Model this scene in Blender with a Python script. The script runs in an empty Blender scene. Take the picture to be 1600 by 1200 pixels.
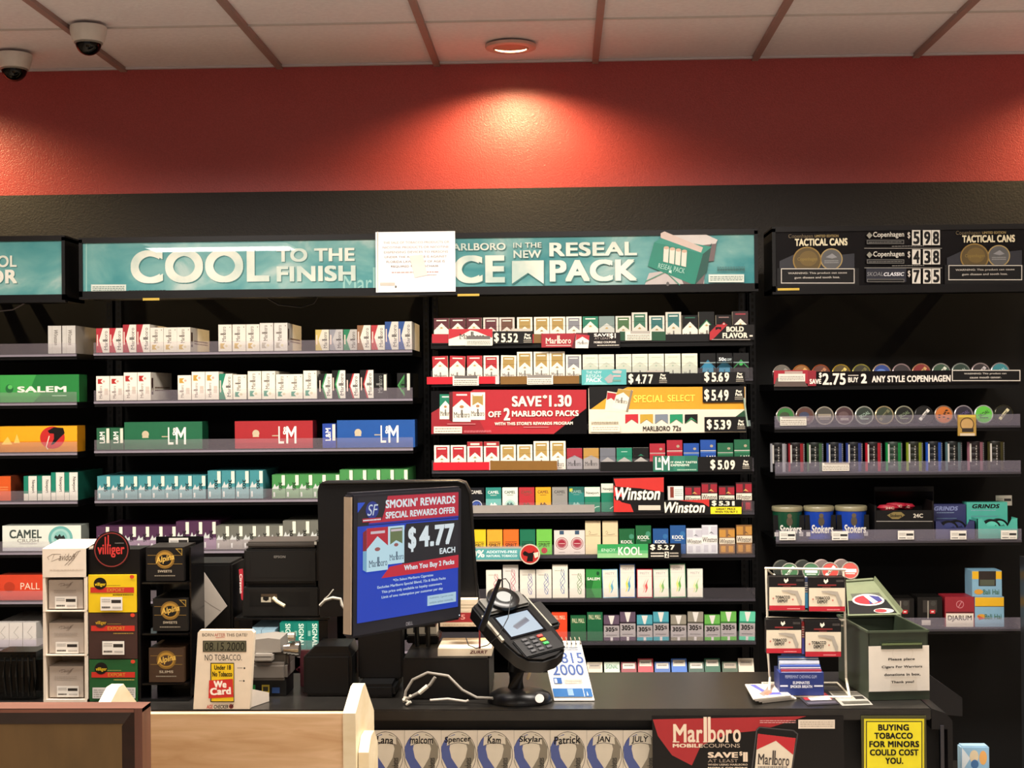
import bpy, bmesh, math, random
from mathutils import Vector, Matrix
random.seed(7)
SC = bpy.context.scene
COL = SC.collection
PI = math.pi

# ------------------------------------------------------------------ camera
FPX = 2250.0
CAMZ = 1.70
YAW = math.atan(78 / FPX); PITCH = math.atan(15 / FPX); ROLL = math.radians(0.55)
F0 = Vector((-math.sin(YAW), math.cos(YAW), 0))
R0 = Vector((math.cos(YAW), math.sin(YAW), 0))
U0 = Vector((0, 0, 1))
FWD = (F0 * math.cos(PITCH) + U0 * math.sin(PITCH)).normalized()
U1 = (U0 * math.cos(PITCH) - F0 * math.sin(PITCH)).normalized()
RT = R0 * math.cos(ROLL) - U1 * math.sin(ROLL)
UP = U1 * math.cos(ROLL) + R0 * math.sin(ROLL)
CP = Vector((0, 0, CAMZ))
cam_d = bpy.data.cameras.new('camera')
cam_d.sensor_width = 36; cam_d.lens = 36 * FPX / 1600; cam_d.clip_start = 0.05
cam = bpy.data.objects.new('camera', cam_d); COL.objects.link(cam)
m3 = Matrix((RT, UP, -FWD)).transposed()
cam.matrix_world = Matrix.Translation(CP) @ m3.to_4x4()
SC.camera = cam

def ray(px, py):
    return FWD + RT * ((px - 800) / FPX) + UP * ((600 - py) / FPX)
def at(px, py, Y):
    d = ray(px, py); return CP + d * (Y / d.y)
def onz(px, py, Z):
    d = ray(px, py); return CP + d * ((Z - CAMZ) / d.z)

# ------------------------------------------------------------------ light and exposure
CEIL = CAMZ + 1.267
WALLY = 5.53
SC.view_settings.view_transform = 'Standard'
SC.view_settings.look = 'None'
SC.view_settings.gamma = 1
SC.view_settings.use_curve_mapping = False
SC.view_settings.exposure = -0.26
w = bpy.data.worlds.new('world'); SC.world = w; w.use_nodes = True
w.node_tree.nodes['Background'].inputs[0].default_value = (1.0, 0.88, 0.84, 1)
w.node_tree.nodes['Background'].inputs[1].default_value = 0.42

def area(name, loc, sx, sy, power, col, rot=(0, 0, 0), spread=PI):
    l = bpy.data.lights.new(name, 'AREA'); l.shape = 'RECTANGLE'; l.size = sx; l.size_y = sy
    l.energy = power; l.color = col; l.spread = spread
    o = bpy.data.objects.new(name, l); o.location = loc; o.rotation_euler = rot; COL.objects.link(o)
    return o
WARM = (1.0, 0.92, 0.83)
for (x, y, p) in [(-1.5, 3.3, 105), (0.25, 3.3, 118), (2.1, 3.3, 26), (-2.85, -1.95, 45), (0.4, -0.6, 60), (3.0, -0.6, 34), (0.3, 1.2, 30)]:
    area('troffer_light', (x, y, CEIL - 0.03), 1.2, 0.35 if x < -2 else 0.6, p, WARM, spread=PI if x < -2 else math.radians(162))

def spot(px, py, power):
    p = onz(px, py, CEIL)
    l = bpy.data.lights.new('downlight_lamp', 'SPOT'); l.energy = power; l.color = (1.0, 0.72, 0.36)
    l.spot_size = math.radians(152); l.spot_blend = 0.6; l.shadow_soft_size = 0.03
    o = bpy.data.objects.new('downlight_lamp', l); o.location = (p.x, p.y, CEIL - 0.012); COL.objects.link(o)
    return p
SPOT_C = spot(798, 73, 105)
SPOT_L = spot(-225, 80, 95)
SPOT_R = spot(1815, 60, 75)

# ------------------------------------------------------------------ materials
_m = {}
def lin(c):
    c /= 255.0
    return c / 12.92 if c <= 0.04045 else ((c + 0.055) / 1.055) ** 2.4
def hexc(h):
    return (lin(int(h[0:2], 16)), lin(int(h[2:4], 16)), lin(int(h[4:6], 16)), 1)
def mat(c, rough=0.45, metal=0.0, emit=0.0, bump=0.0, bscale=40.0, vary=0.04, spec=0.5):
    key = (c, rough, metal, emit, bump, bscale, vary, spec)
    if key in _m: return _m[key]
    m = bpy.data.materials.new('paint_' + c); m.use_nodes = True
    nt = m.node_tree; b = nt.nodes['Principled BSDF']
    col = hexc(c)
    if max(col[:3]) < 0.016 and not emit:
        col = tuple(q * 0.55 for q in col[:3]) + (1,); spec = min(spec, 0.3)
    b.inputs['Base Color'].default_value = col
    b.inputs['Roughness'].default_value = rough
    b.inputs['Metallic'].default_value = metal
    b.inputs['Specular IOR Level'].default_value = spec
    if emit:
        b.inputs['Emission Color'].default_value = col; b.inputs['Emission Strength'].default_value = emit
        b.inputs['Base Color'].default_value = (0.01, 0.01, 0.01, 1)
    else:
        tc = nt.nodes.new('ShaderNodeTexCoord'); no = nt.nodes.new('ShaderNodeTexNoise')
        no.inputs['Scale'].default_value = bscale; no.inputs['Detail'].default_value = 3
        nt.links.new(tc.outputs['Object'], no.inputs['Vector'])
        mp = nt.nodes.new('ShaderNodeMapRange'); mp.inputs['To Min'].default_value = 1 - vary * 2; mp.inputs['To Max'].default_value = 1 + vary * 2
        nt.links.new(no.outputs['Fac'], mp.inputs['Value'])
        vm = nt.nodes.new('ShaderNodeVectorMath'); vm.operation = 'SCALE'; vm.inputs[0].default_value = col[:3]
        nt.links.new(mp.outputs[0], vm.inputs['Scale']); nt.links.new(vm.outputs[0], b.inputs['Base Color'])
        if bump:
            bp = nt.nodes.new('ShaderNodeBump'); bp.inputs['Strength'].default_value = bump; bp.inputs['Distance'].default_value = 0.004
            nt.links.new(no.outputs['Fac'], bp.inputs['Height']); nt.links.new(bp.outputs[0], b.inputs['Normal'])
    _m[key] = m
    return m
def ramp_mat(key, stops, scale=3.0, detail=8, rough=0.35, stretch=(1, 1, 1), dist=0.0, bump=0.0, coat=0.0, kind='noise'):
    if key in _m: return _m[key]
    m = bpy.data.materials.new(key); m.use_nodes = True; nt = m.node_tree; b = nt.nodes['Principled BSDF']
    tc = nt.nodes.new('ShaderNodeTexCoord'); mp = nt.nodes.new('ShaderNodeMapping'); mp.inputs['Scale'].default_value = stretch
    nt.links.new(tc.outputs['Object'], mp.inputs['Vector'])
    no = nt.nodes.new('ShaderNodeTexNoise'); no.inputs['Scale'].default_value = scale; no.inputs['Detail'].default_value = detail; no.inputs['Distortion'].default_value = dist
    nt.links.new(mp.outputs[0], no.inputs['Vector'])
    r = nt.nodes.new('ShaderNodeValToRGB')
    el = r.color_ramp.elements
    el[0].position = stops[0][0]; el[0].color = hexc(stops[0][1])
    el[1].position = stops[-1][0]; el[1].color = hexc(stops[-1][1])
    for p, c in stops[1:-1]:
        e = el.new(p); e.color = hexc(c)
    nt.links.new(no.outputs['Fac'], r.inputs[0]); nt.links.new(r.outputs[0], b.inputs['Base Color'])
    b.inputs['Roughness'].default_value = rough; b.inputs['Coat Weight'].default_value = coat; b.inputs['Coat Roughness'].default_value = 0.01
    if bump:
        bp = nt.nodes.new('ShaderNodeBump'); bp.inputs['Strength'].default_value = bump; bp.inputs['Distance'].default_value = 0.003
        nt.links.new(no.outputs['Fac'], bp.inputs['Height']); nt.links.new(bp.outputs[0], b.inputs['Normal'])
    _m[key] = m; return m
def clear_mat(key, haze, col, rough=0.25):
    if key in _m: return _m[key]
    m = bpy.data.materials.new(key); m.use_nodes = True; nt = m.node_tree
    for n in list(nt.nodes):
        if n.type == 'BSDF_PRINCIPLED': nt.nodes.remove(n)
    out = [n for n in nt.nodes if n.type == 'OUTPUT_MATERIAL'][0]
    tr = nt.nodes.new('ShaderNodeBsdfTransparent'); df = nt.nodes.new('ShaderNodeBsdfDiffuse'); df.inputs[0].default_value = hexc(col)
    gl = nt.nodes.new('ShaderNodeBsdfGlossy'); gl.inputs['Roughness'].default_value = rough; gl.inputs[0].default_value = (0.9, 0.88, 0.92, 1)
    m1 = nt.nodes.new('ShaderNodeMixShader'); m1.inputs[0].default_value = 0.25
    nt.links.new(df.outputs[0], m1.inputs[1]); nt.links.new(gl.outputs[0], m1.inputs[2])
    m2 = nt.nodes.new('ShaderNodeMixShader'); m2.inputs[0].default_value = haze
    nt.links.new(tr.outputs[0], m2.inputs[1]); nt.links.new(m1.outputs[0], m2.inputs[2]); nt.links.new(m2.outputs[0], out.inputs[0])
    _m[key] = m; return m
def MM(c):
    return mat(c) if isinstance(c, str) else c
BLACK = mat('070606', 0.5, spec=.3)
SHELFBLK = mat('0a090b', 0.35, spec=.4)
PLAST = mat('0f0f10', 0.3)
CREAM = 'f6efdc'; WHITE = 'f4efe4'; BLK = '0e0d0d'
LIP = clear_mat('clear_lip', 0.13, 'b8acb6')

# ------------------------------------------------------------------ text
_t = {}
def raw_text(s, bold, res=2):
    k = (s, bold, res)
    if k in _t: return _t[k]
    c = bpy.data.curves.new('t', 'FONT'); c.body = s; c.size = 1; c.resolution_u = res; c.space_character = 1.0 + bold * 1.5
    o = bpy.data.objects.new('t', c)
    me = bpy.data.meshes.new_from_object(o)
    vs = [(v.co.x, v.co.y, 0) for v in me.vertices]; fs = [tuple(p.vertices) for p in me.polygons]
    bpy.data.objects.remove(o); bpy.data.curves.remove(c); bpy.data.meshes.remove(me)
    if bold > .008:      # heavier weight: the outline struck four times
        n = len(vs); base = list(vs); bf = list(fs); vs = []; fs = []
        for q, (dx, dy) in enumerate(((-1, -.7), (1, -.7), (1, .7), (-1, .7))):
            vs += [(a + dx * bold, b + dy * bold, q) for a, b, _ in base]; fs += [tuple(i + n * q for i in f) for f in bf]
    _t[k] = (vs, fs); return _t[k]
def norm_text(s, bold, shear=0.0, res=2):
    k = ('n', s, bold, shear, res)
    if k in _t: return _t[k]
    if s == 'MARL':
        V, Fc = [], []; x = 0
        for ch, wd, ht in [('M', .2, .72), ('a', .115, .5), ('r', .09, .5), ('l', .05, 1), ('b', .115, 1), ('o', .115, .5), ('r', .09, .5), ('o', .115, .5)]:
            vs, fs = norm_text('o' if ch == 'b' else ch, bold, 0.0, res); hh = .5 if ch == 'b' else ht
            n = len(V); V += [(x + a * wd, b * hh, q) for a, b, q in vs]; Fc += [tuple(i + n for i in f) for f in fs]
            if ch == 'b':
                n = len(V); V += [(x - .004, 0, 5), (x + wd * .33, 0, 5), (x + wd * .33, 1, 5), (x - .004, 1, 5)]; Fc.append((n, n + 1, n + 2, n + 3))
            if ch in 'Mrlb':
                n = len(V); V += [(x - .01, 0, 4), (x + wd * .45, 0, 4), (x + wd * .45, .04, 4), (x - .01, .04, 4)]; Fc.append((n, n + 1, n + 2, n + 3))
            x += wd + .018
        vs, fs = V, Fc
    else:
        vs, fs = raw_text(s, bold, res)
    vs = [(a + shear * b, b, q) for a, b, q in vs]
    if not vs: vs = [(0, 0, 0), (1, 1, 0)]
    x0 = min(v[0] for v in vs); x1 = max(v[0] for v in vs); y0 = min(v[1] for v in vs); y1 = max(v[1] for v in vs)
    vs = [((a - x0) / max(x1 - x0, 1e-6), (b - y0) / max(y1 - y0, 1e-6), q) for a, b, q in vs]
    _t[k] = (vs, fs); return _t[k]

# ------------------------------------------------------------------ mesh builder
class B:
    def __init__(s):
        s.v = []; s.f = []; s.mi = []; s.ms = []; s.sm = []
    def m(s, c):
        c = MM(c)
        if c not in s.ms: s.ms.append(c)
        return s.ms.index(c)
    def add(s, vs, fs, c, smooth=False):
        n = len(s.v); s.v += [Vector(q) for q in vs]; i = s.m(c)
        for f in fs: s.f.append(tuple(n + k for k in f)); s.mi.append(i); s.sm.append(smooth)
        return s
    def box(s, x0, x1, y0, y1, z0, z1, c, M=None, bev=0.0):
        if bev > 0:
            bm = bmesh.new(); bmesh.ops.create_cube(bm, size=1)
            for q in bm.verts: q.co = Vector(((x0 + x1) / 2 + q.co.x * (x1 - x0), (y0 + y1) / 2 + q.co.y * (y1 - y0), (z0 + z1) / 2 + q.co.z * (z1 - z0)))
            bmesh.ops.bevel(bm, geom=bm.edges[:], offset=bev, segments=2, affect='EDGES', clamp_overlap=True)
            bm.verts.index_update()
            vs = [M @ q.co if M else q.co.copy() for q in bm.verts]; fs = [tuple(a.index for a in f.verts) for f in bm.faces]
            bm.free(); return s.add(vs, fs, c, False)
        vs = [Vector((x, y, z)) for x in (x0, x1) for y in (y0, y1) for z in (z0, z1)]
        if M: vs = [M @ q for q in vs]
        return s.add(vs, [(0, 1, 3, 2), (4, 6, 7, 5), (0, 4, 5, 1), (2, 3, 7, 6), (0, 2, 6, 4), (1, 5, 7, 3)], c)
    def prism(s, pts, a, b, axis, c):
        """polygon of 2D points extruded from a to b along axis ('x': pts are (y,z); 'y': (x,z); 'z': (x,y))"""
        def P(p, t):
            return (t, p[0], p[1]) if axis == 'x' else ((p[0], t, p[1]) if axis == 'y' else (p[0], p[1], t))
        n = len(pts); vs = [P(p, a) for p in pts] + [P(p, b) for p in pts]
        fs = [tuple(range(n))[::-1], tuple(range(n, 2 * n))] + [(i, (i + 1) % n, n + (i + 1) % n, n + i) for i in range(n)]
        return s.add(vs, fs, c)
    def lathe(s, prof, c, o=(0, 0, 0), n=24, ax='z', M=None, smooth=True):
        o = Vector(o); vs = []
        for r, h in prof:
            for k in range(n):
                a = 2 * PI * k / n
                if ax == 'z': q = Vector((r * math.cos(a), r * math.sin(a), h))
                elif ax == 'y': q = Vector((r * math.cos(a), h, r * math.sin(a)))
                else: q = Vector((h, r * math.cos(a), r * math.sin(a)))
                q = o + q
                vs.append(M @ q if M else q)
        fs = []
        for i in range(len(prof) - 1):
            for k in range(n):
                fs.append((i * n + k, i * n + (k + 1) % n, (i + 1) * n + (k + 1) % n, (i + 1) * n + k))
        if prof[0][0] > 1e-6: fs.append(tuple(range(n))[::-1])
        if prof[-1][0] > 1e-6: fs.append(tuple((len(prof) - 1) * n + k for k in range(n)))
        return s.add(vs, fs, c, smooth)
    def tube(s, pts, r, c, n=8, r2=None):
        pts = [Vector(p) for p in pts]; vs = []; L = len(pts)
        for i, p in enumerate(pts):
            d = (pts[min(i + 1, L - 1)] - pts[max(i - 1, 0)]).normalized()
            a = d.cross(Vector((0, 0, 1)))
            if a.length < 0.05: a = d.cross(Vector((1, 0, 0)))
            a.normalize(); b = d.cross(a)
            rr = r if r2 is None else r + (r2 - r) * i / (L - 1)
            for k in range(n):
                t = 2 * PI * k / n; vs.append(p + a * rr * math.cos(t) + b * rr * math.sin(t))
        fs = [(i * n + k, i * n + (k + 1) % n, (i + 1) * n + (k + 1) % n, (i + 1) * n + k) for i in range(L - 1) for k in range(n)]
        fs += [tuple(range(n))[::-1], tuple((L - 1) * n + k for k in range(n))]
        return s.add(vs, fs, c, True)
    # flat printing on a face: o origin, u right, v up, mp maps print coordinates to metres along u and v
    def art(s, items, o, u, v, mp, e=0.0001, start=1, flip_clip=None):
        o = Vector(o); u = Vector(u).normalized(); v = Vector(v).normalized(); nn = u.cross(v); k = start
        def W(a, b):
            return o + u * a + v * b + nn * (e * k)
        for it in items:
            t = it[0]
            if t == 'r':
                _, a0, b0, a1, b1, c = it; P = [mp(a0, b0), mp(a1, b0), mp(a1, b1), mp(a0, b1)]
                if flip_clip: P = clip(P, *flip_clip)
                if len(P) > 2: s.poly([W(*p) for p in P], c, nn)
            elif t == 'p':
                P = [mp(*p) for p in it[1]]
                if flip_clip: P = clip(P, *flip_clip)
                if len(P) > 2: s.poly([W(*p) for p in P], it[2], nn)
            elif t == 'e':
                _, cx, cy, rx, ry, c = it; P = [mp(cx + rx * math.cos(2 * PI * i / 28), cy + ry * math.sin(2 * PI * i / 28)) for i in range(28)]
                if flip_clip: P = clip(P, *flip_clip)
                if len(P) > 2: s.poly([W(*p) for p in P], c, nn)
            elif t == 't':
                txt, a0, b0, a1, b1, c = it[1:7]; op = it[7] if len(it) > 7 else {}
                p0 = mp(a0, b0); p1 = mp(a1, b1)
                if flip_clip:
                    mid = (p0[1] + p1[1]) / 2
                    if not (flip_clip[0] <= mid <= flip_clip[1]): continue
                ang = op.get('ang', 0.0); rot = op.get('rot', 0)
                vs, fs = norm_text(txt, round(op.get('b', 0.02) * .75, 4), op.get('s', 0.0), 9 if (p1[1] - p0[1]) > .024 and not rot else 3)
                out = []; cxm = (p0[0] + p1[0]) / 2; cym = (p0[1] + p1[1]) / 2; ca, sa = math.cos(ang), math.sin(ang)
                for (a, b, q) in vs:
                    if rot == 1: a, b = 1 - b, a
                    elif rot == -1: a, b = b, 1 - a
                    X = p0[0] + a * (p1[0] - p0[0]) - cxm; Y = p0[1] + b * (p1[1] - p0[1]) - cym
                    out.append(W(cxm + X * ca - Y * sa, cym + X * sa + Y * ca) + nn * (q * e * .16))
                s.add(out, fs, c)
            elif t == 'l':   # lines of print too small to read: rows of short dashes
                _, a0, b0, a1, b1, rows, c = it; p0 = mp(a0, b0); p1 = mp(a1, b1); h = (p1[1] - p0[1]) / rows
                rnd = random.Random(int(abs(a0 * 7919 + b0 * 104729) * 10) % 99991)
                if flip_clip and not (flip_clip[0] <= (p0[1] + p1[1]) / 2 <= flip_clip[1]): continue
                for i in range(rows):
                    y0 = p1[1] - (i + .75) * h; x = p0[0]; W_ = p1[0] - p0[0]
                    while x < p1[0] - W_ * .01:
                        dx = min(W_ * rnd.uniform(.03, .11), p1[0] - x)
                        s.poly([W(x, y0), W(x + dx, y0), W(x + dx, y0 + h * .5), W(x, y0 + h * .5)], c, nn); x += dx + W_ * .015
            elif t == 'c':   # ring: centre, outer radius, inner radius (x scale)
                cx, cy, r1, r0, c = it[1:6]; ys = it[6] if len(it) > 6 else 1; nseg = 32; vs = []; fs = []
                for i in range(nseg):
                    a = 2 * PI * i / nseg
                    vs += [W(*mp(cx + r1 * math.cos(a), cy + r1 * ys * math.sin(a))), W(*mp(cx + r0 * math.cos(a), cy + r0 * ys * math.sin(a)))]
                    j = (i + 1) % nseg; fs.append((2 * i, 2 * j, 2 * j + 1, 2 * i + 1))
                s.add(vs, fs, c)
            elif t == 'k':   # pen stroke along points, given width (print units)
                _, pts, wd, c = it
                P = [mp(*p) for p in pts]; q0 = mp(0, 0); q1 = mp(wd, 0); hw = abs(q1[0] - q0[0]) / 2
                vs = []; fs = []
                for i, p in enumerate(P):
                    a = P[max(i - 1, 0)]; b = P[min(i + 1, len(P) - 1)]
                    dx, dy = b[0] - a[0], b[1] - a[1]; L = math.hypot(dx, dy) or 1
                    vs += [W(p[0] - dy / L * hw, p[1] + dx / L * hw), W(p[0] + dy / L * hw, p[1] - dx / L * hw)]
                    if i: fs.append((2 * i - 2, 2 * i - 1, 2 * i + 1, 2 * i))
                s.add(vs, fs, c)
            k += 1
        return s
    def poly(s, P, c, nn=None):
        s.add(P, [tuple(range(len(P)))], c)
    def make(s, name, parent=None, link=True):
        me = bpy.data.meshes.new(name); me.from_pydata([tuple(q) for q in s.v], [], s.f)
        for m_ in s.ms: me.materials.append(m_)
        for p, i, sm in zip(me.polygons, s.mi, s.sm): p.material_index = i; p.use_smooth = sm
        me.update(); me.set_sharp_from_angle(angle=0.7)
        o = bpy.data.objects.new(name, me)
        if link: COL.objects.link(o)
        if parent: o.parent = parent
        return o
def clip(P, lo, hi):
    for (lim, sg) in ((lo, 1), (hi, -1)):
        out = []
        for i in range(len(P)):
            a, b = P[i], P[(i + 1) % len(P)]
            ia = (a[1] - lim) * sg >= 0; ib = (b[1] - lim) * sg >= 0
            if ia: out.append(a)
            if ia != ib:
                t = (lim - a[1]) / (b[1] - a[1]); out.append((a[0] + (b[0] - a[0]) * t, lim))
        P = out
        if len(P) < 3: return []
    return P

def tag(o, label, cat, group=None):
    o['label'] = label; o['category'] = cat
    if group: o['group'] = group
    return o
def struct(o):
    o['kind'] = 'structure'; return o
def empty(name, loc=(0, 0, 0), rz=0.0):
    o = bpy.data.objects.new(name, None); o.location = loc; o.rotation_euler = (0, 0, rz); o.empty_display_size = 0.05
    COL.objects.link(o); return o
def dup(root):
    r = root.copy(); COL.objects.link(r)
    for ch in list(root.children):
        c = ch.copy(); COL.objects.link(c); c.parent = r
        for g in ch.children:
            d = g.copy(); COL.objects.link(d); d.parent = c
    return r
XU = (1, 0, 0); ZU = (0, 0, 1)
def pxmap(Y, ox, oz):
    """print coordinates are photograph pixels, read on the plane y = Y"""
    def mp(px, py):
        p = at(px, py, Y); return (p.x - ox, p.z - oz)
    return mp
def unit(w_, h_):
    return lambda a, b: (a * w_, b * h_)
# ------------------------------------------------------------------ room
SY = 5.11          # plane of the shelf fronts
def z_at(px, py, Y=SY): return at(px, py, Y).z
def x_at(px, py, Y=SY): return at(px, py, Y).x
XL, XR, YB = -4.2, 4.2, -4.0
RED = ramp_mat('red_wall_paint', [(0.3, '9a3c3c'), (0.7, 'ab4645')], scale=190, detail=3, rough=0.36, bump=0.55)
CHAR = ramp_mat('charcoal_wall_paint', [(0.3, '131110'), (0.7, '1b1816')], scale=150, detail=3, rough=0.6, bump=0.5)
ZB = z_at(800, 294, WALLY)
b = B(); b.box(XL, XR, WALLY, WALLY + .12, ZB, CEIL + .1, RED); b.box(XL, XR, WALLY, WALLY + .12, -.1, ZB, CHAR)
wall = struct(b.make('wall_back'))
b = B(); b.box(XL - .1, XL, YB, WALLY, -.1, CEIL + .1, mat('8f8378', .7)); struct(b.make('wall_left'))
b = B(); b.box(XR, XR + .1, YB, WALLY, -.1, CEIL + .1, mat('8f8378', .7)); struct(b.make('wall_right'))
b = B(); b.box(XL, XR, YB, WALLY, -.08, 0, ramp_mat('floor_tile', [(0.3, 'b5a898'), (0.7, 'c9bdac')], scale=6, rough=.35)); struct(b.make('floor'))
# ceiling: lay-in tiles, each a panel of mineral fibre between T-bars
TILE = ramp_mat('ceiling_tile', [(0.25, 'e2dae0'), (0.75, 'ece5ea')], scale=60, detail=6, rough=.9, bump=.35)
BAR = mat('9a7d78', .5)
b = B()
xs0 = onz(940, 0, CEIL).x - .0; TS = .6096
x0 = xs0 - 8 * TS; ys = [WALLY - .005 - TS * i for i in range(0, 16)]
b.box(XL, XR, YB, WALLY, CEIL + .012, CEIL + .09, TILE)
gx = x0
while gx < XR:
    if gx > XL: b.box(gx - .012, gx + .012, YB, WALLY, CEIL - .004, CEIL + .012, BAR)
    gx += TS
for y in ys[1:]:
    b.box(XL, XR, y - .004, y + .004, CEIL + .006, CEIL + .0125, mat('c4bcba', .8))
struct(b.make('ceiling'))
b = B(); b.box(XL, XR, WALLY - .018, WALLY - .001, CEIL + .004, CEIL + .011, mat('cbc4cb', .8)); struct(b.make('trim_1'))

# recessed downlights
GLOW = mat('ffdca0', emit=14.0)
def downlight(P, label):
    e = empty('ceiling_downlight', (P.x, P.y, CEIL)); tag(e, label, 'ceiling light', 'recessed lights along the red wall')
    t = B(); t.lathe([(.066, -.001), (.066, -.007), (.078, -.010), (.092, -.006), (.094, 0.004), (.094, .004)], mat('c9a59c', .4), n=40); t.make('trim_ring', e)
    t = B(); t.lathe([(.066, -.006), (.066, .004), (.060, .0058)], mat('d8a490', .25, .3), n=40); t.make('reflector', e)
    # the lamp: only the crescent of the tilted bulb next to the wall shows lit
    t = B(); pts = []
    for i in range(15):
        a = PI + .35 + (PI - .7) * i / 14; pts.append((.063 * math.cos(a) * .97, -.063 * math.sin(a) * .97))
    for i in range(15):
        a = 2 * PI - .35 - (PI - .7) * i / 14; pts.append((.063 * math.cos(a) * .97, -.063 * math.sin(a) * .62 + .0))
    t.prism(pts, -.0065, -.0045, 'z', GLOW); t.make('bulb', e)
    return e
downlight(SPOT_C, 'round recessed ceiling light glowing above the middle of the red wall')

# dome cameras
def dome(px, py, r, label):
    P = onz(px, py, CEIL); e = empty('dome_camera', (P.x, P.y, CEIL)); tag(e, label, 'security camera', 'ceiling dome cameras')
    t = B(); t.lathe([(r, 0), (r * 1.01, -.006), (r, -.02), (r * .86, -.052), (r * .7, -.056), (.01, -.056)], mat('d8d4d0', .35), n=36); t.make('housing', e)
    t = B(); t.lathe([(r * .72 * math.cos(a), -.054 - r * .72 * math.sin(a)) for a in [i * PI / 2 / 10 for i in range(11)]], mat('050506', .06), n=32); d = t.make('dome', e)
    t = B(); t.lathe([(r * .78, -.053), (r * .78, -.058), (r * .7, -.06)], mat('8c8781', .3), n=36); t.make('ring', e)
dome(138, 42, .061, 'white dome camera on the ceiling, the one standing on a tile seam')
dome(22, 85, .064, 'white dome camera at the ceiling edge, cut by the left border')

# ------------------------------------------------------------------ product kinds
K = {}
def kind(key, w_, h_, d_, base, items, look, side=None, lid=None, name='cigarette_pack', cat='cigarette pack', top=None, sideart=None):
    K[key] = dict(w=w_, h=h_, d=d_, base=base, items=items, look=look, side=side or base, lid=lid, name=name, cat=cat, top=top, sideart=sideart, proto=None)
KW, KH, TH = .0545, .0880, .1000   # pack width, king height, hundreds height
GREYT = '6b625a'
def roof(c, a=.80, b_=.50, bar=CREAM, crest='c0a060', txt='2a2420', edge=None):
    r = []
    if edge: r.append(('p', [(0, 1), (1, 1), (1, b_ - .05), (.5, a - .05), (0, b_ - .05)], edge))
    r += [('p', [(0, 1), (1, 1), (1, b_), (.5, a), (0, b_)], c)]
    if bar: r.append(('r', .17, .88, .83, .925, bar))
    r += [('e', .5, a - .2, .07, .035, crest), ('r', .39, a - .225, .61, a - .205, crest), ('t', 'MARL', .1, .1, .9, .34, txt, {'b': .0}), ('l', .25, .03, .75, .08, 1, GREYT)]
    return r
def framed(c, txt='2a2420', bar=CREAM, top=.94, crest='a89058'):
    r = [('p', [(.13, top), (.87, top), (.87, .44), (.5, .62), (.13, .44)], c)]
    if bar: r.append(('r', .22, .84, .78, .88, bar))
    r += [('e', .5, .44, .07, .035, crest), ('r', .39, .415, .61, .435, crest), ('t', 'MARL', .12, .1, .88, .34, txt, {'b': .0}), ('l', .25, .03, .75, .08, 1, GREYT)]
    return r
PKS = [('mar', 'maroon', '5e1a22'), ('red', 'red', 'b0202c')]
kind('mar', KW, KH, .023, CREAM, roof('5a1c24'), 'maroon-topped white', lid=.64)
kind('marf', KW, KH, .023, 'd8d0c2', framed('5e1f28'), 'white pack-front with maroon chevron', lid=.64)
kind('brnf', KW, KH, .023, 'd8d0c2', framed('6b4430'), 'white with brown chevron', lid=.64)
kind('red', KW, KH, .023, CREAM, roof('b3202b'), 'red-topped white', lid=.64)
kind('redf', KW, KH, .023, CREAM, framed('b3202b'), 'white with red chevron', lid=.64)
kind('redfT', KW, TH, .023, CREAM, [('r', 0, .84, 1, 1, 'a5252b'), ('r', .2, .88, .8, .95, 'e8d8c8')] + framed('b3202b', top=.8, bar=None), 'tall white with red chevron and coupon', lid=.62)
kind('gldf', KW, KH, .023, CREAM, framed('ae8f4c'), 'white with gold chevron', lid=.64)
kind('gldfT', KW, TH, .023, CREAM, framed('ae8f4c'), 'tall white with gold chevron', lid=.68)
kind('silf', KW, KH, .023, CREAM, framed('85858a'), 'white with silver chevron', lid=.64)
kind('grn', KW, KH, .023, CREAM, roof('0d7a5c'), 'green-topped white', lid=.64)
kind('grnfT', KW, TH, .023, 'ded8c8', framed('2d6b50'), 'tall white with dark green chevron', lid=.68)
kind('grnf', KW, KH, .023, 'ded8c8', framed('456b3c'), 'white with moss green chevron', lid=.64)
kind('tealf', KW, KH, .023, 'ded8c8', framed('2b6a68'), 'white with teal chevron', lid=.64)
kind('tealfT', KW, TH, .023, 'ded8c8', framed('2b6a68'), 'tall white with teal chevron', lid=.68)
kind('clr', KW, KH, .023, 'c9cbc0', [('r', 0, .74, 1, 1, '5f9d94')] + roof('7c908a', bar=None, a=.72), 'pale grey pack-front under a teal wrapper', lid=.62)
kind('blkg', KW, KH, .023, CREAM, roof('161615', a=.74, b_=.42, bar='17604a'), 'black-topped white with green bar', lid=.62)
kind('blkgT', KW, TH, .023, CREAM, roof('1a1a19', a=.72, b_=.42, bar=None, edge='1d7a4c'), 'tall black-topped white with green edge', lid=.62)
kind('blkr', KW, KH, .023, CREAM, roof('1a1514', a=.72, b_=.42, bar='8a6f6a', edge='a8202a'), 'black-topped white with red edge', lid=.62)
kind('blkrT', KW, TH, .023, CREAM, roof('2a1416', a=.74, b_=.48, bar='a5303c'), 'tall black-topped white with dark red bar', lid=.62)
kind('pale', KW, KH, .023, 'f2f0dc', [('p', [(.05, .93), (.95, .93), (.95, .5), (.5, .72), (.05, .5)], 'dfe3cb'), ('p', [(0, .48), (.5, .7), (1, .48), (1, .0), (0, .0)], 'c7cbb8'), ('e', .5, .52, .06, .03, '9fb59f'), ('t', 'MARL', .12, .1, .88, .34, '4a4a44', {'b': 0}), ('l', .2, .84, .8, .88, 1, 'a9b8a5')], 'pale mint-and-cream', lid=.62)
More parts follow.
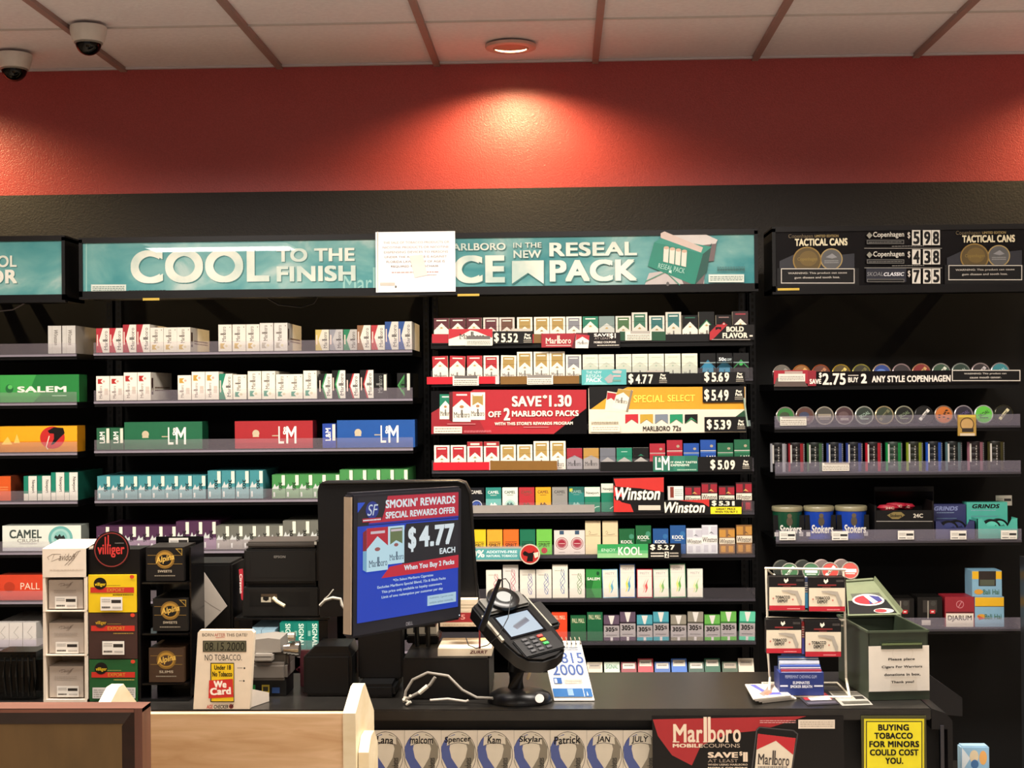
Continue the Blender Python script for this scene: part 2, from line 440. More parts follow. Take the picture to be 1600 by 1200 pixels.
kind('blkb', KW, KH, .023, '121214', [('p', [(.02, .42), (.5, .74), (.98, .42), (.98, .38), (.5, .66), (.02, .38)], '1f6f8e'), ('p', [(.15, .45), (.5, .68), (.85, .45), (.85, .1), (.15, .1)], '2a7fa0'), ('r', 0, .6, 1, .64, '9ab0b0'), ('t', 'MARL', .2, .12, .8, .34, '10202a', {'b': 0})], 'black with blue arrowhead', lid=.62)
kind('blkg2', KW, KH, .023, '121214', [('p', [(.02, .42), (.5, .74), (.98, .42), (.98, .38), (.5, .66), (.02, .38)], '2a8a4a'), ('e', .5, .56, .12, .07, '39b050'), ('r', 0, .6, 1, .64, '9ab0b0')], 'black with green arrowhead', lid=.62)
S7 = .074
kind('s7r', KW, S7, .023, '9a959a', [('p', [(0, 1), (1, 1), (1, .48), (.5, .66), (0, .48)], 'a01f2f'), ('t', 'MARL', .1, .16, .9, .42, '1a1718', {'b': 0})], 'short grey-and-crimson', lid=.6)
kind('s7g', KW, S7, .023, 'a09a96', [('p', [(0, 1), (1, 1), (1, .48), (.5, .66), (0, .48)], 'b48a42'), ('t', 'MARL', .1, .16, .9, .42, '1a1718', {'b': 0})], 'short grey-and-gold', lid=.6)
kind('s7s', KW, S7, .023, 'a8a4a0', [('p', [(0, 1), (1, 1), (1, .32), (.5, .56), (0, .32)], '6d7078')], 'short grey-and-slate', lid=.6)
kind('s7t', KW, S7, .023, 'b0aca4', [('p', [(0, 1), (1, 1), (1, .32), (.5, .56), (0, .32)], '0f7f60'), ('r', .3, .8, .7, .83, 'b8d8c8')], 'short grey-and-green', lid=.6)
kind('s7k', KW, S7, .023, 'b0aca4', [('p', [(0, 1), (1, 1), (1, .32), (.5, .56), (0, .32)], '141514'), ('p', [(.3, .6), (.5, .7), (.7, .6), (.5, .63)], '1f7a58')], 'short grey-and-black', lid=.6)
def lm(c, c2):
    return [('r', 0, 0, 1, 1, c), ('e', .72, .78, .1, .05, 'a99a80'), ('r', 0, .6, 1, .63, 'c8c4b8'), ('r', 0, .55, 1, .58, c2), ('t', 'L&M', .4, .14, .96, .44, WHITE, {'b': .03})]
for k_, c, c2, nm in [('lmr', 'a51c2e', 'c84450', 'red'), ('lmb', '174a9e', '4a78c0', 'blue'), ('lmg', '175f3e', '3f8a64', 'green')]:
    kind(k_, KW, KH, .023, c, lm(c, c2), 'plain ' + nm, lid=.62)
    kind(k_ + 'T', KW, TH, .023, c, lm(c, c2), 'tall plain ' + nm, lid=.66)
def camel(base, ink, ring, c2=None, animal=True):
    r = [('r', 0, 0, 1, 1, base)]
    if c2: r.append(('r', 0, 0, 1, .55, c2))
    if ring: r += [('c', .5, .3, .34, .3, ring, .62), ('e', .5, .3, .27, .17, ring)]
    cm = [(-.26, -.02), (-.2, .03), (-.16, .12), (-.1, .1), (-.06, .02), (0, .04), (.04, .12), (.1, .12), (.14, .06), (.22, .02), (.22, -.14), (.17, -.14), (.17, -.04), (.0, -.04), (-.02, -.14), (-.06, -.14), (-.08, -.03), (-.18, -.04)]
    if animal: r.append(('p', [(.5 + a, .3 + b_ * .8) for a, b_ in cm], ink))
    r += [('t', 'CAMEL', .14, .76, .86, .88, ink if not c2 else 'e8efe8', {'b': .03}), ('l', .3, .68, .7, .72, 1, ink)]
    return r
kind('cmb', KW, KH, .023, '14161f', [('r', 0, 0, 1, 1, '14161f'), ('c', .5, .28, .36, .31, 'c8cede', .62), ('e', .5, .28, .29, .18, '2a4a9a'), ('p', [(.3, .2), (.42, .34), (.5, .26), (.62, .36), (.74, .2), (.5, .16)], '101218'), ('t', 'CAMEL', .12, .76, .88, .9, 'e6e2d8', {'b': .03})], 'midnight blue camel-print')
kind('cmt', KW, KH, .023, '2a8d82', camel('27867b', 'f0f0e4', '6db5ac', '6fb0a8') , 'teal camel-print')
kind('cmw', KW, KH, .023, 'e4e6d8', camel('e8ead8', '3a5a54', '8fbfb4'), 'white camel-print')
kind('cmr', KW, KH, .023, 'b02830', camel('b32a31', '7a4a3a', None), 'red camel-print')
kind('cmy', KW, KH, .023, 'e0a01c', camel('e5a51e', '6b4a1c', None), 'yellow camel-print')
kind('cms', KW, KH, .023, '8e8b86', camel('918e88', '4a4744', None, animal=False), 'silver grey camel-print')
kind('cmg', KW, KH, .023, '1f7d74', [('r', 0, .78, 1, 1, '1c5a50'), ('r', .05, .82, .25, .95, 'c8c83c')] + camel('1f7d74', '8ab0a8', None)[1:], 'sea-green camel-print')
kind('cmp', KW, KH, .023, 'd9d5c4', camel('dedac8', '4a4a44', None), 'cream camel-print')
kind('npt', KW, KH, .023, '0e7a5c', [('r', 0, .62, 1, 1, 'e6e4d2'), ('t', 'Newport', .1, .68, .92, .82, '3a4a3c', {'b': .02}), ('k', [(.55, .12), (.75, .2), (.95, .22)], .05, 'c8e0d0')], 'white-over-green')
kind('nptT', KW, TH, .023, '0e7a5c', [('r', 0, .68, 1, 1, 'e6e4d2'), ('t', 'Newport', .1, .74, .92, .86, '3a4a3c', {'b': .02}), ('k', [(.55, .1), (.75, .18), (.95, .2)], .05, 'c8e0d0')], 'tall white-over-green')
def wins(base, band, tint, patch):
    return [('r', 0, 0, 1, 1, base), ('r', 0, .66, .42, .95, tint), ('r', .58, .66, 1, .95, tint), ('p', [(.45, .7), (.6, .78), (.8, .68), (.6, .72)], patch), ('r', 0, .38, 1, .62, band), ('t', 'Winston', .05, .4, .95, .58, '3a302c', {'b': .02, 's': .2}), ('r', .1, .05, .4, .3, tint), ('r', .6, .05, .9, .3, tint)]
kind('wsr', KW, KH, .023, '3a1f20', wins('3a1f20', 'e8e0cc', 'a01c2c', 'd8b060'), 'dark maroon eagle-print')
kind('wsrT', KW, TH, .023, '431c20', wins('431c20', 'e8e0cc', '9c1c2c', 'd8b060'), 'tall dark maroon eagle-print')
kind('wsx', KW, KH, .023, 'e8e4dc', [('r', .15, .55, .38, .98, '8a3a28'), ('r', .4, .5, 1, .98, 'eeeae2'), ('l', .45, .6, .95, .9, 4, 'a0b0a8'), ('r', 0, .0, 1, .45, 'd8d2c2'), ('t', 'Winston', .05, .22, .95, .42, '3a302c', {'b': .02, 's': .2})], 'white with brown onsert')
kind('wsw', KW, KH, .023, 'dedce0', wins('d8d8dc', 'ece8de', 'c2c0c8', '7a7a80'), 'silver-white eagle-print')
kind('wswT', KW, TH, .023, 'dedce0', wins('dcdce0', 'ece8de', 'c6c4cc', '7a7a80'), 'tall silver-white eagle-print')
kind('wsg', KW, KH, .023, '8a6440', wins('8a6440', 'ddd0b8', 'c08a3c', '6a4a30'), 'bronze eagle-print')
kind('wsgT', KW, TH, .023, '7c5a3a', wins('80592f', 'ddd0b8', 'b8843c', '6a4a30'), 'tall bronze eagle-print')
def spirit(c, c2='2a1c14', low='7a2018'):
    return [('r', 0, 0, 1, 1, c), ('l', .12, .48, .88, .54, 1, c2), ('t', 'SPIRIT', .12, .3, .88, .46, c2, {'b': .03}), ('e', .5, .16, .2, .12, low)]
kind('spy', KW, KH, .023, 'e8c01c', spirit('ecc31c', low='a06a18'), 'bright yellow')
kind('spo', KW, KH, .023, 'e8a02c', spirit('eba42e'), 'amber yellow')
kind('spr', KW, KH, .023, 'e86a20', spirit('ee6c20'), 'orange')
kind('spd', KW, KH, .023, '0f6a4a', spirit('0f6c4b', '06301f', '0a4a34'), 'dark green')
kind('spg', KW, KH, .023, '6cb848', spirit('6fbd49', '2c3c14', 'b02830'), 'lime green')
kind('spt', KW, KH, .023, '1d5a60', spirit('1f6066', '0a2a2c', '0a3a3c'), 'deep teal')
kind('lky', KW, .084, .023, 'dcd0c8', [('c', .5, .46, .40, .36, '8a2a38', .65), ('e', .5, .46, .31, .2, '9c2035'), ('c', .5, .46, .27, .25, 'd8b0b0', .65), ('l', .3, .43, .7, .48, 1, 'e8d0c8'), ('r', .36, .84, .64, 1, '35506a'), ('r', .3, .08, .7, .1, '9c8a84')], 'soft white with dark red bullseye')
kind('cap', KW, .118, .015, 'dcc8a0', [('r', 0, .55, 1, .552, '9a8a60'), ('k', [(.2, .66), (.28, .7), (.35, .64), (.22, .6), (.4, .58), (.8, .6)], .02, '6a5a44')], 'tall cream', lid=.55)
def kool(c, y):
    return [('r', 0, 0, 1, 1, c), ('e', .8, .7, .16, .1, '3f8a6a' if c[0] == '1' and c[1] == '2' else '2f6aa0'), ('t', 'KOOL', .12, y, .88, y + .13, WHITE, {'b': .03}), ('l', .3, y - .07, .7, y - .03, 1, 'c0d0c8')]
kind('klg', KW, KH, .023, '125c30', kool('125c30', .42), 'forest green')
kind('klgT', KW, TH, .023, '125c30', kool('125c30', .52), 'tall forest green')
kind('klb', KW, KH, .023, '1b4f8c', kool('1b4f8c', .42), 'navy blue')
kind('klbT', KW, TH, .023, '1b4f8c', kool('1b4f8c', .52), 'tall navy blue')
def vsl(c):
    ws = []
    for ph in (0, 1.5, PI):
        ws.append(('k', [(.66 + .17 * math.sin(ph + i * .75) * (1 - abs(i - 6) / 14), .12 + i * .062) for i in range(13)], .03, c))
    return ws + [('l', .15, .8, .7, .84, 1, 'b0a898')]
for k_, c, nm in [('vsp', 'b84a66', 'pink'), ('vsv', '5a5a9a', 'violet'), ('vsb', '3a62a0', 'blue'), ('vsg', '4a8a50', 'green')]:
    kind(k_, KW, TH, .016, 'e6dfd0', vsl(c), 'slim white with ' + nm + ' ribbon')
    kind(k_ + 'T', KW, .118, .016, 'dcd8d0' if nm == 'pink' else 'ece6d4', vsl(c), 'extra-tall slim white with ' + nm + ' ribbon')
kind('slm', KW, TH, .023, '2f8a3c', [('p', [(0, .0), (.6, 0), (.35, .3), (.5, .62), (0, .62)], '1d6a2c'), ('e', .78, .86, .1, .07, '0e4a22'), ('t', 'SALEM', .08, .62, .9, .72, WHITE, {'b': .035})], 'bright green slim')
def misty(c1, c2, hd=None):
    r = [('r', .04, .02, .96, .98, 'e8e0d2')]
    for c, dx in ((c1, 0), (c2, .14)):
        r.append(('p', [(.36 + dx, .16), (.46 + dx, .2), (.56 + dx, .34), (.5 + dx, .5), (.62 + dx, .68), (.5 + dx, .56), (.38 + dx, .42), (.44 + dx, .28)], c))
    return r + [('t', 'MISTY', .2, .82, .8, .9, 'a8a0a0', {'b': 0}), ('r', .04, .745, .96, .75, 'c8c0b8')]
for k_, s_, c1, c2, nm, h in [('mb', '7fb8d0', 'd8e0a0', '60a8c0', 'pale blue', TH), ('mbT', '2a5aa0', 'd8d860', '4a9ac0', 'strong blue', .118), ('mr', 'b8203c', 'e8b8a8', 'd05050', 'red', TH), ('mg', '7aa890', 'd8e0a0', '7ab060', 'sage green', TH), ('mgT', '5a9a70', 'd8e080', '6ab050', 'leaf green', .118), ('mw', 'c8ccc0', 'dce0a8', '88b868', 'off-white', TH)]:
    kind(k_, KW, h, .016, s_, misty(c1, c2), ('extra-tall ' if h > .11 else '') + 'slim wave-print with ' + nm + ' border')
kind('pmo', KW, TH, .023, 'd8401c', [('r', 0, 0, 1, 1, 'dc431e'), ('t', 'PALL MALL', .12, .76, .88, .9, 'f0c8a8', {'b': .02})], 'tall orange-red')
kind('pmg', KW, KH, .023, '1a5a34', [('r', 0, 0, 1, 1, '1a5a34'), ('t', 'PALL MALL', .1, .72, .9, .9, 'd0d0a8', {'b': .02})], 'deep green')
kind('pmgT', KW, TH, .023, '155c38', [('r', 0, 0, 1, 1, '155c38'), ('t', 'PALL MALL', .1, .76, .9, .92, 'd0d0a8', {'b': .02})], 'tall deep green')
def n305(c, dark):
    return [('r', 0, .62, 1, 1, c), ('p', [(.3, 1), (.7, 1), (.54, .62), (.46, .62)], 'd8d4cc'), ('r', 0, .6, 1, .66, dark), ('r', 0, .0, 1, .6, 'a39c9c'), ('r', 0, .0, 1, .13, c), ('r', .42, .0, .58, .13, 'd0c8c8'), ('t', '305', .1, .36, .68, .54, '14110f', {'b': .05}), ('t', 's', .7, .4, .9, .52, '3a3434', {'b': .02}), ('l', .15, .2, .85, .24, 1, '4a4444')]
for k_, c, dk, nm in [('n5p', '5c4a5c', '2a1c28', 'plum'), ('n5t', '4a9aa8', '1f5a68', 'sky teal'), ('n5s', '8c8678', '4a463c', 'pewter'), ('n5g', '62a84a', '2c6a24', 'grass green'), ('n5m', '5cc09c', '1f7a5c', 'mint')]:
    kind(k_, KW, KH, .023, c, n305(c, dk), 'metallic ' + nm)
    kind(k_ + 'T', KW, TH, .023, c, n305(c, dk), 'tall metallic ' + nm)
# ---- cartons seen on end
CW, CD = .0478, .280
def cend_roof(c, txt='3a3230', edge=None):
    r = []
    if edge: r.append(('p', [(0, 0), (.62, 0), (.32, .5), (.62, 1), (0, 1)], edge))
    r += [('p', [(0, 0), (.5, 0), (.22, .5), (.5, 1), (0, 1)], c), ('r', .05, .28, .14, .74, 'e8c8b8'), ('t', 'MARL', .5, .1, .86, .88, txt, {'rot': 1, 'b': 0})]
    return r
def cend_top(c):      # flag near the top
    return [('p', [(.12, .68), (.5, .68), (.34, .78), (.5, .88), (.12, .88)], c), ('e', .58, .78, .09, .045, 'd8a898'), ('t', 'MARL', .14, .08, .44, .6, '6a5a50', {'rot': 1, 'b': 0}), ('l', .62, .1, .9, .62, 1, 'd8c8b8')]
def cend_bot(c):      # flag near the bottom
    return [('p', [(.14, .1), (.5, .1), (.34, .2), (.5, .3), (.14, .3)], c), ('e', .6, .2, .1, .05, 'd8cca8'), ('t', 'MARL', .16, .36, .56, .92, '5a4e44', {'rot': 1, 'b': 0}), ('e', .86, .9, .04, .02, '8a7a6a')]
def carton(key, h, base, items, look, side=None, w_=CW, d_=CD, sideart=None, top=None):
    kind(key, w_, h, d_, base, items, look, side=side, name='cigarette_carton', cat='cigarette carton', sideart=sideart, top=top)
SA_M = [('r', .04, .2, .12, .8, '3a1a18'), ('p', [(.06, .3), (.1, .3), (.1, .4), (.08, .46), (.06, .4)], 'e8dccc'), ('l', .2, .3, .9, .5, 2, '7a5a48')]
carton('c_red', KH, 'ece4d6', cend_roof('b4202e'), 'red-and-white end-on')
carton('c_redT', TH, 'ece4d6', cend_roof('a81d2b'), 'tall red-and-white end-on')
carton('c_gld', KH, 'e6dfd0', cend_bot('c8a85c'), 'white end-on with gold flag low', sideart=SA_M)
carton('c_gldT', .096, 'e6dfd0', cend_bot('c8a85c'), 'tall white end-on with gold flag low', sideart=SA_M)
carton('c_silT', TH, 'dcd6cc', cend_bot('b0a898'), 'tall white end-on with silver flag low', sideart=SA_M)
carton('c_wtr', KH, 'f2eadb', cend_top('b3231f'), 'white end-on with red flag high', sideart=SA_M)
carton('c_wtrT', TH, 'f2eadb', cend_top('b3231f'), 'tall white end-on with red flag high', sideart=SA_M)
carton('c_wtg', KH, 'f2eadb', cend_top('c79a3a'), 'white end-on with gold flag high')
carton('c_wtgT', TH, 'f2eadb', cend_top('c79a3a'), 'tall white end-on with gold flag high')
carton('c_grnT', .092, 'f0ead8', cend_roof('0d8060'), 'emerald-and-white end-on')
carton('c_wgn', KH, 'f0ead8', cend_bot('3f9078'), 'white end-on with green flag low')
carton('c_wgnT', TH, 'f0ead8', cend_bot('3f9078'), 'tall white end-on with green flag low')
carton('c_ylw', .074, 'd8d2c0', cend_roof('c8b060'), 'short pale gold-and-white end-on')
carton('c_slv', .074, 'b8b4b0', cend_roof('8e8e94'), 'short silver end-on')
carton('c_grs', .074, 'b8b4ac', cend_roof('0f7a50'), 'short green-and-grey end-on')
carton('c_brn', KH, 'e2dccd', cend_roof('8a5a34'), 'brown-and-white end-on')
carton('c_rdn', KH, 'e2dccd', cend_roof('b32a30'), 'crimson-and-white end-on with pale border')
carton('c_bluT', TH, 'd8d2c6', cend_roof('1d4a8c'), 'tall blue-and-white end-on')
carton('c_bgn', KH, 'ece6d8', cend_roof('12130f', edge='2f8a50'), 'black-and-white end-on with green edge', side='161514')
carton('c_bgnT', TH, 'ece6d8', cend_roof('12130f', edge='2f9a58'), 'tall black-and-white end-on with green edge', side='161514')
carton('c_brd', KH, 'ece6d8', cend_roof('14100f', edge='b02028'), 'black-and-white end-on with red edge', side='161514')
carton('c_brdT', TH, 'ece6d8', cend_roof('14100f', edge='b02028'), 'tall black-and-white end-on with red edge', side='161514')
carton('c_blk', KH, '141413', [('t', 'MARL', .15, .2, .6, .9, '8a8a84', {'rot': 1, 'b': 0}), ('r', .72, .3, .92, .95, 'e0dcc8')], 'black end-on with white strip', side='101010')
carton('c_bkg', KH, '141413', [('p', [(.02, .5), (.55, .95), (.55, .05)], '3f9048'), ('p', [(.12, .5), (.55, .82), (.55, .18)], '205a28'), ('r', .74, .3, .95, .98, 'e0dcc8'), ('l', .3, .3, .6, .6, 2, '101810')], 'black end-on with green arrow', side='101010')
def lmend(c): return [('t', 'L&M', .22, .3, .62, .82, WHITE, {'rot': 1, 'b': .03}), ('r', .74, .3, .96, .98, 'e0dcc8')]
carton('c_lmg', .078, '1a5a3a', lmend('g'), 'dark green end-on')
carton('c_lmb', .086, '1a3f9a', lmend('b'), 'royal blue end-on')
def e305(c, lt, h):
    q = .55
    return [('r', 0, 0, 1, .42, lt), ('r', 0, .4, .45, .62, c), ('p', [(.1, .5), (.2, .62), (.3, .48), (.5, .56), (.5, .4), (0, .4)], 'c8ccc8'), ('r', .72, q, .97, .98, 'e6e6d0'), ('t', '305', .5, .34, .76, .68, '1c1c1a', {'rot': -1, 'b': .02}), ('r', .1, .06, .22, .26, 'dcdcd8')]
for k_, c, lt, nm in [('t', '3f8a90', '7aa0a4', 'teal'), ('g', '428a48', '7a9a78', 'green'), ('p', '4a2746', '8a7088', 'purple'), ('s', '6a6a60', '9a958e', 'grey')]:
    carton('e5' + k_, KH - .004, c, e305(c, lt, KH), nm + ' metallic end-on')
    carton('e5' + k_ + 'T', TH, c, e305(c, lt, TH), 'tall ' + nm + ' metallic end-on')
def npend(): return [('r', 0, .28, .36, 1, '0e7f66'), ('t', 'Newport', .56, .3, .86, .84, '3a3a34', {'rot': -1, 'b': .02}), ('r', .34, 0, .37, 1, '6a8a80')]
carton('c_np', KH, 'e4e0d4', npend(), 'green-striped white end-on', side='0c5a46')
carton('c_npT', TH, 'e4e0d4', npend(), 'tall green-striped white end-on', side='0c4a3c')
carton('c_win', TH, 'd2cec6', [('t', 'Winston', .45, .3, .75, .85, '6a6058', {'rot': -1, 'b': .02, 's': .2}), ('r', .3, .0, .32, 1, 'b0a8a0')], 'silver-white end-on', side='9a928a')
carton('c_sgb', .07, '9cbccc', [('t', 'SIGNAL', .45, .05, .8, .8, 'dde8ea', {'rot': -1, 'b': .03}), ('l', .15, .1, .4, .8, 1, 'c0d4dc')], 'pale blue end-on')
carton('c_sgg', .095, '0f7a6a', [('t', 'SIGNAL', .42, .1, .8, .97, 'dcf0e0', {'rot': -1, 'b': .03}), ('l', .1, .4, .3, .8, 1, '8ac0b0')], 'green end-on')
carton('c_slv2', KH, 'cfcac4', [('k', [(.3, .2), (.7, .4), (.35, .6), (.7, .85)], .06, 'a8a49e'), ('r', 0, 0, 1, .3, 'bdb8c0')], 'soft grey end-on')

NAT = []
def proto(key):
    k = K[key]; w_, h, d = k['w'], k['h'], k['d']; mp = unit(w_, h)
    base = k['base']; side = k['side']
    def body(z0, z1, bb):
        bb.box(-w_ / 2, w_ / 2, .0006, d, z0, z1, side); bb.poly([(-w_ / 2, .0003, z0), (w_ / 2, .0003, z0), (w_ / 2, .0003, z1), (-w_ / 2, .0003, z1)], base)
    if k['lid']:
        zl = h * k['lid']; e = empty(k['name'])
        b1 = B(); body(0, zl - .0006, b1); b1.art(k['items'], (-w_ / 2, .0003, 0), XU, ZU, mp, flip_clip=(0, zl - .0006)); b1.make('pack_body', e)
        b2 = B(); body(zl, h, b2); b2.art(k['items'], (-w_ / 2, .0003, 0), XU, ZU, mp, flip_clip=(zl, h)); b2.make('flip_lid', e)
        return e
    b1 = B(); body(0, h, b1); b1.art(k['items'], (-w_ / 2, .0003, 0), XU, ZU, mp)
    if k['sideart']:
        b1.art(k['sideart'], (w_ / 2, 0, 0), (0, 1, 0), ZU, unit(d, h))
    return b1.make(k['name'])
ORD = ['first', 'second', 'third', 'fourth', 'fifth', 'sixth', 'seventh', 'eighth', 'ninth', 'tenth', 'eleventh', 'twelfth', 'thirteenth', 'fourteenth', 'fifteenth', 'sixteenth', 'seventeenth', 'eighteenth', 'nineteenth', 'twentieth']
CNT = ['', 'one', 'two', 'three', 'four', 'five', 'six', 'seven', 'eight', 'nine', 'ten', 'eleven', 'twelve']
def row(items, basekey, where, group, Y=SY, zoff=0.0, dy=0.012, tilt=None):
    """items: (kind, left edge in the photograph[, turn]); basepx: a point on the shelf surface at its front"""
    basepx = (0, BASEPX[basekey]); z = Z[basekey] + zoff; tot = {}; seen = {}
    for it in items: tot[K[it[0]]['look']] = tot.get(K[it[0]]['look'], 0) + 1
    rnd = random.Random(len(items) * 31 + int(basepx[1]))
    for it in items:
        key = it[0]; k = K[key]
        if k['proto'] is None: k['proto'] = proto(key); o = k['proto']
        else: o = dup(k['proto'])
        x = x_at(it[1] + k['w'] * 220, basepx[1], Y)
        o.location = (x, Y + dy + rnd.uniform(0, .004), z)
        o.rotation_euler = (0, math.radians(it[2]) if len(it) > 2 else 0, math.radians(rnd.uniform(-1.2, 1.2)) if k['d'] < .1 else 0)
        if tilt: o.rotation_euler.x = tilt
        lk = k['look']; seen[lk] = seen.get(lk, 0) + 1; n = tot[lk]
        lk = lk.replace('pack-front', 'front')
        if k['name'] == 'cigarette_carton': d_ = lk.replace('end-on', 'carton end')
        elif ' with ' in lk: a_, b_ = lk.split(' with ', 1); d_ = a_ + ' ' + k.get('noun', 'pack') + ' with ' + b_
        else: d_ = lk + ' ' + k.get('noun', 'pack')
        lab = d_ + ' on ' + where if n == 1 else '%s, %s of %s on %s' % (d_, ORD[seen[k['look']] - 1], CNT[n], where)
        tag(o, lab, k['cat'], group)
    return z
# ------------------------------------------------------------------ shelving bays
def shelf_front(z, x0, x1, parent, lip=.034, hz=None, depth=.37, drop=.0, lipmat=None):
    t = B(); t.box(x0, x1, SY - .004, SY + depth, z - .022, z - .001, SHELFBLK); sh = t.make('shelf', parent)
    if lip:
        t = B(); t.box(x0, x1, SY - .010, SY - .0075, z - .008, z + lip, lipmat or LIP)
        t.box(x0, x1, SY - .012, SY - .005, z - .011, z - .004, mat('8d8590' if lipmat is None else '3c393f', .3)); t.make('clear_front', sh)
    return sh
def upright(x0, x1, z1, parent, Y=WALLY - .055):
    t = B(); t.box(x0, x1, Y, Y + .03, .02, z1, SHELFBLK)
    for i in range(60):
        z = z1 - .05 - i * .025
        if z < .9: break
        t.box((x0 + x1) / 2 - .004, (x0 + x1) / 2 + .004, Y - .0006, Y, z - .007, z + .007, mat('020202', .8))
    t.make('upright', parent)
def bay(name, label, xa, xb, zt, shelves, lips, tops=None, lipmat=None):
    e = empty(name, (0, 0, 0)); tag(e, label, 'shelving', 'tobacco shelving along the back wall')
    t = B(); t.box(xa, xb, WALLY - .05, WALLY - .012, .05, zt, mat('0a0909', .7, spec=.25)); t.make('back_panel', e)
    t = B(); t.box(xa, xb, SY - .002, WALLY - .05, .0, .1, SHELFBLK); t.make('base', e)
    for x in (xa + .004, xb - .028): upright(x, x + .022, zt, e, Y=WALLY - .082)
    return e
Z = {}; BASEPX = {}
# [name, label, left px, right px at shelf, ref px, base y list, lip list]
def build_bay(key, name, label, xl, xr, xa, xb, ref, bases, nolip=(), zt=None, lipmat=None):
    e = bay(name, label, xa, xb, zt or z_at(800, 420), None, None)
    for i, by in enumerate(bases):
        z = z_at(ref, by); Z[key, i] = z; BASEPX[key, i] = by
        shelf_front(z, xl, xr, e, lip=0 if i in nolip else .036, lipmat=lipmat)
    return e
xL0, xL1 = x_at(-160, 600), x_at(121, 600)
build_bay('F', 'tobacco_shelving', 'black shelving bay of cartons cut off by the left border', xL0, xL1, xL0 - .02, x_at(133, 600), 110, [552, 628, 706, 782, 861, 938, 1012, 1090])
build_bay('L', 'tobacco_shelving', 'black shelving bay of cartons under the COOL TO THE FINISH sign', x_at(148, 600), x_at(645, 600), x_at(134, 600), x_at(660, 600), 150, [551, 626, 703, 781, 860, 938, 1017, 1090])
build_bay('M', 'tobacco_shelving', 'black shelving bay of single packs under the RESEAL PACK sign', x_at(674, 600), x_at(1176, 600), x_at(661, 600), x_at(1186, 600), 677, [535.5, 595, 664, 735, 802, 868, 936, 1003, 1079], nolip=(0, 2), lipmat=clear_mat('clear_lip_m', 0.06, 'b0a8b0'))
LIPR = clear_mat('clear_lip_r', 0.16, 'b0a8bc')
build_bay('R', 'tobacco_shelving', 'black shelving bay of tobacco cans under the TACTICAL CANS sign', x_at(1209, 600), x_at(1592, 600), x_at(1190, 600), x_at(1700, 600), 1220, [600, 666, 738, 844, 981.5], nolip=(0,), lipmat=LIPR)

# ------------------------------------------------------------------ stock rows
G = 'cartons standing end-on in the shelving'
fl = "far-left bay's %s shelf"; lf = "left bay's %s shelf"; mf = "middle bay's %s shelf"
row([('c_win', 73), ('c_win', 95)], ('F', 0), fl % 'top', G)
row([('c_np', 35), ('c_np', 56), ('c_npT', 77.6), ('c_npT', 99)], ('F', 3), fl % 'fourth', G)
row([('c_slv2', -9), ('c_slv2', 12.3), ('c_slv2', 33.6)], ('F', 6), fl % 'seventh', G)
row([('c_red', 148), ('c_red', 169), ('c_redT', 190), ('c_redT', 211.6), ('c_gld', 233), ('c_gld', 254), ('c_gld', 275),
     ('c_gldT', 340), ('c_gldT', 362), ('c_gldT', 383.5), ('c_silT', 405), ('c_silT', 427),
     ('c_ylw', 492), ('c_slv', 514), ('c_grs', 536), ('c_brn', 557.5), ('c_rdn', 579.5), ('c_bluT', 601), ('c_bluT', 622)], ('L', 0), lf % 'top', G)
row([('c_wtr', 148.5), ('c_wtr', 170), ('c_wtrT', 191.5), ('c_wtrT', 213), ('c_wtg', 276), ('c_wtgT', 298), ('c_wtgT', 319.5), ('c_grnT', 341), ('c_wgn', 363), ('c_wgnT', 386),
     ('c_wgnT', 408), ('c_wgn', 430), ('c_wgn', 451), ('c_wgnT', 473), ('c_bgn', 497), ('c_bgnT', 518), ('c_brd', 540), ('c_brdT', 562), ('c_blk', 584), ('c_bkg', 620)], ('L', 1), lf % 'second', G)
row([('c_lmg', 149), ('c_lmg', 170.5), ('c_lmb', 503)], ('L', 2), lf % 'third', G)
row([('e5t', 150 + 21.3 * i) for i in range(8)] + [('e5tT', 323 + 22 * i) for i in range(4)] + [('e5g', 424 + 21.3 * i) for i in range(5)] + [('e5gT', 530 + 21.5 * i) for i in range(5)], ('L', 3), lf % 'fourth', G)
row([('e5p', 148.5 + 20.9 * i) for i in range(6)] + [('e5pT', 273.5 + 21 * i) for i in range(3)] + [('e5s', 336.5 + 21 * i) for i in range(5)] + [('e5sT', 441 + 21.2 * i) for i in range(3)], ('L', 4), lf % 'fifth', G)
row([('c_sgb', 386), ('c_sgb', 407.5), ('c_sgg', 436), ('c_sgg', 457), ('c_sgg', 478)], ('L', 6), lf % 'seventh', G)

P_ = 'single cigarette packs in the middle bay'
row([('mar', 677.5), ('mar', 703), ('mar', 728.5), ('marf', 755), ('brnf', 780), ('gldf', 808), ('gldf', 834.5), ('gldf', 859.5), ('silf', 885), ('grn', 911), ('clr', 936.5), ('grnf', 962.5), ('grnfT', 988), ('tealf', 1015), ('tealfT', 1041),
     ('blkg', 1067), ('blkgT', 1093), ('blkr', 1120), ('blkrT', 1146)], ('M', 0), mf % 'top', P_)
row([('red', 676, -1.5), ('red', 701.6, 2), ('red', 729.5), ('redf', 755.4), ('gldf', 782, 1.5), ('gldfT', 808), ('gldfT', 834), ('gldfT', 858.8), ('silf', 884.5), ('pale', 911), ('pale', 936), ('pale', 963), ('pale', 988.5), ('pale', 1014), ('pale', 1040), ('pale', 1066.5), ('blkb', 1095), ('blkb', 1121), ('blkg2', 1147)], ('M', 1), mf % 'second', P_)
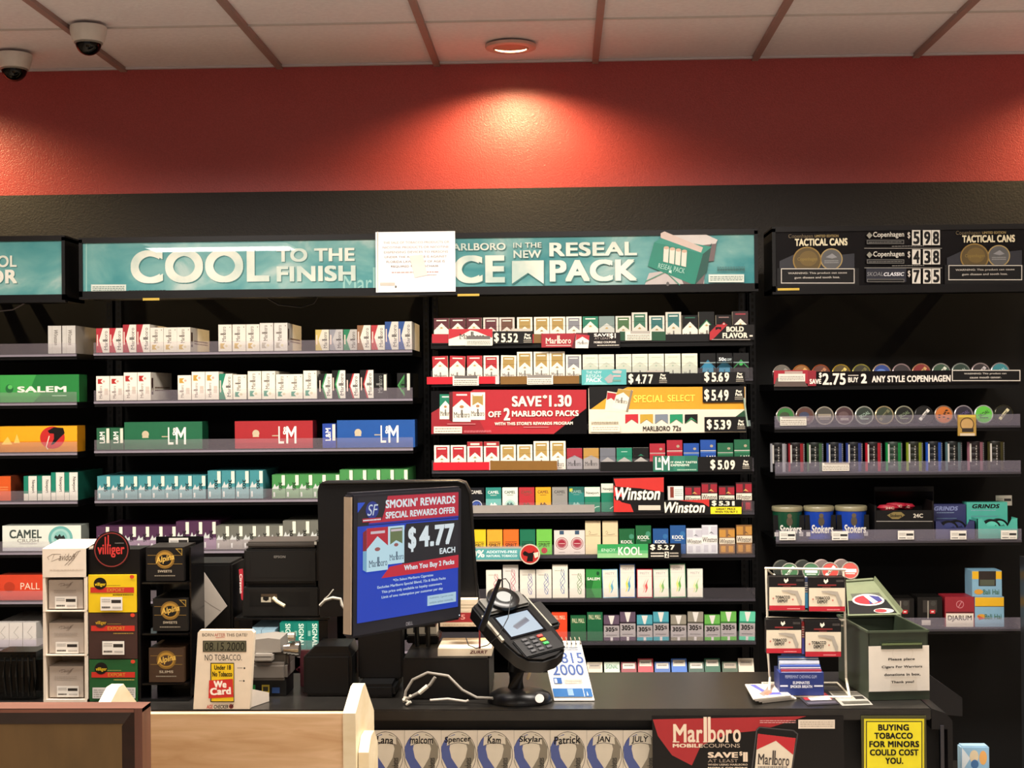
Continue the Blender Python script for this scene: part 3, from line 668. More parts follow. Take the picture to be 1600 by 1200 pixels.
row([('redf', 678), ('redf', 704), ('redfT', 730), ('redfT', 756), ('gldf', 782), ('gldf', 808), ('gldfT', 834), ('gldfT', 860), ('s7r', 886), ('s7g', 912), ('s7s', 938), ('s7t', 964), ('s7k', 990), ('lmr', 1016), ('lmrT', 1043), ('lmb', 1069), ('lmbT', 1095.5), ('lmg', 1122.5), ('lmgT', 1148.5)], ('M', 3), mf % 'fourth', P_)
row([('cmp', 706), ('cmb', 732.5), ('cmt', 759), ('cmw', 785), ('cmr', 811), ('cmy', 837), ('cms', 863), ('cmg', 889), ('npt', 914), ('nptT', 940), ('wsx', 1044.5), ('wsr', 1071.5), ('wsrT', 1097.5), ('wsr', 1124.5), ('wsrT', 1151.5)], ('M', 4), mf % 'fifth', P_)
row([('spt', 709), ('spy', 735), ('spo', 761), ('spr', 786.5), ('spd', 812.5), ('spg', 838.5), ('lky', 866), ('lky', 890), ('cap', 915), ('cap', 942), ('klg', 968), ('klgT', 994), ('klb', 1021), ('klbT', 1048), ('wsw', 1073.6), ('wswT', 1098), ('wsg', 1125), ('wsgT', 1152)], ('M', 5), mf % 'sixth', P_)
row([('vsp', 759.5), ('vspT', 786), ('vsv', 812.5), ('vsb', 838), ('vsbT', 863.5), ('vsg', 890), ('slm', 916), ('mb', 942.5, -1.5), ('mbT', 969), ('mr', 996), ('mg', 1022, -1), ('mgT', 1048.5, -1), ('mw', 1075)], ('M', 6), mf % 'seventh', P_)
row([('pmo', 836), ('pmo', 862.5), ('pmg', 892), ('pmgT', 918), ('n5p', 944), ('n5pT', 969.5), ('n5t', 996), ('n5tT', 1021.5), ('n5s', 1049), ('n5sT', 1075, 1), ('n5g', 1102), ('n5gT', 1127.5), ('n5mT', 1156, 2)], ('M', 7), mf % 'eighth', P_)
# the lowest row leans back so its lids show
for key, c, lk in [('b0', 'd6ccb0', 'flat cream'), ('b1', 'c8d8c0', 'pale green lettered'), ('b2', '8c1f2a', 'dull red'), ('b3', 'b02232', 'bright red'), ('b4', '2f5ea8', 'flat blue'), ('b5', '2a68c0', 'raised bright blue'), ('b6', '1c4a38', 'low dark green'), ('b7', '125a3e', 'raised dark green'), ('b8', '2c4a2c', 'moss green'), ('b9', 'd8cdb8', 'raised cream')]:
    it = [('r', .1, .72, .9, .95, 'd8d0c0' if c in ('8c1f2a', 'b02232', '2f5ea8', '2a68c0', '1c4a38', '125a3e') else 'a89c88'), ('l', .2, .8, .8, .9, 1, '5a5048')]
    if key == 'b1': it = [('t', 'SIGNAL', .1, .72, .9, .9, '3a7a5c', {'b': .03})]
    kind(key, KW, TH if 'raised' in lk or 'bright' in lk else KH, .023, c, it, lk)
row([('b0', 918), ('b1', 945.5), ('b2', 972), ('b3', 998), ('b4', 1024.5), ('b5', 1051.5), ('b6', 1078), ('b7', 1104), ('b8', 1131), ('b9', 1157)], ('M', 8), mf % 'lowest', P_, zoff=.0115, tilt=math.radians(-28))

# ---- long cartons shown by their broad face
def long_carton(px0, px1, base, key_, h, label, base_c, items, d=.088, side=None, cut=None):
    z = Z[key_]; x0 = x_at(px0, base); x1 = x_at(px1, base)
    t = B(); W_ = x1 - x0
    t.box(0, W_, .0006, d, 0, h, side or base_c); t.poly([(0, 0, 0), (W_, 0, 0), (W_, 0, h), (0, 0, h)], base_c)
    t.art(items, (0, 0, 0), XU, ZU, unit(W_, h))
    o = t.make('cigarette_carton'); o.location = (x0, SY + .012, z); tag(o, label, 'cigarette carton', 'long cartons laid broadside'); return o
def lmlong(): return [('e', .27, .55, .045, .13, 'c8b898'), ('r', .23, .42, .31, .47, 'c8b898'), ('t', 'L', .56, .17, .63, .80, WHITE, {'b': .0}), ('t', 'M', .66, .17, .79, .80, WHITE, {'b': .02}), ('t', '&', .62, .5, .67, .78, WHITE, {'b': .02}), ('l', .48, .42, .56, .5, 1, 'c8b898')]
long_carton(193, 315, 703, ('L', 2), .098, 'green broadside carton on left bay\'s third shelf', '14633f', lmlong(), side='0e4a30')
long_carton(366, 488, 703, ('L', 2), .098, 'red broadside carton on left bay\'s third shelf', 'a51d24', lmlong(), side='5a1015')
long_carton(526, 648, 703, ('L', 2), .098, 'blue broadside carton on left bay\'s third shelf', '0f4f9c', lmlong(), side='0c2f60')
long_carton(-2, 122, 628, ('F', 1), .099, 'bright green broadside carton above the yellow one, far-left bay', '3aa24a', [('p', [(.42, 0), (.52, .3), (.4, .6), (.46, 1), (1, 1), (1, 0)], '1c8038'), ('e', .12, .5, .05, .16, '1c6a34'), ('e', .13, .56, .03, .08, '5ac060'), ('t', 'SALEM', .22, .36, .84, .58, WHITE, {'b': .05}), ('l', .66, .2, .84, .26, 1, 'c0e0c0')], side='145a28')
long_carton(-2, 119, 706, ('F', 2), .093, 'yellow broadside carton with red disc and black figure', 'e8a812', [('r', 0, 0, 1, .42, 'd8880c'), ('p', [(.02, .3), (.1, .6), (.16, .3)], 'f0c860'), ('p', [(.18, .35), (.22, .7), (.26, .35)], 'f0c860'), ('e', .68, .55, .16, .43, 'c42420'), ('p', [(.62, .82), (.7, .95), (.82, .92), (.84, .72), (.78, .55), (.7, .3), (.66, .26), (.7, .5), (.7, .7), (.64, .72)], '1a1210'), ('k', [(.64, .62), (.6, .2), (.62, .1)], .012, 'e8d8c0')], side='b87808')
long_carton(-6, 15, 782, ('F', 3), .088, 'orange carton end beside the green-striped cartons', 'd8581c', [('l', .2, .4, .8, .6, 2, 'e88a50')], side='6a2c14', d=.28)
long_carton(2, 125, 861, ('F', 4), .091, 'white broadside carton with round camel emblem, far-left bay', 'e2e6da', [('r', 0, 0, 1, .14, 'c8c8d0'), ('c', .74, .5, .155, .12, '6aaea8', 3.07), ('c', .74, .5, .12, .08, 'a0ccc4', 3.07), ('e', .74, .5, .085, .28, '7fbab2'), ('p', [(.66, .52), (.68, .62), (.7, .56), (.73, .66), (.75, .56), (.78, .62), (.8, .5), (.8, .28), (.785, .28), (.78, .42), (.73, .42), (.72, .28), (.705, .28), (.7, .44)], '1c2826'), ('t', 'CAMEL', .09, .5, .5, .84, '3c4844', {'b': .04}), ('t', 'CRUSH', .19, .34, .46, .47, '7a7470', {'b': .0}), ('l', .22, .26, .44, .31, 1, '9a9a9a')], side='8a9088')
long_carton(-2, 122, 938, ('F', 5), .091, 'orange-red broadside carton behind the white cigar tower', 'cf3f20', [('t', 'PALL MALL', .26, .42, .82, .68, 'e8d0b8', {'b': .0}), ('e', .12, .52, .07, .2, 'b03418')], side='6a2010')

# ------------------------------------------------------------------ printed strips, banners and price tags on plane Y
def card(name, label, cat, rect, Y, base, items, th=.003, group=None, side=None, e=.0002, parts=None):
    x0, y0, x1, y1 = rect; a = at(x0, y1, Y); c = at(x1, y0, Y)
    W_, H_ = c.x - a.x, c.z - a.z
    t = B(); t.box(0, W_, .0001, th, 0, H_, side or base); t.poly([(0, 0, 0), (W_, 0, 0), (W_, 0, H_), (0, 0, H_)], base)
    t.art(items, (0, 0, 0), XU, ZU, pxmap(Y, a.x, a.z), e=e)
    o = t.make(name); o.location = (a.x, Y, a.z); return tag(o, label, cat, group)
PG = 'price strips clipped to the shelf fronts'
YL = SY - .014
def price(txt, x0, y0, x1, y1, c='efe6cf', plus=True, sup=None):
    """$ and digits filling the box"""
    n = len(txt) + 1; w_ = (x1 - x0); out = []
    cw = w_ / (len(txt) + .9); x = x0
    out.append(('t', '$', x, y1 + 1, x + cw * .85, y0 - 1, c, {'b': .04})); x += cw * 1.25
    for ch in txt:
        if ch == '.': out.append(('r', x - cw * .15, y1, x + cw * .02, y1 - 2, c)); x += cw * .12
        elif ch == '1': out.append(('t', '1', x + cw * .15, y1, x + cw * .6, y0, c, {'b': .05})); x += cw * 1.05
        else: out.append(('t', ch, x, y1, x + cw * .78, y0, c, {'b': .05})); x += cw * 1.05
    return out
def perpack(x0, y0, x1, y1):
    m = (y0 + y1) / 2
    return [('t', 'Per', x0 + 2, y0 + (y1 - y0) * .28, x1 - 2, y0, CREAM, {'b': .05}), ('t', 'Pack', x0 + 1, y0 + (y1 - y0) * .6, x1 - 1, y0 + (y1 - y0) * .3, CREAM, {'b': .05}), ('l', x0, y1, x1, y0 + (y1 - y0) * .64, 2, 'a8a090')]
# top shelf of the middle bay
card('shelf_strip', 'long black-red strip along middle bay\'s top shelf edge', 'shelf strip', (674, 521, 1172, 538), YL + .003, '151314', [('r', 675, 536, 834, 522, 'b01226'), ('r', 834, 536, 870, 522, '7c5a24'), ('r', 968, 532, 1040, 518, '0c4a2c')], group=PG)
card('coupon_card', 'red-and-white coupon card covering lettering below the maroon-topped packs', 'sign', (701, 514, 769.5, 540), YL - .004, 'f2ead8', [('p', [(701, 523), (735, 514.5), (769, 521), (769, 528), (745, 518), (735, 516), (720, 524), (701, 530)], 'c02430'), ('p', [(701, 514), (769.5, 514), (769.5, 526), (735, 515), (701, 526)], 'c02430'), ('t', 'MARL', 718, 530, 757, 518, '2a2422', {'b': 0}), ('r', 729, 530, 766, 525, '6a6460'), ('r', 727, 540, 769, 531, 'eae4d6'), ('l', 730, 539, 766, 532, 3, '8a8478')], group=PG)
card('price_tag', 'black price tag reading 5.52 above the gold strip, top shelf', 'price tag', (769.5, 517, 832, 537.5), YL - .002, '161314', price('5.52', 772, 521, 815, 535) + perpack(818, 521, 831, 536) + [('r', 799, 517.6, 830, 513.5, 'c8c0b0')], group=PG)
card('coupon_sign', 'red coupon sign with white pack, lettered SAVE $1', 'sign', (846, 520, 968, 543), YL - .006, 'a01526', [('p', [(893, 544), (900, 520), (920, 520), (920, 544)], '5a0d18'), ('r', 918, 543.5, 969, 519.5, '1a0f10'), ('t', 'MARL', 852.5, 537, 892, 524, 'efe2d0', {'b': .02}), ('r', 853, 540.5, 892, 539, 'd8a8a0'), ('r', 899, 544, 919, 533, 'e8e0d0'), ('p', [(900, 522), (921, 524), (919, 544), (899, 544)], 'efe8dc'), ('p', [(900, 522), (921, 524), (920.5, 532), (910, 526), (900, 532)], 'b8202e'), ('t', 'MARL', 902.5, 538, 918, 532, '4a4440', {'b': 0}), ('t', 'SAVE', 928, 526, 953, 521, 'f0e8dc', {'b': .05}), ('t', '$1', 953, 529.5, 962, 520.5, 'f0e8dc', {'b': .05}), ('t', 'AT LEAST', 929, 530.5, 954, 527, 'a89c94', {'b': 0}), ('t', 'MOBILE COUPONS', 928, 536.5, 962, 533, 'f0e8dc', {'b': .03}), ('l', 933, 541, 967, 538, 1, 'e8dccc')], group=PG)
card('warning_label', 'grey-topped white label over the green strip on middle bay\'s top shelf', 'label', (977, 517.5, 1018, 532), YL - .003, 'eae4d4', [('r', 985, 521.5, 1016, 517, 'b0aaa0'), ('l', 980, 531, 1016, 522.5, 3, '8a8478')], group=PG)
card('shelf_sign', 'black shelf sign lettered BOLD FLAVOR with red stripe', 'sign', (1108, 507, 1178.5, 531.5), YL - .006, '151212', [('p', [(1109, 531), (1109, 519), (1121, 507), (1137, 507), (1113, 531)], 'b01e28'), ('p', [(1118, 511), (1127, 511), (1127, 516), (1122.5, 513.5), (1118, 516)], '1a0c0c'), ('t', 'BOLD', 1135, 518.5, 1162, 510, 'f0e6d0', {'b': .06}), ('t', 'FLAVOR', 1129, 528.5, 1168, 519.5, 'f0e6d0', {'b': .06}), ('r', 1171, 526, 1176, 523.5, 'e0d8c8'), ('r', 1112, 531, 1172, 530, 'b0a8a0')], group=PG)
# second shelf
card('shelf_strip', 'red colour strip with label under the red-topped packs', 'shelf strip', (667, 588, 776, 600.5), YL, 'c80a22', [('r', 774, 600, 780, 588, 'e8c8c8')], group=PG)
card('warning_label', 'white warning label stuck on the red strip, second shelf', 'label', (707.5, 587, 748, 602.5), YL - .004, 'efe8d8', [('r', 710, 591.5, 746, 587, '6a6460'), ('l', 709.5, 602, 746, 593, 3, '8a8478')], group=PG)
card('shelf_strip', 'dark gold colour strip under the gold-chevron packs, second shelf', 'shelf strip', (782, 587, 905, 600.5), YL, '80591e', [('r', 905, 599.5, 909, 586, '0e4a3a')], group=PG)
card('warning_label', 'white warning label on the dark gold strip of middle bay\'s second shelf', 'label', (823.5, 586, 864, 601), YL - .004, 'efe8d8', [('r', 824, 590.5, 862, 586, '8a847c'), ('l', 825, 600.5, 862, 592, 3, '8a8478')], group=PG)
card('shelf_sign', 'teal shelf sign with open pack beside the 4.77 price', 'sign', (909, 577, 978.5, 601.5), YL - .006, '56b0b0', [('p', [(912, 601), (920, 590), (940, 596), (950, 601)], '7cc8c4'), ('t', 'THE NEW', 916, 584, 940, 579.5, 'd8ecea', {'b': 0}), ('t', 'RESEAL', 916, 590, 941, 585, 'd8ecea', {'b': 0}), ('t', 'PACK', 916, 597, 940, 590.5, 'eef6f2', {'b': .04}), ('p', [(944, 592), (954, 584), (959, 588), (957, 597), (950, 599)], 'a8a8a8'), ('p', [(956, 580), (966, 578), (972, 580), (970, 584), (958, 583)], 'b8b8b4'), ('r', 958, 589, 970, 586, 'c0aeae'), ('r', 957, 596, 970, 593, '6a9a90')], group=PG)
card('price_tag', 'black price tag reading 4.77 beside the teal shelf sign', 'price tag', (979, 581, 1046, 600.5), YL - .004, '151314', price('4.77', 982, 585, 1026, 599.5) + perpack(1030, 584, 1042, 599) + [('r', 1010, 581.5, 1037, 579, 'b8b0a4')], group=PG)
card('price_tag', 'black price tag reading 5.69 under the arrowhead packs', 'price tag', (1098, 581, 1164, 600), YL - .004, '181516', price('5.69', 1100.5, 582, 1145, 596.5) + perpack(1150, 582, 1162, 597), group=PG)
card('shelf_strip', 'plain black strip between the 4.77 and 5.69 prices', 'shelf strip', (1046, 583, 1098, 600), YL, '111010', [], group=PG)
card('coupon_tag', 'small black tag reading 50 cents OFF over blue arrowhead packs', 'tag', (1120, 557, 1145, 565), YL - .004, '141518', [('t', '50c', 1123, 564, 1135, 558.5, 'e8f0f0', {'b': .04}), ('t', 'OFF', 1136, 564, 1143, 560, 'c0d0d0', {'b': .02})], group=PG)
# banners
def mini(x, y, w_, h_, roofc, fr=False):
    r = [('r', x, y + h_, x + w_, y, CREAM)]
    if fr: r.append(('p', [(x + w_ * .14, y + h_ * .08), (x + w_ * .86, y + h_ * .08), (x + w_ * .86, y + h_ * .48), (x + w_ / 2, y + h_ * .36), (x + w_ * .14, y + h_ * .48)], roofc))
    else: r.append(('p', [(x, y), (x + w_, y), (x + w_, y + h_ * .52), (x + w_ / 2, y + h_ * .26), (x, y + h_ * .52)], roofc))
    r += [('r', x + w_ * .2, y + h_ * .13, x + w_ * .8, y + h_ * .08, CREAM), ('e', x + w_ / 2, y + h_ * .5, w_ * .12, h_ * .05, 'b07a4a'), ('t', 'MARL', x + w_ * .06, y + h_ * .86, x + w_ * .94, y + h_ * .6, '3a3430', {'b': 0})]
    return r
it = [('p', [(674, 645), (740, 609), (916, 609), (916, 638), (865, 678), (674, 678)], 'b01c28'), ('p', [(674, 645), (686, 638), (740, 638), (760, 678), (674, 678)], '981824')]
it += mini(687, 616, 18, 39, '0d7a5c') + mini(735, 613, 23, 43, 'ae8f4c', True) + [('p', [(702, 613), (708, 612), (708, 659), (702, 656)], '5a1018')] + mini(707.5, 612, 28, 47, 'b3202b')
it += [('t', 'SAVE', 800, 635.5, 846, 618.5, 'f4ecd8', {'b': .05}), ('t', '*', 848, 623, 855, 617, 'f4ecd8', {'b': .05}), ('t', '1.30', 858, 635.5, 893, 617, 'f4ecd8', {'b': .05}), ('t', 'OFF', 763, 652, 783, 642.5, 'f4ecd8', {'b': .05}), ('t', '2', 787, 657, 797, 637.5, 'f4ecd8', {'b': .05}), ('t', 'MARLBORO PACKS', 800, 651, 904, 641, 'f4ecd8', {'b': .05}), ('t', "WITH THIS STORE'S REWARDS PROGRAM", 773, 664.5, 895, 658.5, 'f4ecd8', {'b': .05}), ('r', 818, 667.8, 857, 667, 'd89a98'),
       ('r', 678, 677, 722, 666.5, 'efe6d4'), ('l', 680, 676, 720, 667.5, 2, 'a8a090'), ('l', 725, 676, 768, 672, 2, 'd87a80'), ('r', 699, 662.8, 743, 662, 'd89a98')]
def banner(name, label, rect, base, items, Y):
    return card(name, label, 'banner', rect, Y, base, items, th=.004, group='promotional banners covering middle bay\'s third shelf')
banner('promotion_banner', 'red-and-black banner lettered SAVE 1.30 OFF 2 PACKS', (674, 608.5, 916.5, 680), mat('141213', .15), it, SY - .012)
it = [('p', [(921, 641), (953, 618), (980, 605), (1164, 604), (1164, 640)], 'dd9c1e'), ('r', 920.5, 675, 1165, 639.5, 'e6ddc8'), ('p', [(1141, 654), (1164, 640), (1164, 675), (1141, 675)], 'e6ddc8'), ('p', [(1148, 652), (1164, 640), (1164, 652)], '1f4a30'),
      ('p', [(945, 642), (949, 611), (966, 614), (972, 644)], 'ece2cc'), ('p', [(949, 613), (963, 615), (962, 628), (955, 622), (948, 625)], 'b3202b'), ('p', [(956, 637), (966, 607.5), (989, 610), (980, 643)], 'efe6d2'), ('p', [(966, 608), (988, 610), (984, 622), (974, 613), (962, 618)], 'b8923c'), ('p', [(978, 643), (986, 609), (989, 611), (981, 644)], '8a7a64'), ('t', 'MARL', 962, 630, 980, 621, '3a3028', {'b': 0, 'ang': -.12}),
      ('t', 'SPECIAL', 990, 629, 1038, 617, 'f4d850', {'b': .03}), ('t', 'SELECT', 1043, 627.5, 1086, 616.5, 'f4d850', {'b': .03})]
for i, c in enumerate(['c0202c', 'c09a30', '76808c', '0f8a5c', '151513']):
    x = 977 + i * 23.2; it.append(('p', [(x, 647.5), (x + 20, 647), (x + 20, 662), (x + 10, 655), (x, 662)], c))
it.append(('p', [(1070, 662), (1080, 655), (1090, 660), (1080, 652)], '1f8a50'))
it += [('t', 'MARLBORO', 1004.5, 673.5, 1047, 665.5, '28221e', {'b': .03}), ('t', '72s', 1051, 673, 1064, 665, '28221e', {'b': .03}), ('l', 924, 663, 966, 658, 2, 'b0a48c'), ('r', 923, 675, 969, 664, 'd8d4bc'), ('r', 924, 674, 968, 665, 'ece6d4'), ('l', 926, 673, 966, 666, 2, 'b8b09a')]
banner('promotion_banner', 'gold-and-white banner lettered SPECIAL SELECT 72s', (920, 604.5, 1165, 677.5), 'd8cdb6', [('p', [(920, 604), (985, 603), (921, 641)], BLACK)] + it, SY - .012)
card('price_tag', 'black price tag reading 5.49 on the gold banner\'s upper corner', 'price tag', (1098, 603.5, 1163, 629), YL - .006, '131112', price('5.49', 1100.5, 609, 1144, 626) + perpack(1148, 609, 1161, 625), group=PG)
card('price_tag', 'black price tag reading 5.39 on the gold banner\'s lower corner', 'price tag', (1101, 651, 1166, 674.5), YL - .006, '131112', price('5.39', 1104.5, 656, 1148, 671) + perpack(1152, 656, 1164, 671), group=PG)
# a card sticking out at the banner's end
t = B(); p0 = at(1166, 666, SY - .01); t.box(0, .004, -.03, .01, 0, .10, mat('9ab0a0', .3)); t.box(.0041, .012, -.03, .006, .0, .02, mat('6a7a78', .3)); o = t.make('shelf_flag'); o.location = p0; o.rotation_euler = (0, -.12, 0); tag(o, 'pale green flag card sticking out beside the 5.39 price', 'card')
# fourth shelf
card('shelf_strip', 'red-then-gold colour strip under the chevron packs, fourth shelf', 'shelf strip', (677, 721, 870.5, 735), YL, 'c80a22', [('r', 765.5, 734.5, 870.5, 720, '80591e'), ('r', 764.5, 734.5, 766, 721, 'd8a8a8')], group=PG)
card('shelf_sign', 'green shelf sign lettered IT ONLY TASTES EXPENSIVE', 'sign', (1020.5, 712, 1090, 737), YL - .006, '1f6a54', [('t', 'L', 1024, 734, 1033, 714, WHITE, {'b': .0}), ('t', 'M', 1034, 735, 1046, 712.5, WHITE, {'b': .02}), ('t', '&', 1028.5, 722, 1033, 715, WHITE, {'b': 0}), ('r', 1052, 736, 1070, 712.5, '2a7a62'), ('t', 'IT ONLY TASTES', 1048, 724, 1089, 720.5, 'e8f0e0', {'b': .04}), ('t', 'EXPENSIVE', 1048, 728.5, 1077, 725, 'e8f0e0', {'b': .04}), ('l', 1058, 736, 1088, 732, 1, '9ac0a8')], group=PG)
card('price_tag', 'black price tag reading 5.09 under the tall plain green pack', 'price tag', (1090.5, 713, 1175, 737), YL - .004, '141213', price('5.09', 1110, 719, 1154, 733.5) + perpack(1160, 719, 1171, 733), group=PG)
card('shelf_strip', 'plain black strip under the short packs, fourth shelf', 'shelf strip', (938, 721, 1020, 736), YL, '111010', [], group=PG)
# fifth shelf
card('shelf_strip', 'plain light grey strip under the camel-print packs', 'shelf strip', (728, 788.5, 929, 802), YL, '9b948d', [], group=PG)
card('shelf_sign', 'large square black-and-red sign with white italic lettering', 'sign', (958.5, 745.5, 1037.5, 801), YL - .012, '151213', [('p', [(959, 748), (1037, 746), (1037, 769), (1030, 766), (1000, 760), (962, 760)], 'c42a24'), ('p', [(959, 758), (985, 788), (990, 800), (959, 800)], 'c42a24'), ('p', [(960, 775), (1031, 782), (985, 788), (960, 782)], '151213'), ('p', [(959, 760), (1037, 760), (1037, 769), (1000, 763)], 'c42a24'), ('p', [(962, 782), (968, 782), (990, 800), (959, 800), (959, 775)], 'c42a24'), ('t', 'Winston', 961, 781.5, 1031.5, 761, 'f6efdc', {'b': .04, 's': .22}), ('r', 997.5, 797, 1032, 789.5, 'cfc6b4')], group=PG, e=.0002)
card('shelf_sign', 'long low black sign with white italics before the 5.31 price', 'sign', (1036.5, 781, 1110, 804), YL - .008, '141213', [('p', [(1060, 782), (1108, 780), (1108, 792), (1098, 786)], 'c42a24'), ('t', 'Winston', 1037, 801.5, 1101.5, 784, 'f6efdc', {'b': .04, 's': .22})], group=PG)
card('price_tag', 'black price tag reading 5.31 with yellow band', 'price tag', (1109, 780.5, 1159, 804), YL - .006, '141213', price('5.31', 1112, 783, 1155, 790) + [('r', 1109, 803, 1158.5, 792, 'e8d820'), ('t', 'GREAT PRICE', 1119, 797, 1149, 793.5, '2a2408', {'b': .05}), ('t', 'WHEN YOU BUY 3', 1117, 801.5, 1152, 797.8, '2a2408', {'b': .05})], group=PG)
# sixth shelf
card('shelf_strip', 'teal strip lettered ADDITIVE-FREE NATURAL TOBACCO', 'shelf strip', (727, 854, 815, 877), YL - .002, 'a89f92', [('r', 727, 874.5, 815, 857, '4f9c9c'), ('t', '100%', 722, 871, 757, 859.5, 'eef0e0', {'b': .03}), ('t', 'ADDITIVE-FREE', 760, 864.5, 808, 860, 'd8ecea', {'b': .05}), ('t', 'NATURAL TOBACCO', 760, 870.5, 808, 866.5, 'd8ecea', {'b': .05})], group=PG)
c_ = at(828, 866, YL - .012); t = B(); t.lathe([(.036, 0), (.036, .003)], 'c8bca8', ax='y', n=36); t.art([('e', 0, 0, .032, .032, 'b3241f'), ('p', [(-.018, .012), (-.004, .004), (.008, .006), (.016, .012), (.012, -.006), (.01, -.026), (-.012, -.026), (-.008, -.008), (-.022, -.004), (-.026, .004)], '1a1210'), ('p', [(.012, .004), (.03, .008), (.03, -.008), (.018, -.014)], 'e0d0b8')], (0, 0, 0), XU, ZU, lambda a, b_: (a, b_)); o = t.make('round_sign'); o.location = c_; tag(o, 'round red sign with black figure at the teal strip\'s end', 'sign')
card('shelf_sign', 'green sign starting with ENJOY beside the 5.27 price', 'sign', (933.5, 850, 1012.5, 872), YL - .010, '2f9a52', [('r', 933.5, 871.5, 1012.5, 864, '8fc48a'), ('r', 933.5, 864.5, 1012.5, 860, '5cb070'), ('t', 'ENJOY', 940, 863, 962, 857, 'd8f0d8', {'b': 0}), ('t', 'KOOL', 966, 867.5, 1003, 854.5, 'f6f2e0', {'b': .03})], group=PG)
card('price_tag', 'black price tag reading 5.27 beside the green ENJOY sign', 'price tag', (1013, 849, 1064, 874), YL - .008, '121112', price('5.27', 1016, 851.5, 1060, 859) + [('l', 1017, 871, 1037, 862, 2, 'e0d8c8'), ('r', 1038.5, 871.5, 1045, 862, 'e8e0d0'), ('t', '2', 1040, 870.5, 1044, 863, '141213', {'b': .05}), ('l', 1046.5, 871, 1060, 862, 2, 'b0a898')], group=PG)

# ------------------------------------------------------------------ header signs
TEAL = ramp_mat('teal_print', [(0.30, '35858a'), (0.46, '5a9c9c'), (0.6, '7aaeaa'), (0.74, 'bccdc5')], scale=4.5, detail=9, rough=.18, stretch=(1, 1, 1.6), dist=.5, coat=1)
LET = ramp_mat('letter_print', [(0.35, 'bccfc4'), (0.55, 'e4e6d6'), (0.7, 'efece0')], scale=7, detail=6, rough=.3, coat=1)
SHD = mat('2f6f6e', .4)
HY = 5.03
def shadowed(txt, x0, y0, x1, y1, b_=.04, c=None, dx=1.2):
    return [('t', txt, x0 + dx, y1 + dx, x1 + dx, y0 + dx, SHD, {'b': b_}), ('t', txt, x0, y1, x1, y0, c or LET, {'b': b_})]
def header(rect, label, base, items, frame=5, depth=.20, bottom=14, Y=HY):
    x0, y0, x1, y1 = rect; a = at(x0, y1, Y); c = at(x1, y0, Y)
    e = empty('header_sign', (a.x, Y, a.z)); tag(e, label, 'sign', 'header signs above the shelving')
    W_, H_ = c.x - a.x, c.z - a.z; f = .012
    t = B(); t.box(0, W_, 0, .006, 0, H_, base); t.art(items, (0, 0, 0), XU, ZU, pxmap(Y, a.x, a.z), e=.00025); t.make('sign_face', e)
    t = B()
    t.box(-f, 0, -.008, depth, -.02, H_ + f, BLACK); t.box(W_, W_ + f, -.008, depth, -.02, H_ + f, BLACK)
    t.box(-f, W_ + f, -.008, depth, H_, H_ + f + .006, mat('1a1615', .35)); t.box(-f, W_ + f, -.008, .02, -.028, 0, mat('131112', .35))
    t.box(-f, W_ + f, .021, depth, -.02, -.008, BLACK)
    t.make('frame', e)
    for sx in (.25, W_ - .3):
        if sx < W_: t = B(); t.box(sx, sx + .03, depth, WALLY - Y - .052, .02, .05, BLACK); t.make('bracket', e)
    return e, a
DG = mat('5f7f78', .5)
it = shadowed('COOL', -40, 399, 26, 418, .03) + shadowed('FLAVOR', -92, 421, 27, 444.5, .05)
header((-190, 376, 97, 463.5), 'teal header sign ending in OL and OR at the left border', TEAL, it)
it = [('r', 134, 461, 136, 374, '8ab8b0')]
it += [('t', 'MARL', 535, 457, 640, 417, '8fc0b8', {'b': .0})]
it += shadowed('COOL', 204.5, 388.5, 420.5, 443, .045, dx=1.6) + shadowed('TO THE', 432, 387, 554, 409.5, .045) + shadowed('FINISH', 432.5, 414.5, 555.5, 440.5, .05)
it += [('r', 142.5, 457, 197.5, 444.5, 'c0d0c8'), ('r', 143.5, 456, 196.5, 445.5, 'd8dcd0'), ('l', 145, 455, 195, 446.5, 3, DG), ('l', 201.5, 457, 259, 452.5, 2, '2a4a4a')]
it += shadowed('MARLBORO', 694, 379.5, 790, 392, .03) + shadowed('ICE', 694, 398.5, 788.5, 443, .055, dx=1.6) + shadowed('IN THE', 802, 379, 846, 387.5, .02) + shadowed('NEW', 802.5, 391, 845.5, 403.5, .03)
it += [('p', [(801, 409), (851, 408), (851, 446), (826, 428), (801, 446)], SHD), ('p', [(800, 408), (849.5, 407), (849.5, 443.5), (825, 426.5), (800, 443.5)], LET)]
it += shadowed('RESEAL', 858.5, 377.5, 995, 401, .04) + shadowed('PACK', 859, 405, 995, 440.5, .05)
# the printed open pack
it += [('p', [(1006, 449), (1014, 427), (1060, 420), (1100, 430), (1100, 449)], 'b9b0ac'), ('p', [(1028, 363), (1120, 375), (1115, 408), (1104, 409), (1098, 449), (1070, 449), (1040, 380)], '6a5a5a'), ('p', [(1040, 362), (1092, 362), (1121, 375), (1118, 381), (1092, 384), (1030, 366)], 'cfc8c2'), ('p', [(1012, 416), (1022, 379), (1098, 397), (1085, 446)], '0f7d68'), ('p', [(1098, 397), (1112, 380), (1104, 425), (1085, 446)], '0a4a40'), ('p', [(1022, 379), (1034, 372), (1112, 386), (1098, 397)], '2a8a78'), ('p', [(1032, 365), (1038, 362), (1098, 387), (1095, 395), (1032, 372)], 'cdb8ac')]
for i in range(4):
    x = 1037 + i * 9.3; it += [('p', [(x, 387 + i * 1.8), (x + 8, 388.5 + i * 1.8), (x + 6.5, 411 + i * 2.2), (x - 1, 409 + i * 2.2)], 'e6d8c8'), ('e', x + 4, 387.5 + i * 1.8, 4.2, 2.4, 'c8a890')]
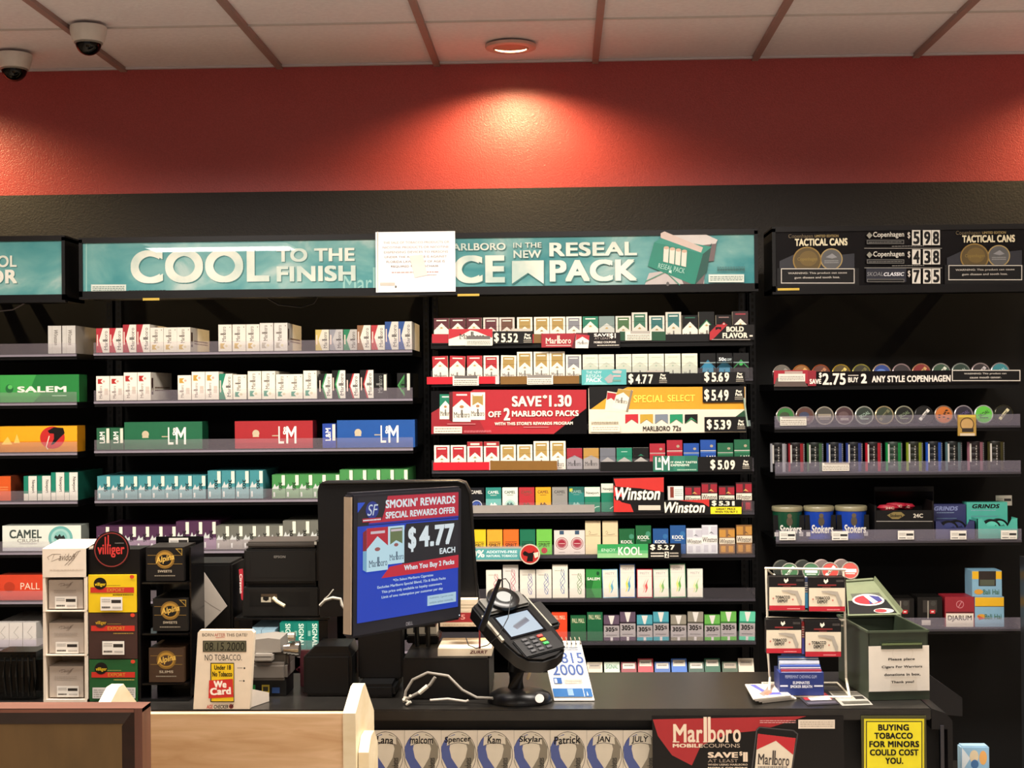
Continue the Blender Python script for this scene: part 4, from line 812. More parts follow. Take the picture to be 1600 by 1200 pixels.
it += [('t', 'RESEAL PACK', 1028, 424, 1070, 415.5, 'a8d8c8', {'b': .0, 'ang': -.22}), ('p', [(1045, 423), (1049, 424), (1048.5, 428), (1046.5, 426), (1044.5, 427)], 'c8e8d8'), ('e', 1043, 444, 2.3, 3.4, '5a5654'), ('k', [(1008, 440), (1040, 425), (1062, 446)], 1.2, '2a8a70')]
it += [('r', 1106.5, 441.5, 1162, 429, 'c8d4cc'), ('r', 1107.5, 440.5, 1161, 430, 'dde0d4'), ('l', 1109, 439.5, 1160, 431, 3, DG), ('l', 1120, 424, 1163, 416.5, 3, '3a5a58')]
header((130, 366, 1178, 455.5), 'long teal header sign lettered COOL TO THE FINISH and RESEAL PACK', TEAL, it)
# paper taped over it
x0, y0, x1, y1 = 587.5, 361, 711, 457
it = [('r', 589, 456, 591, 362, 'd8d4c8')]
for i, (s_, xa_, xb_) in enumerate([('THE SALE OF TOBACCO PRODUCTS OR', 599, 702), ('NICOTINE PRODUCTS OR NICOTINE', 598, 701), ('DISPENSING DEVICES TO PERSONS', 600, 700), ('UNDER THE AGE OF 18 IS AGAINST', 601, 698), ('FLORIDA LAW. PROOF OF AGE IS', 604, 695), ('REQUIRED FOR PURCHASE', 611, 685)]):
    yy = 381 + i * 7.5; it.append(('t', s_, xa_, yy, xb_, yy - 4.6, ['b0a090', 'a8908a', 'a09084', '988478', '8c766c', '806a60'][i], {'b': .0}))
it += [('l', 612, 427.5, 685, 423, 1, 'c8a8a0'), ('l', 660, 431, 682, 428, 1, 'c8b0a8'), ('r', 594, 446, 617, 441.5, 'cfc6b8'), ('e', 618.5, 448, 1.6, 2, '7a7468'), ('p', [(640, 400), (660, 398), (668, 430), (648, 434)], 'f0e2d8')]
o = card('paper_notice', 'white paper notice about tobacco sales taped over the teal header sign', 'notice', (x0, y0, x1, y1), HY - .016, mat('ffffff', .3, vary=0.0), it, th=.002)
# right-hand header
def warn(x0, y0, x1, y1, a_, b__):
    return [('r', x0, y1, x1, y0, 'ccc6bc'), ('r', x0 + 1.3, y1 - 1.3, x1 - 1.3, y0 + 1.3, '0c0a0b'), ('t', a_, x0 + 11, y0 + 10, x1 - 12, y0 + 5, 'b8b2a8', {'b': .03}), ('t', b__, x0 + 21, y0 + 17, x1 - 23, y0 + 12, 'b8b2a8', {'b': .03})]
it = []
for dx, dy in ((0, 0), (261, -5)):
    it += [('p', [(1218 + dx, 408 + dy), (1240 + dx, 398 + dy), (1275 + dx, 402 + dy), (1335 + dx, 396 + dy), (1335 + dx, 420 + dy), (1218 + dx, 420 + dy)], '1e1f28'),
           ('t', 'Copenhagen', 1232 + dx, 374 + dy, 1270 + dx, 365.5 + dy, '6a5a3c', {'b': 0}), ('t', 'LIMITED EDITION', 1273 + dx, 371 + dy, 1310 + dx, 366.5 + dy, '9a8450', {'b': .03}),
           ('t', 'TACTICAL CANS', 1242 + dx, 384.5 + dy, 1324 + dx, 372 + dy, 'e0d6b4', {'b': .06}),
           ('e', 1299 + dx, 405 + dy, 17.5, 17, 'a8905a'), ('e', 1299 + dx, 405 + dy, 15.8, 15.3, '565656'), ('p', [(1290 + dx, 402 + dy), (1300 + dx, 396 + dy), (1308 + dx, 402 + dy), (1300 + dx, 404 + dy)], '8a8a8c'), ('l', 1288 + dx, 412 + dy, 1310 + dx, 406 + dy, 2, '8c8c8c'),
           ('e', 1261 + dx, 407 + dy, 22.5, 21.5, '8c6f30'), ('e', 1261 + dx, 407 + dy, 20.5, 19.5, '54431c'), ('e', 1263 + dx, 404 + dy, 14, 12, '6a5524'), ('t', 'Copenhagen', 1246 + dx, 409 + dy, 1277 + dx, 402 + dy, '8a7232', {'b': 0})]
    it += [('r', 1214 + dx, 450 + dy, 1342 + dx, 419 + dy, '0f0d0e')] + warn(1220 + dx, 419.5 + dy, 1335 + dx, 443 + dy, 'WARNING: This product can cause', 'gum disease and tooth loss.')
for i, (yy, s_) in enumerate([(361, '598'), (391, '438'), (421, '735')]):
    for j, ch in enumerate(s_):
        x = 1424 + [0, 17, 30.5][j]; it += [('r', x, yy + 22.5, x + 13, yy - 1, 'd8d4ca'), ('t', ch, x + 2, yy + 21, x + 11.5, yy + 1, '141213', {'b': .05})]
    it.append(('t', '$', 1417, yy + 13, 1421, yy + 2, 'c8c0b4', {'b': .02}))
for yy in (362.5, 393):
    it += [('p', [(1357, yy + 1), (1362, yy + 6), (1357, yy + 11), (1352.5, yy + 6)], '8a887c'), ('t', 'Copenhagen', 1363, yy + 11, 1411, yy, 'd0ccc0', {'b': .02}), ('r', 1353, yy + 19.5, 1411, yy + 13, '6a6864'), ('r', 1354, yy + 18.5, 1410, yy + 14, '1c1b1b'), ('l', 1356, yy + 18, 1408, yy + 15, 1, '6a6864'), ('r', 1349, yy + 26.5, 1470, yy + 25.8, 'a8a49c'), ('l', 1392, yy + 24, 1442, yy + 21.5, 1, '8a8680')]
it += [('r', 1352, 441, 1414, 420, '181a28'), ('t', 'SKOAL', 1353, 432, 1378, 425.5, '8a8a8c', {'b': .0, 's': .2}), ('t', 'CLASSIC', 1379, 432, 1411, 426, 'dcdce0', {'b': .04, 's': .2}), ('r', 1353, 441.5, 1411, 436.5, '6a6864'), ('r', 1354, 440.5, 1410, 437.5, '1c1b1b')]
header((1212, 357, 1660, 447.5), 'black header sign lettered TACTICAL CANS with white price digits', mat('131012', .22), it)
# yellow inspection stickers and the light strips under the headers
for x0_, x1_, lab in [(223, 249, 'yellow sticker under the COOL end of the teal header'), (715, 749, 'yellow sticker under the ICE lettering of the teal header'), (1215, 1249, 'yellow sticker under the black TACTICAL CANS header')]:
    yy = 467.5 - (x0_ - 223) * .0135 if x0_ < 1200 else 452
    card('sticker', lab, 'sticker', (x0_, yy - 2, x1_, yy + 2), HY - .012, 'c8a83c', [], th=.001)
# cables hanging under the headers
t = B(); t.tube([at(0, 486, 5.2), at(20, 484, 5.2), at(35, 476, 5.2), at(47, 468, 5.18)], .0025, mat('8a8284', .5)); tag(t.make('header_cable'), 'thin grey cable looping under the left border header sign', 'cable')
t = B(); t.tube([at(418, 466, 5.2), at(435, 476, 5.2), at(470, 480, 5.2), at(490, 474, 5.2), at(497, 463, 5.2)], .003, mat('2c2a2a', .5)); tag(t.make('header_cable'), 'dark cable sagging under the FINISH lettering', 'cable')
# ------------------------------------------------------------------ right bay: cans, rolls, tubs
def can_kind(key, face, rim, look, txt=None, tc='d8d0c0'):
    K[key] = dict(look=look, name='tobacco_can', face=face, rim=rim, txt=txt, tc=tc, proto=None)
def can_proto(k, r=.033, d=.022):
    e = empty('tobacco_can')
    t = B(); t.lathe([(r * .97, .003), (r * .97, d), (r * .6, d)], '4a4744', ax='y', n=32); t.make('can_body', e)
    t = B(); t.lathe([(r * .88, .0012), (r * .93, -.0004), (r, .001), (r, .009)], mat(k['rim'], .22, .55), ax='y', n=36)
    rr = r * .87; it = [('e', 0, 0, rr, rr, k['face'])]
    a = k['txt']
    if a == 'slash': it += [('p', [(-.7 * rr, -.5 * rr), (-.4 * rr, -.75 * rr), (.7 * rr, .5 * rr), (.4 * rr, .75 * rr)], k['tc']), ('t', 'Skoal', -.5 * rr, -.2 * rr, .5 * rr, .2 * rr, '201a18', {'b': .04, 'ang': .8})]
    elif a == 'band': it += [('r', -.8 * rr, -.22 * rr, .8 * rr, .22 * rr, k['tc']), ('l', -.6 * rr, -.5 * rr, .6 * rr, -.3 * rr, 1, k['tc'])]
    elif a == 'leaf': it += [('e', -.1 * rr, .1 * rr, .6 * rr, .4 * rr, k['tc']), ('l', -.5 * rr, -.6 * rr, .5 * rr, -.3 * rr, 2, k['rim'])]
    elif a == 'spots':
        rnd = random.Random(5)
        for i in range(9):
            x, y = rnd.uniform(-.6, .6) * rr, rnd.uniform(-.6, .6) * rr; it.append(('e', x, y, .16 * rr, .08 * rr, k['tc']))
    elif a: it += [('t', a, -.7 * rr, -.12 * rr, .7 * rr, .3 * rr, k['tc'], {'b': .03, 'ang': .5}), ('l', -.5 * rr, -.55 * rr, .5 * rr, -.3 * rr, 1, k['tc'])]
    t.art(it, (0, .0011, 0), XU, ZU, lambda x, y: (x, y), e=.00008); t.make('can_lid', e)
    return e
def can_row(items, z0, Y, where, group, r=.033):
    n = len(items)
    for i, (cx, face, rim, a, tc, look) in enumerate(items):
        e = can_proto(dict(face=face, rim=rim, txt=a, tc=tc), r); p = at(cx, 600, Y)
        e.location = (p.x, Y + .012, z0 + r + .0026); e.rotation_euler = (math.radians(-6), 0, 0)
        tag(e, '%s round can, %s from the left on %s' % (look, ORD[i], where), 'tobacco can', group)
GC = 'round tobacco cans in the right bay'
can_row([(1223, '5c564c', 'a09a90', 'slash', '8a8478', 'grey-brown'), (1253.5, '8a5a24', 'c07a40', 'slash', 'd8a860', 'orange-copper'), (1284, '5a2c1c', 'b0603c', 'slash', 'b87850', 'rust-red'), (1316, '4a3c14', 'c0a040', 'slash', 'd8c060', 'dull gold'), (1347.6, '2a2814', 'a8a050', 'slash', '6a6430', 'dark olive'),
         (1379.6, '1c3a80', 'c0a890', 'leaf', '5a7ac0', 'blue-centred'), (1410.5, '2a2224', 'b8a0a0', 'band', '6a5a60', 'dark plum'), (1441.5, '7a1c1c', 'c89070', 'slash', 'c8a060', 'crimson'), (1472.6, '2c4a34', 'b8b8b0', 'slash', 'd8dcc8', 'green-and-white'), (1503.5, '1c3428', 'a0a8a0', 'SKOAL', 'a8b8a8', 'deep green'),
         (1534.5, '241c1e', 'b8a8a8', 'slash', 'c0b8b8', 'black-and-silver'), (1565, '2f8088', 'b0b0b0', 'SKOAL', 'b8e0dc', 'turquoise')], Z['R', 0], SY, "right bay's top shelf", GC)
can_row([(1227.7, '1c6a20', 'a8a098', 'leaf', '2c3c1c', 'green-topped'), (1258.4, '4a2418', '9a8c84', 'leaf', '2c3450', 'brown-and-blue'), (1289, '3c3830', 'c8c0b0', 'band', '8a8070', 'smoky grey'), (1320, '3a1c20', 'b8b0a8', 'leaf', '5a4444', 'maroon'), (1351.4, '122418', 'c0c4b8', 'SKOAL', '8aa090', 'blackish green'), (1382.7, '24301c', 'c0b088', 'slash', '6a6a4a', 'olive-striped'),
         (1413.7, '181c14', 'b8b8a0', 'SKOAL', '6a7a5a', 'near-black'), (1445, '141414', '3a3a3a', 'slash', 'd8d4cc', 'black with white slash'), (1476, 'b8641c', '9a8878', 'spots', '14100c', 'orange leopard-spotted'), (1507, '1a1226', 'b8b0b8', 'SKOAL', '5a4a78', 'dark violet'), (1538.5, '58b838', 'd0dcd0', 'SKOAL', '142c10', 'vivid lime'), (1570, '1c1c14', '3c3a2c', 'slash', 'd0c8a0', 'olive-black, cream-lettered')], Z['R', 1], SY, "right bay's second shelf", GC)
# rolls of cans
def can_roll(cx, c, strip, look, i):
    e = empty('can_roll'); p = at(cx, 735, SY); r = .0305
    prof = []
    for k in range(5):
        z = k * .0208; prof += [(r * .97, z), (r, z + .002), (r, z + .0185), (r * .97, z + .0205)]
    t = B(); t.lathe(prof, c, n=28); t.lathe([(r * .97, .1035), (r * .7, .1037), (0.0, .1037)], mat('5a5658', .25, .5), n=28); t.make('stacked_cans', e)
    t = B()
    def wrap(a0, a1, z0, z1, col, rr=.0309):
        vs = []; n = 6
        for q in range(n + 1):
            a = math.radians(-90 + a0 + (a1 - a0) * q / n); vs += [(rr * math.cos(a), rr * math.sin(a), z0), (rr * math.cos(a), rr * math.sin(a), z1)]
        t.add(vs, [(2 * q, 2 * q + 2, 2 * q + 3, 2 * q + 1) for q in range(n)], col)
    wrap(-75, -50, .0, .1, 'a8a8a8' if strip == 'w' else strip); wrap(-50, -38, .03, .095, 'c0bcb4')
    wrap(18, 45, .0, .1, strip if strip != 'w' else 'b8bcc0'); wrap(45, 62, .03, .098, '9aa0a8', .0312)
    for q in range(9): wrap(48, 58, .034 + q * .007, .037 + q * .007, '202020', .0314)
    for q in range(8): wrap(-12 + (q % 2) * 3, -3, .02 + q * .009, .026 + q * .009, '8a8680', .0314)
    t.make('wrapper', e)
    e.location = (p.x, SY + .046, Z['R', 2])
    tag(e, '%s shrink-wrapped roll of cans, %s from the left in right bay' % (look, ORD[i]), 'tobacco can roll', 'rolls of cans on the right bay shelf')
for i, (cx, c, s_, lk) in enumerate([(1219.5, '141214', '9a9aa0', 'black and grey-labelled'), (1247.6, '1a1012', '8a1c24', 'black and dark red'), (1277, '101a14', '3a5c3a', 'black and sage green'), (1308, '10141c', '3a4c8a', 'black and slate blue'), (1338.6, '10121c', '28387a', 'black and indigo'), (1369, '1a1012', 'a81c2c', 'black and scarlet'), (1401, '12281c', '158040', 'emerald-striped'), (1433.5, '1c2010', '7a8a24', 'olive-yellow-striped'), (1464, '10141e', '1c4aa8', 'cobalt-striped'), (1495, '0e1414', '4a6468', 'black and steel'), (1529.5, '201418', '8a5a68', 'mauve-striped'), (1561.6, '1c1a10', '3c3818', 'dark bronze')]):
    can_roll(cx, c, s_, lk, i)
for r_, lab in [((1219, 651, 1260, 665), "white warning label on right bay's second shelf lip"), ((1285, 723, 1327, 736), "white warning label on right bay's third shelf lip")]:
    x0, y0, x1, y1 = r_; card('warning_label', lab, 'label', r_, SY - .014, 'dcd6ca', [('r', x0 + 3, y0 + 3, x1, y0, 'a09890'), ('l', x0 + 1, y1 - 1, x1 - 1, y0 + 4, 3, '8a8478')])
card('tin_tag', 'yellow box-shaped tag hanging over right bay\'s second shelf lip', 'tag', (1497, 648, 1525, 681), SY - .016, 'a8863c', [('r', 1498, 652, 1524, 648.5, 'c8b048'), ('e', 1511, 663, 11, 8, 'b8945c'), ('c', 1511, 663, 11, 9.5, '5a4020'), ('r', 1503, 675, 1521, 669, '2a2018'), ('r', 1500, 681, 1523, 677, 'c8b8a0')], th=.008)
# long strip in front of the top cans
it = [('p', [(1209, 600), (1209, 579), (1262, 578), (1275, 599)], 'a01c2c'), ('p', [(1209, 604), (1214, 590), (1255, 592), (1262, 604)], '5a4a44'), ('r', 1216, 596, 1258, 584, 'e0dccf'), ('l', 1218, 595, 1256, 587, 3, '9a948a'), ('r', 1226, 584, 1254, 580, 'b09a90'), ('p', [(1262, 603), (1262, 579), (1275, 579), (1275, 603)], '8a1828'),
      ('t', 'SAVE', 1265, 600, 1283, 592, 'ece4d8', {'b': .06}), ('t', '$', 1279.5, 591, 1284, 582, 'ece4d8', {'b': .04}), ('t', '2.75', 1285, 601.5, 1321, 583, 'ece4d8', {'b': .04}), ('t', 'BUY', 1325, 597.5, 1341, 589.5, 'ece4d8', {'b': .05}), ('l', 1325, 588, 1341, 585, 1, 'd8d0c4'), ('t', '2', 1345, 599, 1354, 584, 'f4ece0', {'b': .06}), ('t', 'ANY STYLE COPENHAGEN', 1362, 597.5, 1485, 586, 'e6dfd4', {'b': .06}),
      ('r', 1487, 595.5, 1594, 578, 'd0cac0'), ('r', 1488.5, 594, 1592.5, 579.5, '100e0f'), ('t', 'WARNING: This product can', 1506, 586, 1572, 582, 'c8c2b8', {'b': .03}), ('t', 'cause mouth cancer.', 1515, 591.5, 1564, 587.5, 'c8c2b8', {'b': .03})]
card('promotion_strip', 'glossy strip lettered SAVE 2.75 BUY 2 across the top cans', 'shelf strip', (1208, 577.5, 1594, 601.5), SY - .014, mat('1a1415', .12), it, group=None)
# tubs
def tub(x0, x1, c, lab):
    p = at((x0 + x1) / 2, 843, SY); r = (x1 - x0) / 440 / 2; e = empty('tobacco_tub')
    t = B(); t.lathe([(r * .86, 0), (r * .88, .004), (r * .95, .098), (r * .9, .1)], mat(c, .3), n=40)
    t.art([('t', 'Stokers', -.035, .022, .042, .052, 'd8d4cc', {'b': .04, 's': .15}), ('e', .0, .064, .011, .016, '4a4030'), ('e', 0, .084, .008, .008, '5a4c38')], (0, -r * .94, 0), XU, ZU, lambda a, b_: (a, b_), e=.0004)
    t.make('tub_body', e)
    t = B(); t.lathe([(r * .98, .098), (r, .1), (r, .112), (r * .96, .115), (.001, .115)], mat('8a8468', .3), n=40); t.make('tub_lid', e)
    for s_ in (-1, 1):
        t = B(); t.box(s_ * r * .8 - .011, s_ * r * .8 + .011, -r * .62, -r * .58, .01, .085, '0c0c0e'); t.box(s_ * r * .8 - .007, s_ * r * .8 + .007, -r * .63, -r * .62, .01, .025, 'b8b4b0'); t.make('side_label', e)
    e.location = (p.x, SY + .012 + r, Z['R', 3]); tag(e, lab, 'tub', 'lettered tubs on the right bay shelf')
tub(1211, 1259, '12422c', 'dark green lidded tub with white script lettering'); tub(1261, 1308.5, '123a9a', 'blue lidded tub with white script, next to the green tub'); tub(1311, 1361, '123a9a', 'blue lidded tub with white script, next to the black display box')
ZMIN = 0
def pbox(t, x0, y0, x1, y1, Y, d, c, art=None, e=.0002, bev=0.0):
    a = at(x0, y1, Y); b_ = at(x1, y0, Y); t.box(a.x, b_.x, Y, Y + d, max(a.z, ZMIN), b_.z, c, bev=bev)
    if art: t.art(art, (0, Y, 0), XU, ZU, pxmap(Y, 0, 0), e=e)
    return t
YB_ = SY + .012
def settle(o, z):
    """drop a single-mesh object on the surface at height z"""
    lo = min(v.co.z for v in o.data.vertices); o.location.z += z - lo
ZMIN = Z['R', 3]
# black display box with red pouches
e = empty('display_box'); tag(e, 'open black display box lettered 24C on right bay\'s fourth shelf', 'display box')
t = B(); pbox(t, 1369, 797, 1457, 843, YB_, .003, '0d0b0c', [('p', [(1386, 805), (1396, 800), (1408, 800), (1414, 805), (1404, 811), (1394, 811)], '7a6a3c'), ('t', 'Stokers', 1391, 808, 1409, 803, '1a1408', {'b': .04}), ('t', '24C', 1427, 809, 1442, 802.5, 'c8c0b0', {'b': .04}), ('r', 1369, 815, 1457, 814, '9a9690')]); t.make('front_panel', e)
t = B(); pbox(t, 1367, 790, 1369, 843, YB_, .14, '100e0f'); pbox(t, 1457, 783, 1459, 843, YB_, .14, '181010'); pbox(t, 1367, 760, 1459, 843, YB_ + .14, .003, '141012'); t.make('tray', e)
t = B(); a = at(1369, 790, YB_ + .14); c = at(1457, 790, YB_ + .14)
t.add([(a.x, a.y, a.z), (c.x, c.y, c.z), (c.x - .01, c.y - .05, c.z + .055), (a.x - .015, a.y - .05, a.z + .055)], [(0, 1, 2, 3)], '14100f'); t.make('raised_lid', e)
for i, (px, py) in enumerate([(1388, 793), (1400, 790), (1412, 791)]):
    p = at(px, py, YB_ + .05 + i * .02); t = B()
    t.lathe([(.001, -.012), (.024, -.009), (.031, 0), (.024, .009), (.001, .012)], 'a01c30', n=20); t.art([('t', '24C', -.012, -.004, .012, .004, 'd8b0a0', {'b': .05})], (0, -.031, 0), XU, ZU, lambda a, b_: (a, b_))
    o = t.make('tobacco_pouch'); o.location = p; o.scale = (1.3, .8, 1); tag(o, '%s red pouch inside the black display box' % ['leftmost', 'middle', 'rightmost'][i], 'pouch', 'red pouches in the black display box')
def grinds(x0, x1, ytop, c, tray, lab, tx0, tx1, ty, disc):
    e = empty('display_tray'); tag(e, lab, 'display box', 'two-tier coffee pouch displays')
    t = B(); pbox(t, x0, ytop, x1, 843, YB_ + .07, .06, c, [('t', 'GRINDS', x0 + 2 + (6 if c[0] != '2' else 0), ytop + 10, x1 - 12, ytop + 3, '101014' if c[0] != '2' else '7a84b0', {'b': .06, 's': .2}), ('l', x0 + 6, ytop + 14, x1 - 18, ytop + 12, 1, '8aa0b8'), ('l', x0 + 6, ytop + 23, x1 - 14, ytop + 21, 1, '6a88a0')]); t.make('header_card', e)
    t = B(); a = at(tx0, 843, YB_); b_ = at(tx1, ty, YB_); a.z = max(a.z, ZMIN); W_ = b_.x - a.x; H_ = b_.z - a.z
    t.prism([(a.x, a.z), (b_.x, a.z), (b_.x, b_.z), (b_.x - W_ * .15, b_.z), (b_.x - W_ * .25, a.z + H_ * .62), (a.x + W_ * .25, a.z + H_ * .62), (a.x + W_ * .12, b_.z), (a.x, b_.z)], YB_, YB_ + .003, 'y', c)
    t.box(a.x, a.x + .003, YB_, YB_ + .068, a.z, b_.z, c); t.box(b_.x - .003, b_.x, YB_, YB_ + .068, a.z, b_.z, c); t.make('tray', e)
    for k, q in enumerate((.38, .62)):
        x = a.x + W_ * q; z = a.z + H_ * .46; t = B(); t.lathe([(.033, .0), (.034, .002), (.034, .02)], '121216', (x, YB_ + .012 + k * .024, z), ax='y', n=28)
        t.art([('e', 0, 0, .027, .027, disc), ('t', 'GRINDS', -.02, -.004, .02, .006, '14181c', {'b': .04, 'ang': .5})], (x, YB_ + .012 + k * .024, z), XU, ZU, lambda a, b_: (a, b_)); o = t.make('pouch_can'); tag(o, '%s lidded can in the %s lower tray' % (['front', 'rear'][k], 'navy' if c[0] == '2' else 'turquoise'), 'can', 'lidded cans in the pouch displays')
grinds(1457.5, 1509, 788, '2a2f5c', 0, 'navy two-tier pouch display beside the turquoise one', 1461, 1524, 814, '30386a')
grinds(1511, 1574, 784.5, '48a898', 0, 'turquoise two-tier pouch display on right bay\'s fourth shelf', 1527, 1591, 810, '5cc0ac')
t = B(); pbox(t, 1497, 770, 1560, 800, YB_ + .16, .1, '3a2014'); pbox(t, 1511, 774, 1530, 784, YB_ + .15, .005, '5a3014'); o = t.make('cardboard_box'); settle(o, Z['R', 3]); 
for q in o.data.vertices:
    if q.co.z < Z['R', 3] + .05: pass
tag(o, 'plain brown cardboard box behind the turquoise display', 'box')
for i, (x0, x1, y0) in enumerate([(1218, 1243, 830), (1300, 1325, 830), (1403, 1428, 829), (1485, 1510, 829), (1564, 1589, 828.5)]):
    card('shelf_price_label', 'white shelf price label, %s from the left along right bay\'s fourth shelf' % ORD[i], 'price label', (x0, y0, x1, y0 + 14), SY - .016, 'dedad0', [('r', x0 + 13, y0 + 8, x1 - 1, y0 + 4.5, '2a2a2a'), ('l', x0 + 2, y0 + 13, x0 + 12, y0 + 10, 1, '4a4a4a'), ('l', x0 + 2, y0 + 8, x0 + 12, y0 + 3, 2, 'a8a49c'), ('l', x0 + 14, y0 + 13, x1 - 2, y0 + 10, 1, 'a09c94')], th=.001, group='white price labels on the right bay')
card('shelf_price_label', 'white price label standing up behind the turquoise display', 'price label', (1556, 774, 1581, 790), YB_ + .135, 'd8d4ca', [('r', 1569, 783, 1580, 779, '2a2a2a'), ('l', 1558, 788, 1567, 785, 1, '4a4a4a'), ('l', 1558, 783, 1567, 778, 2, 'a8a49c')], th=.001, group='white price labels on the right bay')
ZMIN = 0
# cartons of cigars on the fifth shelf
def pb_obj(name, lab, cat, x0, y0, x1, y1, Y, d, c, art, z=None, group=None, bev=0.0):
    t = B(); pbox(t, x0, y0, x1, y1, Y, d, c, art, bev=bev); o = t.make(name)
    if z is not None: settle(o, z)
    return tag(o, lab, cat, group)
Z5 = Z['R', 4]
bk = lambda x: [('r', x + 5, 955, x + 27, 936, '2a2622'), ('r', x + 12, 965, x + 14, 937, '8a8478'), ('e', x + 21, 941, 4, 4, '3a3834'), ('r', x + 16, 957, x + 24, 951, 'b8242c'), ('r', x + 18, 955, x + 22, 953, 'e0d8d0'), ('r', x + 3, 975, x + 17, 967, 'b8b0a8')]
pb_obj('cigar_box', 'black patterned cigar box partly behind the open green lid', 'cigar box', 1394, 933, 1428, 978, YB_, .09, '15120f', bk(1394), Z5, 'boxes on right bay\'s fifth shelf')
pb_obj('cigar_box', 'black patterned cigar box beside the red-and-white one', 'cigar box', 1434, 931, 1472, 978, YB_, .09, '15120f', bk(1437), Z5, 'boxes on right bay\'s fifth shelf')
pb_obj('cigar_box', 'red-and-white cigar box on right bay\'s fifth shelf', 'cigar box', 1477, 931, 1522, 978, YB_, .09, '8a1c28', [('c', 1500, 943, 6, 5, 'c07a80'), ('k', [(1497, 948), (1503, 938)], 1.2, 'c07a80'), ('r', 1478, 956, 1521, 954.5, '3a1012'), ('r', 1478, 978, 1521, 957, 'd8cfc0'), ('t', 'DJARUM', 1481, 970, 1518, 960, '2a1a18', {'b': .02})], Z5, 'boxes on right bay\'s fifth shelf')
bali = lambda x, y: [('r', x, y + 14, x + 45, y, 'd8a81c'), ('k', [(x, y + 14), (x + 45, y + 14)], 1, '6a5010'), ('e', x + 10, y + 30, 7, 4, 'c89030'), ('p', [(x + 4, y + 28), (x + 16, y + 33), (x + 6, y + 35)], 'b84020'), ('t', 'Bali Hai', x + 15, y + 34, x + 41, y + 26, '3c6a50', {'b': .02})]
o1 = pb_obj('tobacco_box', 'pale blue box with yellow band, under the open windowed one', 'tobacco box', 1523.5, 931, 1568.5, 978, YB_, .09, '7aa4bc', bali(1523.5, 932), Z5, 'pale blue tobacco boxes stacked')
ztop = max(v.co.z for v in o1.data.vertices) + o1.location.z
pb_obj('tobacco_box', 'pale blue box with dark window, topmost of the two stacked', 'tobacco box', 1519, 888, 1565, 928.5, YB_, .09, '7aa4bc', [('r', 1519, 901, 1565, 889, 'd8a81c'), ('r', 1529, 912, 1556, 888.5, '241a14'), ('r', 1531, 911, 1554, 902, '4a5040'), ('e', 1529, 921, 7, 4, 'c89030'), ('t', 'Bali Hai', 1536, 925, 1561, 917, '3c6a50', {'b': .02})], ztop + .001, 'pale blue tobacco boxes stacked')
t = B(); p = at(1584, 420, 5.2)
for x_, z0_, z1_ in [(at(1598, 900, 5.0).x, .4, z_at(1598, 870, 5.0))]:
    t.box(x_, x_ + .02, 4.98, 5.03, 0, z1_, mat('2a2a2c', .3))
tag(t.make('end_post'), 'slim dark metal post at the right border', 'post')

# ------------------------------------------------------------------ the counter
CY0 = 3.51; ZC = at(1000, 1108, CY0).z; CY1 = onz(1000, 1050, ZC).y
CTOP = ramp_mat('counter_laminate', [(0.3, '1b1917'), (0.7, '22201d')], scale=30, rough=.28, detail=4)
xr = at(1488, 1100, CY0).x; xl = at(-140, 1100, CY0).x
e = empty('sales_counter'); tag(e, 'long black laminate sales counter in front of the shelving', 'counter')
t = B(); t.box(xl, xr - .05, CY0, CY1, ZC - .028, ZC, CTOP, bev=.003); t.make('worktop', e)
t = B(); t.box(xl, xr - .02, CY0 + .05, CY1 - .03, 0, ZC - .028, mat('0b0a0b', .5)); t.make('cabinet', e)
t = B(); t.prism([(xr - .05, ZC), (xr - .015, ZC - .012), (xr, ZC - .03), (xr, 0), (xr - .012, 0), (xr - .012, ZC - .05), (xr - .05, ZC - .05)], CY0, CY1, 'y', mat('1a191b', .3)); t.box(xr - .03, xr - .022, CY0 - .006, CY0, 0, ZC - .04, mat('2c2b30', .3)); t.make('end_panel', e)
t = B(); p1 = at(1418, 1030, CY1 + .05); p2 = at(1496, 1085, CY1 + .05); t.prism([(p1.x - .14, p1.z - .12), (p1.x - .14, p1.z + .0), (p1.x, p1.z), (p2.x, p2.z), (p2.x, p2.z - .05)], CY1 + .002, CY1 + .05, 'y', mat('1c1b1d', .35))
tag(t.make('gate_panel'), 'black sloping panel behind the donation can at the counter end', 'panel')

